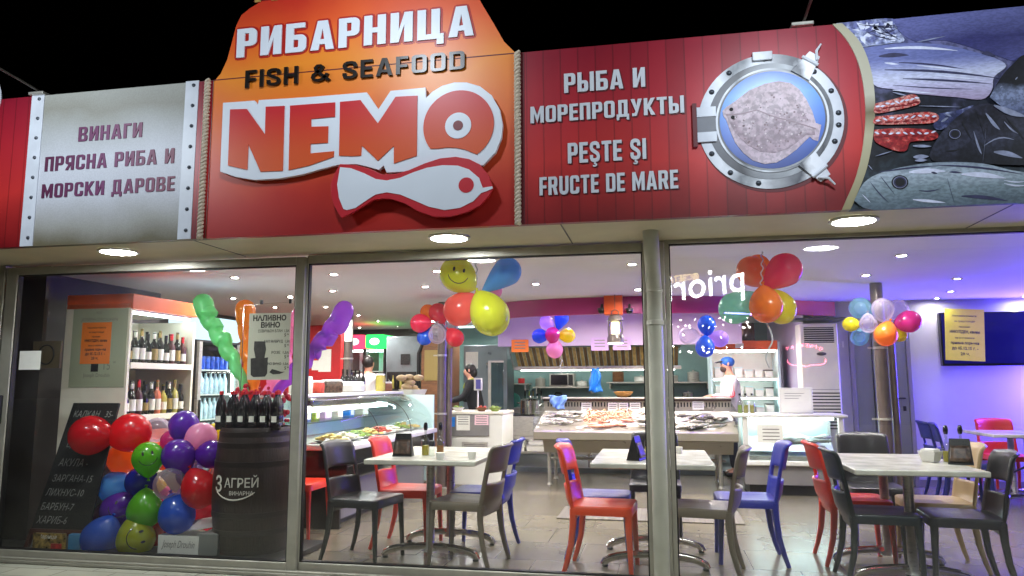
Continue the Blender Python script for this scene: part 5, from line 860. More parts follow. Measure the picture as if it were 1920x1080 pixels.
MB().lathe([(.08, 0), (.1, .01), (.1, .06), (.09, .08), (.085, .1)], (lx, ly, lz), 24).build('base', M['column'], t); MB().lathe([(.085, .26), (.1, .27), (.09, .3), (.06, .33), (.03, .34)], (lx, ly, lz), 24).build('cap', M['column'], t)
MB().lathe([(.075, .1), (.08, .18), (.075, .26)], (lx, ly, lz), 24, ca=False, cb=False).build('glass', BOTG, t); MB().lathe([(.045, .11), (.05, .18), (.045, .25)], (lx, ly, lz), 16).build('bulb', lamp_mat('lantern glow', (1, .74, .38, 1), 7), t); MB().lathe([(.09, -.002), (.001, -.006)], (lx, ly, lz), 20, ca=False).build('lower_lens', lamp_mat('lantern lens glow', (1, .93, .8, 1), 16), t)
m = MB()
for k in range(4): a_ = R(45+90*k); m.tube([(lx+.1*math.cos(a_), ly+.1*math.sin(a_), lz+.05), (lx+.115*math.cos(a_), ly+.115*math.sin(a_), lz+.17), (lx+.1*math.cos(a_), ly+.1*math.sin(a_), lz+.28)], .006, 6)
m.tube([(lx-.045, ly, lz+.33), (lx-.04, ly, lz+.38), (lx, ly, lz+.4), (lx+.04, ly, lz+.38), (lx+.045, ly, lz+.33)], .007, 6); m.tube([(lx, ly, lz+.4), (lx, ly, CEIL)], .004, 6); m.build('cage', M['darksteel'], t)
for px, lab in ((1128, 'dark dome camera left of the lantern'), (1180, 'dark dome camera right of the lantern')):
    p = P(px, 578, Y=3.98); t = T('dome_camera', lab, 'camera', (p.x, 3.98, p.z)); MB().ball((p.x, 3.98, p.z-.03), (.045, .045, .04), 16, 8).build('dome', M['blackgloss'], t); MB().lathe([(.05, -.02), (.05, 0)], (p.x, 3.98, p.z), 16).build('mount', M['charcoal'], t); MB().tube([(p.x, 3.98, p.z), (p.x, 4.03, p.z+.05)], .015, 8).build('bracket', M['charcoal'], t)
# ================================================================ deli counter on the left
t = T('deli_counter', 'long deli counter with curved glass and lit trays of food on the left', 'counter', (-3.25, 2.7, 0)); y0, y1, xf_, xb_ = 1.45, 4.1, -2.8, -3.75
MB().bb(xb_, -2.92, y0+.03, y1, .06, .42).build('lower_body', M['greyplastic'], t); MB().bb(xb_, -2.86, y0, y0+.028, 0, .42).build('end_panel', M['black'], t); MB().bb(xb_+.05, -2.98, y0+.06, y1, 0, .06).build('plinth', M['black'], t)
MB().bb(xb_, xf_, y0, y1, .424, .69).build('upper_body', M['blackgloss'], t, bevel=.006); MB().bb(xf_+.001, xf_+.012, y0, y1, .43, .445).build('trim', M['chrome'], t); MB().bb(xf_+.001, xf_+.008, y0, y1, .55, .558).build('trim', M['chrome'], t)
MB().bb(xb_, xf_+.05, y0-.02, y1, .694, .745).build('ledge', M['whiteplastic'], t, bevel=.01); MB().bb(xb_, xb_+.03, y0, y1, .75, 1.16).build('back_panel', M['cyanlit'], t); MB().bb(xb_, xf_, y1, y1+.03, .1, 1.16).build('end_panel', M['cyanlit'], t)
prof = ccurve([(-2.81, 0, .75), (-2.84, 0, .9), (-2.95, 0, 1.05), (-3.15, 0, 1.15), (-3.3, 0, 1.165)], 5)
def cg(u, v): k = min(int(v*20), 19); p = prof[k].lerp(prof[k+1], v*20-k); return Vector((p.x, y0+u*(y1-y0), p.z))
MB().sheet(cg, 3, 20).build('front_glass', CASEG, t)
m = MB(); m.prism([(p.x, p.z) for p in prof]+[(xb_+.03, 1.165), (xb_+.03, .75)], lambda u, v, d: Vector((u, y0+d, v)), .002, .008); m.build('side_glass', CASEG, t, smooth=False)
for yy in (2.3, 3.3): m = MB(); m.tube([(p.x-.012, yy, p.z-.01) for p in prof], .004, 6); m.build('glass_rib', M['charcoal'], t)
MB().bb(xb_, -3.2, y0, y1, 1.17, 1.205).build('work_top', M['whiteplastic'], t, bevel=.008); MB().bb(-3.24, -3.19, y0+.02, y0+1.2, 1.035, 1.075).build('tube_light', TUBE, t); MB().bb(-3.24, -3.19, y0+1.32, y1-.6, 1.035, 1.075).build('tube_light', TUBEC, t); MB().bb(-3.4, -3.17, y0+.03, y1-.05, 1.08, 1.165).build('lamp_housing', M['chrome'], t, bevel=.02)
MB().bb(xb_+.1, -3.2, y0+.03, y1-.05, .93, .945).build('glass_shelf', CASEG, t)
random.seed(11); fn = ['foodyellow', 'foodwhite', 'foodgreen', 'foodyellow', 'foodred', 'foodwhite', 'foodgreen', 'foodyellow']; fl = ['golden fried bites', 'pale salad', 'green salad', 'yellow pasta', 'red pepper relish', 'white cheese', 'green pickles', 'baked rolls']
for k in range(8):
    yy = y0+.2+k*.31; tt = T('food_tray', f'white tray of {fl[k]}, {ORD[k]} from the street in the deli counter', 'tray', (-3.05, yy, .746), 'food trays in the deli counter')
    m = MB(); m.lathe([(.1, 0), (.2, .03), (.195, .03), (.1, .006)], mtx=Matrix.Translation((-3.06, yy, .746)) @ Matrix.Diagonal((1, .72, 1, 1)), seg=20); m.build('tray', M['whiteplastic'], tt); m = MB()
    for i in range(26): a_ = random.random()*6.28; r_ = random.random()**.5*.15; m.ball((-3.06+r_*math.cos(a_), yy+r_*.7*math.sin(a_), .765+.06*(1-r_/.16)+random.random()*.012), (random.uniform(.02, .04), random.uniform(.018, .03), .014), 7, 5)
    m.build('food', M[fn[k]], tt)
for k, (yy, w, h, mm, lab) in enumerate(((1.62, .14, .16, 'cream', 'tall cream packet at the street end of the deli work top'), (1.85, .12, .15, 'foodwhite', 'clear jar of pale snacks on the deli work top'), (2.1, .13, .11, 'foodred', 'basket of pinkish bags on the deli work top'), (2.42, .26, .12, 'darkprint', 'carton of small dark jars on the deli work top'), (2.95, .3, .1, 'sheer', 'stack of clear plastic lids on the deli work top'), (3.85, .12, .2, 'whitewine', 'glass carafe near the column on the deli work top'), (4.0, .2, .1, 'wood', 'wooden bread basket at the far end of the deli work top'))):
    tt = T('container', lab, 'container', (-3.42, yy, 1.206)); MB().lathe([(w*.45, 0), (w*.5, .01), (w*.52, h*.8), (w*.46, h)], (-3.42, yy, 1.206), 4 if k in (0, 3, 6) else 16).build('body', M[mm], tt, bevel=.004); MB().lathe([(w*.47, h), (w*.47, h+.014), (w*.4, h+.02)], (-3.42, yy, 1.206), 4 if k in (0, 3, 6) else 16).build('lid', M['whiteplastic'], tt)
for k, (yy, w, h, mm, lab) in enumerate(((1.75, .13, .1, 'bluecan', 'blue packet on the glass shelf of the deli counter, nearest the street'), (1.95, .1, .12, 'foodgreen', 'green packet on the glass shelf of the deli counter'), (2.2, .15, .1, 'lilacpaper', 'lilac packet on the glass shelf of the deli counter'), (2.5, .12, .11, 'whiteplastic', 'white tub on the glass shelf of the deli counter'), (2.8, .14, .1, 'bluebag', 'bright blue packet on the glass shelf of the deli counter'), (3.2, .16, .09, 'cream', 'cream box on the glass shelf of the deli counter'))):
    tt = T('packet', lab, 'packet', (-3.4, yy, .946)); MB().bb(-3.46, -3.34, yy-w/2, yy+w/2, .946, .946+h).build('body', M[mm], tt, bevel=.008); MB().bb(-3.339, -3.337, yy-w*.3, yy+w*.3, .96, .93+h).build('label', M['label'], tt)
for k in range(6): m = MB(); m.lathe(bottle_prof(.03, .26, .36), (-3.55, 3.0+k*.12, 1.206), 12); tag(m.build('wine_bottle', M['winebottle']), f'dark bottle, {ORD[k]} from the street along the deli work top', 'bottle', 'bottles on the deli work top')
for a, b, y, lab in (((598, 655), (620, 697), 5.59, 'blank paper sheet on the red partition wall'), ((585, 676), (597, 694), 5.59, 'smaller paper sheet on the red partition wall')):
    a = P(*a, Y=y); b = P(*b, Y=y); tag(MB().bb(a.x, b.x, y, y+.002, b.z, a.z).build('paper_sheet', M['paper']), lab, 'paper')
# fridges with red and green headers
for x0, x1, c, lab in ((-5.30, -4.95, (1, .05, .12, 1), 'glass door fridge with a glowing red header at the back left'), (-4.93, -4.58, (.03, .8, .12, 1), 'glass door fridge with a glowing green header at the back left')):
    t = T('fridge', lab, 'fridge', ((x0+x1)/2, 7.3, 0)); MB().bb(x0, x1, 7.6, 7.63, 0, 1.9).build('back', M['cyanlit'], t)
    for xx in (x0, x1-.02): MB().bb(xx, xx+.02, 7.0, 7.6, 0, 1.9).build('side', M['charcoal'], t)
    MB().bb(x0, x1, 6.98, 7.6, 1.905, 2.14).build('header', lamp_mat('header glow', c, 2.2), t, bevel=.03); m = MB(); m.ball(((x0+x1)/2, 6.975, 2.02), (.09, .006, .06), 12, 8); m.build('header_logo', lamp_mat('header logo glow', (1, .9, .9, 1), 2.5), t)
    MB().bb(x0+.02, x1-.02, 7.03, 7.045, .1, 1.88).build('glass_door', CASEG, t); MB().bb(x0+.03, x1-.03, 7.1, 7.13, 1.85, 1.88).build('tube_light', TUBEB, t)
    for z in (.5, .85, 1.2, 1.52): MB().bb(x0+.021, x1-.021, 7.08, 7.59, z-.012, z).build('shelf', M['whiteplastic'], t)
t = T('dark_cabinet', 'tall dark cabinet with small pictures beside the green fridge', 'cabinet', (-4.2, 7.2, 0)); MB().bb(-4.55, -3.95, 7.0, 7.6, 0, 2.1).build('body', M['slate'], t, bevel=.01); MB().bb(-4.28, -4.12, 6.985, 6.999, 1.62, 1.8).build('picture', M['black'], t); MB().bb(-4.52, -4.0, 6.985, 6.999, 1.2, 1.5).build('niche', M['black'], t)
for i in range(7): MB().lathe(bottle_prof(.024, .22, .36), (-4.47+i*.07, 6.96, 1.22), 10).build('bottle', M['whitewine'] if i % 2 else M['winebottle'], t)
t = T('wooden_cupboard', 'carved wooden cupboard with a gold picture behind the deli work top', 'cupboard', (-3.6, 6.9, 0)); MB().bb(-3.85, -3.3, 6.75, 7.2, 0, 2.0).build('body', M['wood'], t, bevel=.02); MB().bb(-3.78, -3.4, 6.735, 6.749, 1.35, 1.85).build('gold_panel', M['goldlabel'], t); m = MB(); m.tube([(-3.88, 6.74, 1.2), (-3.88, 6.74, 1.8), (-3.8, 6.74, 2.0), (-3.6, 6.74, 2.1), (-3.4, 6.74, 2.04)], .03, 8); m.build('arch', M['black'], t)
t = T('bread_pile', 'pile of bread rolls in a white basket in front of the wooden cupboard', 'basket', (-3.35, 4.9, 1.1)); MB().bb(-3.6, -3.1, 4.7, 5.1, .0, 1.1).build('stand', M['steel'], t); m = MB()
for i in range(9): m.ball((-3.5+random.random()*.3, 4.8+random.random()*.2, 1.2+random.random()*.2), (.08, .06, .045), 10, 6)
m.build('bread', M['tan'], t); MB().lathe([(.14, 0), (.2, .12), (.19, .12), (.13, .01)], (-3.35, 4.9, 1.101), 16).build('basket', M['whiteplastic'], t)
# ================================================================ cash desk
t = T('cash_desk', 'white cash desk with taped papers behind the first table', 'desk', (-2.4, 4.8, 0)); x0, x1 = -2.78, -1.99
MB().bb(x0, x1, 4.5, 5.2, 0, .9).build('body', M['whiteplastic'], t, bevel=.008); MB().bb(x0-.02, x1+.01, 4.48, 5.22, .902, .935).build('top', M['cream'], t, bevel=.006); MB().bb(x0+.02, x1-.18, 4.485, 4.499, .62, .9).build('grey_panel', M['greyplastic'], t); MB().bb(x0+.25, x1-.2, 4.47, 4.499, .36, .55).build('vent_box', M['steel'], t, bevel=.006); m = MB()
for k in range(6): m.bb(x0+.28, x1-.23, 4.466, 4.4695, .39+k*.024, .40+k*.024)
m.build('slats', M['greyplastic'], t)
for a, b, mm, lab in (((836, 782), (853, 800), 'bluebag', 'blue card taped to the cash desk'), ((856, 779), (881, 807), 'paper', 'white paper list taped to the cash desk'), ((890, 778), (916, 797), 'pinkcal', 'pink and white calendar taped to the cash desk')):
    if mm == 'pinkcal': q('pinkcal', rgb(238, 196, 206), .6, noise=(60, .1))
    a = P(*a, Y=4.48); b = P(*b, Y=4.48); tt = T('paper_sheet', lab, 'paper', (a.x, 4.48, b.z)); MB().bb(a.x, b.x, 4.478, 4.48, b.z, a.z).build('sheet', M[mm], tt); m = MB()
    for k in range(4 if mm != 'bluebag' else 0): m.bb(a.x+.02, b.x-.02, 4.4765, 4.4775, a.z-.025-k*.03, a.z-.015-k*.03)
    if m.v: m.build('lines', M['greyink'], tt, smooth=False)
p = P(896, 776, Y=4.7); t = T('customer_display', 'white customer display on a thin pole on the cash desk', 'display', (p.x, 4.7, .936)); a = P(889, 709, Y=4.7); b = P(904, 732, Y=4.7)
MB().bb(a.x, b.x, 4.68, 4.72, b.z, a.z).build('casing', M['whiteplastic'], t, bevel=.008); MB().bb(a.x+.03, b.x-.015, 4.676, 4.679, b.z+.02, a.z-.02).build('screen', lamp_mat('small screen glow', (.15, .13, .4, 1), .8), t); MB().tube([(p.x, 4.7, .936), (p.x, 4.7, b.z)], .011, 10).build('pole', M['whiteplastic'], t); MB().lathe([(.06, 0), (.055, .012), (.014, .02)], (p.x, 4.7, .936), 16).build('foot', M['whiteplastic'], t)
for x, lab, mm in ((-2.3, 'brown dish of small goods on the cash desk', 'wood'), (-2.12, 'green basket of sweets on the cash desk', 'foodgreen'), (-2.62, 'white bowl on the cash desk by the column', 'whiteplastic')):
    tt = T('dish', lab, 'dish', (x, 4.62, .936)); MB().lathe([(.04, 0), (.085, .05), (.08, .05), (.03, .008)], (x, 4.62, .936), 16).build('bowl', M[mm], tt); m = MB()
    for i in range(8): m.ball((x+random.uniform(-.045, .045), 4.62+random.uniform(-.045, .045), .975+random.random()*.02), .02, 6, 5)
    m.build('goods', M['foodred'] if mm == 'wood' else M['foodgreen'], tt)
# ================================================================ fish counter
fx0, fx1 = -1.57, .93
t = T('fish_counter', 'long stainless fish counter heaped with crushed ice', 'counter', (-.3, 4.9, 0))
m = MB(); m.prism([(4.38, .71), (4.36, .69), (4.37, .60), (4.42, .585), (4.62, .58), (5.3, .58), (5.3, .92)], lambda u, v, d: Vector((d, u, v)), fx0, fx1); m.build('tub', M['countersteel'], t, smooth=False, bevel=.006)
m = MB(); m.prism([(4.5, .578), (4.62, .42), (5.2, .40), (5.3, .578)], lambda u, v, d: Vector((d, u, v)), fx0+.1, fx1-.05); m.build('drip_panel', M['countersteel'], t, smooth=False)
random.seed(5)
def bed(u, v): x = fx0+.02+u*(fx1-fx0-.04); y = 4.40+v*.88; return Vector((x, y, .705+v*.215+.022*math.sin(x*7+y*3)*math.sin(y*9+x)*min(1, 6*v*(1-v)+.1)+.012*math.sin(x*23)*math.sin(y*31)))
MB().sheet(bed, 60, 26).build('ice', M['ice'], t); MB().bb(fx0, fx1, 5.302, 5.33, .60, 1.06).build('riser', M['countersteel'], t); m = MB()
for k in range(60): m.bb(fx0+.05+k*.041, fx0+.068+k*.041, 5.297, 5.3015, .98, 1.04)
m.build('vent_slots', M['black'], t, smooth=False); MB().bb(fx0-.02, fx1+.02, 5.25, 5.66, 1.085, 1.105).build('deck', M['steel'], t, bevel=.004); MB().bb(fx0-.01, fx1+.01, 5.27, 5.64, 1.055, 1.083).build('deck_edge', M['winered2'] if 'winered2' in M else q('winered2', rgb(56, 36, 30), .4), t)
for x, y in ((fx0+.15, 4.74), (fx0+.15, 5.35), (fx1-.2, 4.74), (fx1-.2, 5.35), (-.3, 5.35)): MB().lathe([(.035, 0), (.02, .03), (.024, .04), (.024, .45)], (x, y, 0), 14).build('leg', M['steel'], t)
for x in (fx0, fx1): m = MB(); m.prism([(4.36, .7), (4.40, .86), (4.62, .97), (5.25, 1.05), (5.25, .7)], lambda u, v, d: Vector((x+d, u, v)), -.004, .004); m.build('end_glass', CASEG, t, smooth=False)
m = MB(); m.tube([(fx0+.1, 5.1, .3), (fx1-.1, 5.1, .3)], .02, 8); m.build('under_rail', M['steel'], t)
def fish_mesh(L_, hgt, th, m_, name='fish', tail=True):
    mb = MB(); n = 9; rings = []
    for i in range(n+1):
        u = i/n; r_ = max(.02, math.sin(math.pi*min(1, u*.93+.07))**.75)*(1-.45*u); rings.append((u*L_-L_/2, r_))
    k = 10; vs = [(x, th*r_*math.cos(2*math.pi*j/k), hgt*r_*math.sin(2*math.pi*j/k)) for x, r_ in rings for j in range(k)]
    mb.add(vs, [(i*k+j, i*k+(j+1) % k, (i+1)*k+(j+1) % k, (i+1)*k+j) for i in range(n) for j in range(k)]+[tuple(range(k)), tuple(n*k+j for j in range(k))])
    if tail: x = L_/2-.012; mb.add([(x, 0, .012), (x+.05, .001, .05), (x+.038, .001, 0), (x+.05, .001, -.05), (x, 0, -.012), (x, .004, 0)], [(0, 1, 2, 5), (5, 2, 3, 4)]); mb.add([(-.03, 0, hgt*.85), (.03, 0, hgt*1.25), (.06, 0, hgt*.7)], [(0, 1, 2)])
    return mb
FP = {}
def lay_fish(kind, x, v, yaw, label, grp, lift=.0):
    if kind not in FP:
        L_, h, th, mm = {'silver': (.26, .042, .026, 'fishsilver'), 'dark': (.3, .052, .03, 'fishdark'), 'pink': (.24, .05, .028, 'fishpink'), 'small': (.15, .024, .016, 'fishsilver')}[kind]
        o = T('fish', label, 'fish', (0, 0, 0), grp, local=True); b_ = fish_mesh(L_, h, th, mm).build('body', M[mm], o); m = MB()
        for s_ in (1, -1): m.ball((-L_*.38, s_*th*.72, h*.18), (.007, .004, .007), 8, 6)
        m.build('eye', M['ink'], o); FP[kind] = o
    else: o = copy_tree(FP[kind])
    p = bed((x-fx0)/(fx1-fx0), v); o.location = (p.x, p.y, p.z+.016+lift); o.rotation_euler = (R(78+random.uniform(-10, 10)), R(random.uniform(-6, 6)), R(yaw)); o['label'] = label; o['group'] = grp
for i in range(34): lay_fish('small', -1.46+random.random()*.4, .18+random.random()*.62, random.uniform(140, 220), 'small silver fish piled on ice at the left end of the fish counter', 'small silver fish at the left end of the counter', random.random()*.03)
for i in range(9): lay_fish('pink', -.9+random.random()*.5, .08+random.random()*.28, random.uniform(0, 360), 'pinkish fish lying below the shrimp heap on the fish counter', 'pinkish fish on the counter', random.random()*.02)
for i in range(26): lay_fish('silver', -.22+random.random()*.55, .08+random.random()*.6, random.uniform(150, 215), 'silver fish on the ice in the middle of the fish counter', 'silver fish in the middle of the counter', random.random()*.03)
for i in range(24): lay_fish('silver' if i % 4 else 'dark', .34+random.random()*.5, .1+random.random()*.62, random.uniform(20, 70), 'fish fanned out on ice at the right end of the fish counter', 'fish fanned out at the right end of the counter', random.random()*.035)
m = MB()
for i in range(260):
    p = bed((-.98+random.random()*.62-fx0)/(fx1-fx0), .4+random.random()*.5); a_ = random.random()*6.28; z = p.z+random.random()*.05; d = Vector((math.cos(a_), math.sin(a_), 0))*.03; m.tube([p+ZU*(z-p.z)-d, p+ZU*(z-p.z+.018), p+ZU*(z-p.z)+d], [.006, .011, .004], 5)
tag(m.build('shrimp_heap', M['shrimp']), 'heap of pinkish brown shrimp on the ice of the fish counter', 'shrimp', kind='stuff'); m = MB()
for i in range(14): p = bed((-.30+random.random()*.25-fx0)/(fx1-fx0), .55+random.random()*.35); a_ = random.random()*6.28; d = Vector((math.cos(a_), math.sin(a_), 0))*.07; m.tube([p-d+ZU*.02, p+ZU*.05, p+d+ZU*.02, p+d*1.5+ZU*.01], [.022, .03, .02, .006], 8)
tag(m.build('squid_heap', M['squid']), 'heap of pale squid beside the shrimp on the fish counter', 'squid', kind='stuff')
for k, (a, b) in enumerate((((1090, 755), (1109, 770)), ((1140, 755), (1158, 770)), ((1160, 755), (1178, 770)), ((1181, 755), (1201, 770)), ((1298, 752), (1320, 768)), ((1027, 771), (1046, 781)))):
    y = 5.285 if k < 5 else 4.95; a = P(*a, Y=y); b = P(*b, Y=y); tt = T('price_card', f'white price card, {ORD[k]} from the left on the riser of the fish counter' if k < 5 else 'pinkish price card stuck in the ice among the small silver fish', 'price card', (a.x, y, b.z), 'price cards on the fish counter'); MB().bb(a.x, b.x, y-.003, y, b.z, a.z).build('card', M['paper'], tt); m = MB()
    for j in range(3): m.bb(a.x+.015, b.x-.015, y-.0045, y-.0035, a.z-.028-j*.028, a.z-.018-j*.028)
    m.build('lines', M['greyink'], tt, smooth=False)
def cloth_bag(label, pts, m_, Y, name='plastic_bag'):
    """crumpled sheet hanging between pixel corners tl, tr, br, bl"""
    c = [P(*p, Y=Y) for p in pts]
    def f(u, v): p = c[0].lerp(c[1], u).lerp(c[3].lerp(c[2], u), v); return p+Vector((.012*math.sin(v*9+u*5), .03*math.sin(u*11+v*4)*(.3+v)-.03*math.sin(math.pi*u), .01*math.sin(u*9)))
    return tag(MB().sheet(f, 14, 14).build(name, m_, solid=.004), label, 'bag')
cloth_bag('pale blue plastic bag draped over the left end of the fish counter', ((1028, 742), (1064, 742), (1056, 768), (1036, 764)), M['lightbluebag'], 5.2); cloth_bag('bright blue plastic bag hanging from the extractor hood', ((1108, 692), (1124, 690), (1129, 736), (1103, 734)), M['bluebag'], 6.3)
p = P(1169, 744, Y=5.45); t = tag(MB().lathe([(.05, 0), (.1, .03), (.135, .075), (.128, .075), (.09, .035), (.02, .012)], (p.x, 5.45, 1.106), 20).build('wooden_bowl', M['woodbowl']), 'wide wooden bowl on the deck of the fish counter', 'bowl')
# ================================================================ kitchen
t = T('extractor_hood', 'long extractor hood with brass coloured baffles over the kitchen', 'extractor hood', (-1.1, 6.4, 1.5)); hx0, hx1 = -2.24, .35
MB().bb(hx0, hx1, 6.2, 6.23, 1.84, CEIL-.01).build('top_panel', M['lavender'], t) if 0 else None
m = MB(); n = 44
for k in range(n): xa_ = hx0+.06+k*(hx1-hx0-.1)/n; m.cur = k % 2; m.add([(xa_, 6.24, 1.84), (xa_+.048, 6.24, 1.84), (xa_+.048, 6.62, 1.57), (xa_, 6.62, 1.57)], [(0, 1, 2, 3)]); m.add([(xa_, 6.238, 1.842), (xa_, 6.618, 1.572), (xa_, 6.64, 1.59), (xa_, 6.26, 1.86)], [(0, 1, 2, 3)])
m.build('baffles', [M['brass'], M['brass2']], t, smooth=False, solid=.006); MB().bb(hx0, hx1, 6.6, 6.7, 1.51, 1.565).build('lip', M['steel'], t, bevel=.006); MB().bb(hx0+.1, hx1-.1, 6.63, 6.68, 1.495, 1.508).build('tube_light', TUBE, t); m = MB(); m.prism([(6.2, 1.86), (6.6, 1.51), (7.6, 1.51), (7.6, 1.86)], lambda u, v, d: Vector((d, u, v)), hx0-.02, hx0); m.build('end_panel', M['steel'], t, smooth=False); MB().bb(hx0, hx1, 6.21, 7.6, 1.862, 1.9).build('roof', M['darksteel'], t)
for a, b, mm, lab in (((959, 637), (991, 660), 'orangepaper', 'orange paper notice at the left end of the extractor hood'), ((1108, 633), (1141, 657), 'lilacpaper', 'lilac paper notice left of the lantern'), ((1149, 633), (1183, 656), 'lilacpaper', 'lilac paper notice behind the lantern')):
    a = P(*a, Y=6.08); b = P(*b, Y=6.08); tt = T('notice', lab, 'notice', (a.x, 6.08, b.z)); MB().bb(a.x, b.x, 6.078, 6.082, b.z, a.z).build('sheet', M[mm], tt); m = MB()
    for j in range(3): m.bb(a.x+.05, b.x-.05, 6.0765, 6.0775, a.z-.05-j*.045, a.z-.035-j*.045)
    m.build('lines', M['greyink'], tt, smooth=False)
def shelf(x0, x1, y, z, label, d=.3): t = T('wall_shelf', label, 'shelf', ((x0+x1)/2, y, z)); MB().bb(x0, x1, y, y+d, z-.025, z).build('board', M['steel'], t, bevel=.003); [MB().bb(x, x+.02, y+.02, y+d, z-.12, z-.026).build('bracket', M['steel'], t) for x in (x0+.05, x1-.07)]; return t
shelf(-2.2, -1.1, 8.1, 1.24, 'steel wall shelf carrying the microwave', .49); shelf(-3.0, -2.3, 8.2, 1.3, 'pale wall shelf left of the microwave', .39); shelf(-.9, .9, 8.2, 1.32, 'long steel shelf on the right of the kitchen', .39); shelf(-.9, .9, 8.2, .98, 'lower steel shelf on the right of the kitchen', .39)
t = T('microwave', 'steel microwave oven on the kitchen wall shelf', 'microwave', (-1.68, 8.2, 1.241)); MB().bb(-1.9, -1.46, 8.1, 8.45, 1.241, 1.47).build('body', M['steel'], t, bevel=.006); MB().bb(-1.87, -1.58, 8.085, 8.099, 1.27, 1.45).build('door_glass', M['blackgloss'], t); MB().bb(-1.56, -1.48, 8.09, 8.099, 1.27, 1.45).build('control_panel', M['black'], t); MB().tube([(-1.575, 8.07, 1.28), (-1.575, 8.07, 1.44)], .006, 6).build('handle', M['chrome'], t)
for k, (x, z, r_, h, mm, lab) in enumerate(((-2.1, 1.242, .09, .16, 'steel', 'steel pot left of the microwave'), (-1.35, 1.242, .1, .1, 'whiteplastic', 'stack of white plates right of the microwave'), (-2.85, 1.302, .05, .09, 'foodgreen', 'green jar on the pale wall shelf'), (-2.65, 1.302, .05, .08, 'foodyellow', 'yellow jar on the pale wall shelf'), (-2.45, 1.302, .06, .1, 'redcap', 'red box tin on the pale wall shelf'), (-.7, 1.322, .1, .2, 'wood', 'brown crock on the long steel shelf'), (-.3, 1.322, .12, .1, 'whiteplastic', 'white dish stack on the long steel shelf'), (.2, 1.322, .14, .12, 'steel', 'wide steel pan on the long steel shelf'), (.6, 1.322, .1, .18, 'steel', 'tall steel pan on the long steel shelf'), (-.6, .982, .12, .16, 'black', 'black pot on the lower steel shelf'), (0, .982, .14, .12, 'steel', 'steel tray stack on the lower steel shelf'), (.5, .982, .1, .16, 'chrome', 'shiny kettle on the lower steel shelf'))):
    tt = T('kitchen_pot', lab, 'kitchenware', (x, 8.35, z)); MB().lathe([(r_*.92, 0), (r_, .01), (r_, h*.85), (r_*1.05, h*.87), (r_*.95, h*.9)], (x, 8.35, z), 18).build('body', M[mm], tt); MB().lathe([(r_*.9, h*.9), (r_*.5, h*.98), (.015, h), (.015, h+.02)], (x, 8.35, z), 14).build('lid', M['steel'], tt)
t = T('stove', 'steel stove left of the fish counter carrying the big pot', 'stove', (-2.05, 6.6, .07)); MB().bb(-2.42, -1.6, 6.3, 7.0, .5, .8).build('body', M['steel'], t, bevel=.006); MB().bb(-2.42, -1.6, 6.3, 7.0, .803, .815).build('hob', M['black'], t); MB().bb(-2.45, -1.58, 6.27, 7.0, .46, .498).build('rail', M['steel'], t)
for x in (-2.38, -1.66): 
    for y in (6.36, 6.92): MB().lathe([(.02, 0), (.025, .4)], (x, y, .071), 10).build('leg', M['steel'], t)
t = T('stock_pot', 'large shiny stock pot on the stove', 'pot', (-1.97, 6.55, .816)); MB().lathe([(.16, 0), (.17, .01), (.17, .22), (.175, .225)], (-1.97, 6.55, .816), 28).build('body', M['chrome'], t); MB().lathe([(.172, .226), (.12, .25), (.02, .262), (.012, .28), (.022, .295)], (-1.97, 6.55, .816), 24).build('lid', M['chrome'], t); m = MB()
for s_ in (-1, 1): m.tube([(-1.97+s_*.17, 6.5, .99), (-1.97+s_*.21, 6.52, .995), (-1.97+s_*.21, 6.58, .995), (-1.97+s_*.17, 6.6, .99)], .008, 6)
m.build('handle', M['chrome'], t)
t = T('low_rack', 'low steel rack with white boxes under the stove', 'rack', (-1.6, 6.35, .07)); MB().bb(-2.3, -1.0, 6.12, 6.6, .26, .285).build('shelf', M['steel'], t)
for x in (-2.25, -1.65, -1.05): MB().bb(x, x+.03, 6.14, 6.17, .071, .259).build('leg', M['steel'], t)
for k, (x, z) in enumerate(((-2.12, .286), (-2.12, .366), (-1.82, .286), (-1.8, .386))): w = (.22, .22, .3, .28)[k]; hh = (.078, .07, .098, .07)[k]; m = MB(); m.bb(x-w/2, x+w/2, 6.15, 6.4, z, z+hh-.012); m.bb(x-w/2-.008, x+w/2+.008, 6.142, 6.408, z+hh-.011, z+hh-.001); tag(m.build('white_box', M['whiteplastic'], bevel=.004), ('left white box on the low rack, lower one', 'left white box on the low rack, upper one', 'right white box on the low rack, lower one', 'right white box on the low rack, upper one')[k], 'box', 'white boxes on the low rack')
tag(MB().lathe([(.13, 0), (.13, .02), (.12, .025)], mtx=Matrix.Translation((-2.55, 8.1, 1.0)) @ Matrix.Rotation(R(80), 4, 'X'), seg=24).build('cutting_board', M['greenplastic']), 'round green cutting board leaning on the kitchen wall', 'cutting board')
t = T('worktop', 'long steel work top along the kitchen back wall', 'work top', (-1.3, 8.3, .07)); MB().bb(-3.2, 1.0, 7.95, 8.58, .83, .87).build('top', M['steel'], t, bevel=.004); MB().bb(-3.15, .95, 8.0, 8.58, .075, .829).build('cupboard', M['steel'], t)
for k in range(5): x = -2.42+k*.075; tt = T('knife', f'kitchen knife, {ORD[k]} from the left on the wall rack', 'knife', (x, 8.57, 1.0), 'knives on the wall rack'); MB().bb(x-.012, x+.012, 8.565, 8.575, .93, 1.07).build('blade', M['chrome'], tt); MB().bb(x-.012, x+.012, 8.555, 8.58, 1.07, 1.16).build('handle', M[('black', 'foodgreen', 'whitewine', 'black', 'black')[k]], tt, bevel=.004)
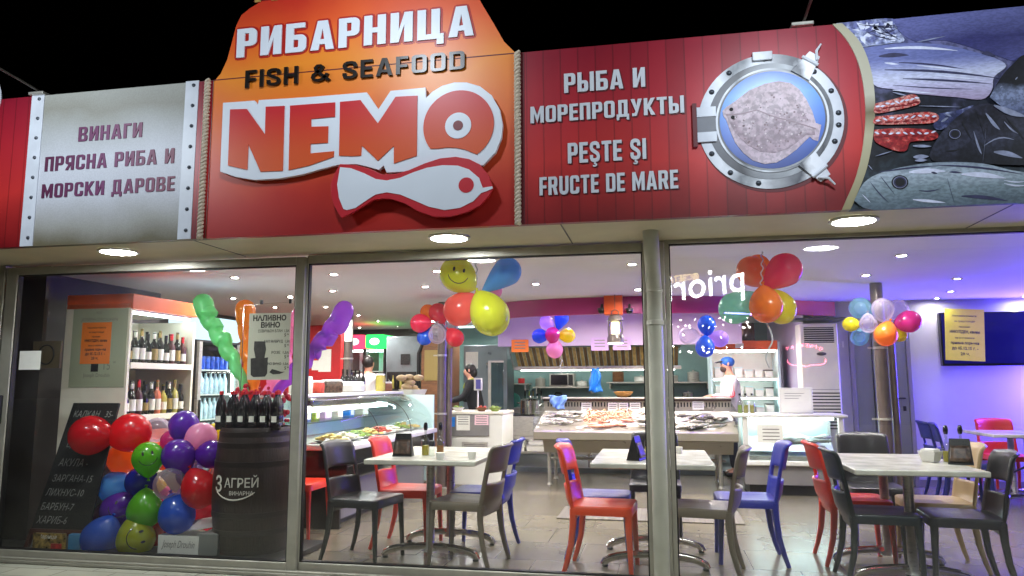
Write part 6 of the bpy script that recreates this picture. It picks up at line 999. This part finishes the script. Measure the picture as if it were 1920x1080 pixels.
t = T('sink_tap', 'dark curved tap over the kitchen work top', 'tap', (-1.85, 8.2, .871)); MB().tube([(-1.85, 8.3, .871), (-1.85, 8.3, 1.08), (-1.8, 8.25, 1.13), (-1.7, 8.2, 1.12), (-1.66, 8.18, 1.05)], .018, 10).build('spout', M['black'], t); MB().lathe([(.04, 0), (.04, .02), (.02, .04)], (-1.85, 8.3, .871), 14).build('base', M['black'], t)
t = T('cold_room', 'steel cold room with a paper on it behind the woman', 'cold room', (-3.0, 7.4, 0)); MB().bb(-3.26, -2.5, 7.3, 7.9, .07, 1.95).build('body', M['slate'], t, bevel=.01); a = P(873, 660, Y=7.28); b = P(896, 691, Y=7.28); MB().bb(a.x, b.x, 7.285, 7.298, b.z, a.z).build('paper', M['paper'], t); m = MB(); m.tube([(-2.85, 7.27, 1.62), (-2.8, 7.24, 1.66), (-2.68, 7.24, 1.65), (-2.65, 7.27, 1.6)], .012, 6); m.build('handle', M['chrome'], t)
t = T('glass_screen', 'steel framed glass screen right of the cash desk', 'screen', (-2.1, 5.7, 0)); a = P(921, 680, Y=5.8); b = P(944, 775, Y=5.8)
MB().bb(a.x, b.x, 5.79, 5.80, .9, a.z).build('glass', TINTG, t); MB().bb(a.x-.04, a.x-.002, 5.775, 5.815, 0, a.z+.03).build('post', M['aluminium'], t); MB().bb(a.x, b.x, 5.78, 5.81, a.z+.002, a.z+.03).build('top_rail', M['aluminium'], t); MB().bb(a.x, b.x, 5.77, 5.82, 0, .898).build('base_panel', M['slate'], t)
# open refrigerated shelf behind the man
t = T('fridge_shelf', 'brightly lit open fridge shelf with orange header behind the man', 'fridge', (1.3, 6.9, 0)); x0, x1, y0, y1 = .80, 1.74, 6.5, 7.1
MB().bb(x0, x1, y1, y1+.03, .3, 1.78).build('back', M['whiteplastic'], t); MB().bb(x0-.03, x0-.001, y0, y1+.03, .3, 1.9).build('side', M['cyanlit'], t); MB().bb(x1+.001, x1+.03, y0, y1+.03, .3, 1.9).build('side', M['cyanlit'], t); MB().bb(x0, x1, y0-.02, y1+.03, 1.785, 1.92).build('header', M['orangepaint'], t, bevel=.008); MB().bb(x0+.03, x1-.03, y0+.03, y0+.06, 1.755, 1.782).build('tube_light', TUBEB, t); MB().bb(x0, x1, y0, y1, .3, .6).build('base', M['whiteplastic'], t); MB().bb(x0+.34, x0+.46, y0-.026, y0-.021, 1.81, 1.88).build('price_tag', M['paper'], t); random.seed(9)
for k, z in enumerate((.85, 1.1, 1.38)):
    MB().bb(x0, x1, y0+.1, y1-.002, z-.02, z).build('shelf', M['whiteplastic'], t); MB().bb(x0+.02, x1-.02, y0+.12, y0+.14, z-.045, z-.022).build('tube_light', TUBEB, t)
    for i in range(6): x = x0+.1+i*.145; h = random.uniform(.09, .16); tt = T('food_box', f'white food tub, {ORD[i]} from the left on the {("lowest", "middle", "top")[k]} fridge shelf', 'tub', (x, y0+.25, z), 'food tubs on the open fridge shelf'); MB().bb(x-.055, x+.055, y0+.15, y0+.33, z+.001, z+h).build('tub', M['whiteplastic'], tt, bevel=.006); MB().bb(x-.06, x+.06, y0+.145, y0+.335, z+h+.001, z+h+.014).build('lid', M['black'] if i == 5 else M['cyanlit'] if (i+k) % 3 else M['whiteplastic'], tt)
t = T('picture_screen', 'dark screen showing a round orange picture above the open fridge shelf', 'screen', (1.2, 6.7, 1.93)); MB().bb(1.02, 1.45, 6.66, 6.7, 1.925, 2.2).build('casing', M['blackgloss'], t, bevel=.006); MB().lathe([(.09, 0), (.07, .004), (.001, .006)], mtx=Matrix.Translation((1.2, 6.659, 2.06)) @ Matrix.Rotation(R(90), 4, 'X') @ Matrix.Diagonal((1, .8, 1, 1)), seg=20).build('picture', M['tan'], t)
# ---------------------------------------------------------------- white framed display case, whiteboard, air conditioner
t = T('display_case', 'white framed display case glowing cyan in front of the air conditioner', 'display case', (1.5, 4.5, 0)); x0, x1, y0, y1 = .99, 2.06, 4.2, 4.85
MB().bb(x0+.03, x1-.03, y0+.06, y1, 0, .12).build('plinth', M['black'], t); MB().bb(x0-.02, x1, y0+.02, y1, .122, .34).build('base', M['greyplastic'], t); MB().bb(x0-.05, x1+.02, y0-.03, y1, .342, .40).build('lower_frame', M['whiteplastic'], t, bevel=.012); MB().bb(x0-.12, x1+.06, y0-.05, y1+.02, .895, .93).build('top', M['whiteplastic'], t, bevel=.01)
for x in (x0-.03, x1-.04): MB().bb(x, x+.06, y0-.015, y0+.04, .402, .893).build('upright', M['whiteplastic'], t, bevel=.006); MB().bb(x, x+.04, y1-.04, y1, .402, .893).build('upright', M['whiteplastic'], t)
MB().bb(x0+.04, x1-.05, y0, y0+.008, .405, .89).build('front_glass', CASEG, t, smooth=False); MB().bb(x0, x1, y1-.03, y1-.01, .405, .89).build('back_panel', M['cyanlit'], t); MB().bb(x0+.08, x1-.08, y0+.05, y0+.08, .865, .89).build('tube_light', TUBEB, t); MB().bb(x0+.08, x1-.08, y1-.16, y1-.13, .865, .89).build('tube_light', TUBEB, t); MB().bb(x0, x1-.04, y0+.02, y1-.04, .405, .45).build('tray', M['steel'], t)
m = MB(); m.sheet(lambda u, v: Vector((x0+.05+u*(x1-x0-.12), y0+.08+v*.5, .5+v*.16+.02*math.sin(u*17)*math.sin(v*11))), 24, 12); m.build('ice', M['ice'], t)
random.seed(21)
for i in range(7):
    o = copy_tree(FP['dark' if i % 2 else 'silver']); o.location = (x0+.45+.08*i, y0+.2+random.random()*.25, .60+random.random()*.06); o.rotation_euler = (R(80), 0, R(random.uniform(150, 200))); o['label'] = 'one of the fish lying on ice inside the white framed display case'; o['group'] = 'fish in the white framed display case'
a = P(1419, 796, Y=y0-.01); b = P(1469, 826, Y=y0-.01); tt = T('notice', 'white printed notice on the glass of the cyan display case', 'notice', (a.x, y0, b.z)); MB().bb(a.x, b.x, y0-.008, y0-.005, b.z-.03, a.z).build('sheet', M['paper'], tt); m = MB()
for j in range(4): m.bb(a.x+.06, b.x-.04, y0-.0095, y0-.0085, a.z-.06-j*.04, a.z-.048-j*.04)
m.build('lines', M['greyink'], tt, smooth=False)
a = P(1460, 727, Y=4.45); b = P(1525, 773, Y=4.45); t = T('whiteboard', 'small white price board standing on the display case', 'board', ((a.x+b.x)/2, 4.45, .931)); MB().bb(a.x, b.x, 4.44, 4.46, .932, a.z).build('board', M['whiteplastic'], t, bevel=.004); m = MB(); MB().bb(a.x+.02, b.x-.02, 4.434, 4.4395, .95, a.z-.02).build('sheet', M['paper'], t)
for j in range(3): m.bb(a.x+.06, b.x-.1-.03*j, 4.4315, 4.433, a.z-.07-j*.03, a.z-.064-j*.03)
m.build('lines', M['greyink'], t, smooth=False)
for k, (px, lab) in enumerate(((1388, 'left glass sauce bottle on the display case'), (1399, 'middle glass sauce bottle on the display case'), (1411, 'right glass sauce bottle on the display case'))): p = P(px, 775, Y=4.5); tt = T('sauce_bottle', lab, 'bottle', (p.x, 4.5, .931), 'sauce bottles on the display case'); MB().lathe(bottle_prof(.03, .22, .4), (p.x, 4.5, .931), 14).build('glass', BOTG, tt); MB().lathe([(.025, .004), (.025, .1), (.001, .1)], (p.x, 4.5, .931), 10).build('sauce', M['foodgreen'] if k == 0 else M['whitewine'], tt); MB().lathe([(.014, .215), (.014, .24)], (p.x, 4.5, .931), 10).build('cap', M['black'], tt)
t = T('air_conditioner', 'tall cream floor standing air conditioner', 'air conditioner', (2.02, 5.15, 0)); x0, x1, yy = 1.79, 2.25, 4.98
MB().bb(x0, x1, yy, 5.29, 0, 2.05).build('casing', M['cream'], t, bevel=.015); m = MB(); m.bb(x0+.05, x1-.05, yy-.004, yy-.001, 1.80, 2.0); m.build('outlet', M['black'], t); m = MB()
for k in range(7): m.box(((x0+x1)/2, yy-.008, 1.815+k*.028), (x1-x0-.1, .01, .003), rx=R(20))
m.build('louvres', M['cream'], t, smooth=False); m = MB()
for k in range(12): m.bb(x0+.02, x1-.02, yy-.004, yy-.001, .72+k*.04, .735+k*.04)
m.build('intake_slots', M['black'], t, smooth=False); m = MB(); m.ball((2.04, yy-.002, 1.66), (.06, .01, .022), 14, 8); m.build('badge', M['charcoal'], t); MB().bb(x0+.02, x1-.02, yy-.003, yy-.001, 1.21, 1.216).build('seam', M['greyplastic'], t)
tag(MB().bb(x0-.05, x1+.1, 4.95, 5.29, 2.09, 2.12).build('wall_ledge', M['charcoal'], bevel=.004), 'dark ledge on the wall just above the air conditioner', 'ledge')
tag(MB().bb(2.36, 2.385, 5.285, 5.298, 1.75, 1.83).build('light_switch', M['whiteplastic'], bevel=.003), 'small switch on the wall between air conditioner and door', 'switch')
t = T('door', 'grey double door in the white wall behind the right column', 'door', (2.8, 5.28, 0)); dx0, dx1 = 2.44, 3.16
for b_ in ((dx0, dx0+.05, 0, 1.96), (dx1-.05, dx1, 0, 1.96), (dx0+.05, dx1-.05, 1.91, 1.96)): MB().bb(b_[0], b_[1], 5.23, 5.298, b_[2]+.001, b_[3]).build('frame', M['greyplastic'], t, bevel=.004)
MB().bb(dx0+.052, dx0+.27, 5.26, 5.297, .01, 1.905).build('side_leaf', M['door'], t, bevel=.003); MB().bb(dx0+.274, dx1-.052, 5.25, 5.297, .01, 1.905).build('main_leaf', M['door'], t, bevel=.003); MB().bb(dx0+.255, dx0+.262, 5.235, 5.259, .1, 1.85).build('edge_strip', M['chrome'], t); m = MB(); hx = dx1-.11; m.tube([(hx, 5.249, 1.1), (hx, 5.2, 1.1), (hx-.13, 5.195, 1.1)], .012, 8); m.build('handle', M['black'], t); MB().bb(hx-.018, hx+.018, 5.24, 5.249, .94, 1.0).build('lock', M['black'], t)
# television and yellow notice, blue light strip
t = T('television', 'wide dark television glowing faint blue on the white wall', 'television', (4.1, 5.2, 1.5)); MB().bb(3.50, 4.72, 5.16, 5.24, 1.50, 2.17).build('casing', M['blackgloss'], t, bevel=.008); MB().bb(3.52, 4.70, 5.152, 5.158, 1.53, 2.15).build('screen', mat('dark screen', rgb(8, 8, 30), .08, emit=.10, ec=(.02, .01, 1, 1)), t); MB().bb(3.9, 4.3, 5.241, 5.298, 1.7, 2.0).build('wall_mount', M['black'], t)
a = P(1766, 580, Y=5.13); b = P(1848, 676, Y=5.13); o = notice('bright yellow notice taped over the left end of the television', M['yellowpaper'], a, b, 5.14, 2.1); o.rotation_euler[1] = R(3.0); INV.clear
t = T('light_strip', 'blue light strip beside the right end of the television', 'light strip', (5.0, 5.2, .9)); MB().bb(4.96, 4.99, 4.95, 5.2, .9, 2.25).build('lamp', lamp_mat('blue strip glow', (.08, .05, 1, 1), 260), t); MB().bb(4.995, 5.03, 4.93, 5.29, .85, 2.3).build('backing', M['black'], t)
for x, yl, lab in ((-2.9, 7.75, 'added cold tube lamp on the ceiling above the cold room'), (-.8, 7.75, 'added cold tube lamp on the ceiling above the kitchen work top'), (-3.3, 6.5, 'added cold tube lamp on the ceiling in front of the cold room')):  # tubes added to brighten the kitchen and the cold room front
    t = T('fill_tube_lamp', lab, 'lamp', (x, yl, CEIL)); MB().bb(x-.6, x+.6, yl-.05, yl+.05, CEIL-.04, CEIL-.001).build('housing', M['whiteplastic'], t); MB().bb(x-.58, x+.58, yl-.03, yl+.03, CEIL-.06, CEIL-.041).build('tube', TUBEC, t)
# ================================================================ people
def skin(name, V, E, m, parent, sub=2, root=0):
    me = bpy.data.meshes.new(name); me.from_pydata([v[0] for v in V], E, []); me.materials.append(m); o = bpy.data.objects.new(name, me); COL.objects.link(o)
    k = o.modifiers.new('skin', 'SKIN'); k.use_smooth_shade = True
    for i, v in enumerate(V): r_ = v[1]; me.skin_vertices[0].data[i].radius = r_ if isinstance(r_, tuple) else (r_, r_); me.skin_vertices[0].data[i].use_root = (i == root)
    s = o.modifiers.new('sub', 'SUBSURF'); s.levels = sub; s.render_levels = sub; o.parent = parent
    if parent.name in INV: o.matrix_parent_inverse = INV[parent.name]
    return o
def person(label, base, face, H, lean, arms, hair, tops, legs=True):
    """face: direction the person looks, degrees; arms: per side (elbow, wrist) offsets from the shoulder in forward / left / up"""
    t = T('person', label, 'person', base); b = Vector(base); f = Vector((math.cos(R(face)), math.sin(R(face)), 0)); l = Vector((-f.y, f.x, 0)); L = lambda x, y, z: b+f*x+l*y+ZU*z; s = H/1.7
    V = [(L(0, 0, .92*s), (.15*s, .11*s)), (L(.01+lean*.3, 0, 1.08*s), (.13*s, .095*s)), (L(.01+lean*.7, 0, 1.27*s), (.155*s, .11*s)), (L(lean, 0, 1.41*s), (.09*s, .075*s)), (L(lean+.01, 0, 1.47*s), .053*s), (L(lean+.035, 0, 1.535*s), (.066*s, .075*s)), (L(lean+.03, 0, 1.60*s), (.078*s, .094*s)), (L(lean+.022, 0, 1.655*s), (.066*s, .08*s)), (L(lean+.128, 0, 1.572*s), .013*s)]
    E = [(0, 1), (1, 2), (2, 3), (3, 4), (4, 5), (5, 6), (6, 7), (6, 8)]; AR = {}
    for sd, (eo, wo) in zip((1, -1), arms):
        sh = L(lean*.9, sd*.17*s, 1.365*s); el = sh+f*eo[0]+l*eo[1]*sd+ZU*eo[2]; wr = el+f*wo[0]+l*wo[1]*sd+ZU*wo[2]; d = (wr-el).normalized(); n0 = len(V); V += [(sh, .06*s), (el, .043*s), (wr, .03*s), (wr+d*.06, (.036*s, .022*s))]; E += [(3, n0), (n0, n0+1), (n0+1, n0+2), (n0+2, n0+3)]; AR[sd] = (sh, el, wr, d)
        side = d.cross(ZU).normalized()
        for k, (o_, ln) in enumerate(((-.027, .055), (-.009, .068), (.009, .064), (.026, .05))):
            p1 = wr+d*.1+side*o_-ZU*.004; i = len(V); V += [(p1, .0095), (p1+d*ln*.6-ZU*.02, .0085), (p1+d*ln*.75-ZU*.04, .007)]; E += [(n0+3, i), (i, i+1), (i+1, i+2)]
        i = len(V); V += [(wr+d*.06+side*-sd*.035, .011), (wr+d*.1+side*-sd*.045-ZU*.015, .008)]; E += [(n0+3, i), (i, i+1)]
    if legs:
        for sd in (1, -1): i = len(V); V += [(L(0, sd*.09*s, .86*s), .092*s), (L(.02, sd*.1*s, .48*s), .06*s), (L(-.01, sd*.1*s, .09*s), .042*s), (L(.12, sd*.11*s, .04*s), (.045*s, .035*s))]; E += [(0, i), (i, i+1), (i+1, i+2), (i+2, i+3)]
    body = skin('body', V, E, M['skin'], t)
    g = 1.22; n0 = 9
    TV = [(V[0][0]-ZU*.06, (.2*s, .165*s)), (V[1][0], (.19*s, .155*s)), (V[2][0], (.2*s, .158*s)), (V[3][0]-ZU*.01, (.11*s, .1*s)), (V[4][0]-ZU*.02, .068*s)]; TE = [(0, 1), (1, 2), (2, 3), (3, 4)]
    for sd in (1, -1): sh, el, wr, d = AR[sd]; i = len(TV); TV += [(sh, .085*s), (el, .066*s), (wr-d*.015, .05*s)]; TE += [(3, i), (i, i+1), (i+1, i+2)]
    top = skin(tops[1], TV, TE, M[tops[0]], t)
    if legs:
        PV = [(V[0][0]-ZU*.02, (.165*s, .13*s))]; PE = []
        for sd in (1, -1): i = len(PV); PV += [(L(0, sd*.09*s, .84*s), .112*s), (L(.02, sd*.1*s, .48*s), .078*s), (L(-.01, sd*.1*s, .1*s), .062*s)]; PE += [(0, i), (i, i+1), (i+1, i+2)]
        skin('trousers', PV, PE, M['jeans'], t)
        for sd in (1, -1): MB().ball(L(.05, sd*.105*s, .045*s), (.05, .05, .04), 12, 8, None).build('shoe', M['black'], t) if 0 else skin('shoe', [(L(-.04, sd*.1*s, .05*s), .05*s), (L(.07, sd*.107*s, .045*s), .048*s), (L(.15, sd*.112*s, .04*s), .035*s)], [(0, 1), (1, 2)], M['black'], t)
    hd = L(lean+.03, 0, 1.60*s); m = MB()
    for sd in (1, -1): m.ball(hd+f*.078*s+l*sd*.034*s-ZU*.008, .011*s, 8, 6)
    m.build('eyes', M['ink'], t); m = MB(); m.tube([hd+f*.088*s-ZU*.066*s+l*y for y in (-.025, 0, .025)], .006*s, 6); m.build('mouth', M['redcap'] if hair != 'cap' else M['beard'], t); m = MB()
    for sd in (1, -1): m.ball(hd+l*sd*.082*s-f*.005, (.016, .016, .028), 8, 6)
    m.build('ears', M['skin'], t)
    rot = Matrix(((f.x, l.x, 0), (f.y, l.y, 0), (0, 0, 1)))
    if hair == 'long' or hair == 'short':
        c = hd+ZU*.022*s-f*.022*s; m = MB(); m.ball(c, (.1*s, .092*s, .1*s), 18, 12, rot)
        if hair == 'long': m.ball(c-f*.05*s-ZU*.06*s, (.07*s, .08*s, .09*s), 14, 10, rot); m.ball(c+ZU*.02+f*.06*s+l*.05*s, (.035*s, .045*s, .05*s), 10, 8, rot)
        m.build('hair', M['hair'], t)
    if hair == 'cap':
        c = hd+ZU*.03*s-f*.006; m = MB(); m.ball(c, (.104*s, .092*s, .078*s), 18, 12, rot); m.build('cap', M['cap'], t); m = MB(); m.ball(c+f*.105*s+ZU*.004, (.085*s, .07*s, .014*s), 14, 8, rot @ Matrix.Rotation(R(12), 3, 'Y')); m.build('cap_peak', M['capdark'], t)
        m = MB(); m.ball(hd+f*.045*s-ZU*.07*s, (.058*s, .066*s, .052*s), 14, 10, rot); m.build('beard', M['beard'], t)
    return t, AR, L, s
mt, AR, L, s = person('person in white track jacket with red sleeve stripes and blue cap at the fish counter', (1.02, 5.9, .0), 183, 1.66, .03, (((.03, .06, -.23), (.27, -.02, -.01)), ((.02, .03, -.23), (.22, .0, .0))), 'cap', ('jacket', 'jacket'))
sh, el, wr, d = AR[1]; yv = Vector((0, -1, 0))
for k, off in enumerate((-.024, 0, .024)):
    m = MB(); q1 = (el-sh).normalized(); side = Vector((1, 0, 0)); pts = ccurve([sh+yv*.05+side*off+ZU*.03, sh.lerp(el, .5)+yv*.060+side*off, el+yv*.056+side*(off+.01)+ZU*off*.5, el.lerp(wr, .5)+yv*.046+ZU*off*.7, wr+yv*.042+ZU*off*.7], 6); m.tube(pts, .006, 6); m.build('sleeve_stripe', M['stripe'], mt)
wt, *_ = person('person with dark hair in black clothes with a lime collar looking left by the till', (-2.78, 6.35, .071), 186, 1.52, .10, (((.10, .02, -.2), (.22, .0, -.06)), ((.02, .02, -.25), (.18, -.03, .02))), 'long', ('blackcloth', 'sweater'))
c = Vector((-2.90, 6.33, 1.335)); m = MB(); m.tube([c+Vector((.07, -.06, .04)), c+Vector((.0, -.085, .0)), c+Vector((-.06, -.07, -.06)), c+Vector((-.1, .0, -.1))], [.018, .026, .026, .014], 8); m.build('collar', M['limecloth'], wt)
person('person with short dark hair and white top seen behind the deli counter', (-4.47, 6.0, .0), 80, 1.72, .0, (((.05, .05, -.25), (.2, 0, .0)), ((.05, .05, -.25), (.2, 0, 0))), 'short', ('jacket', 'shirt'))
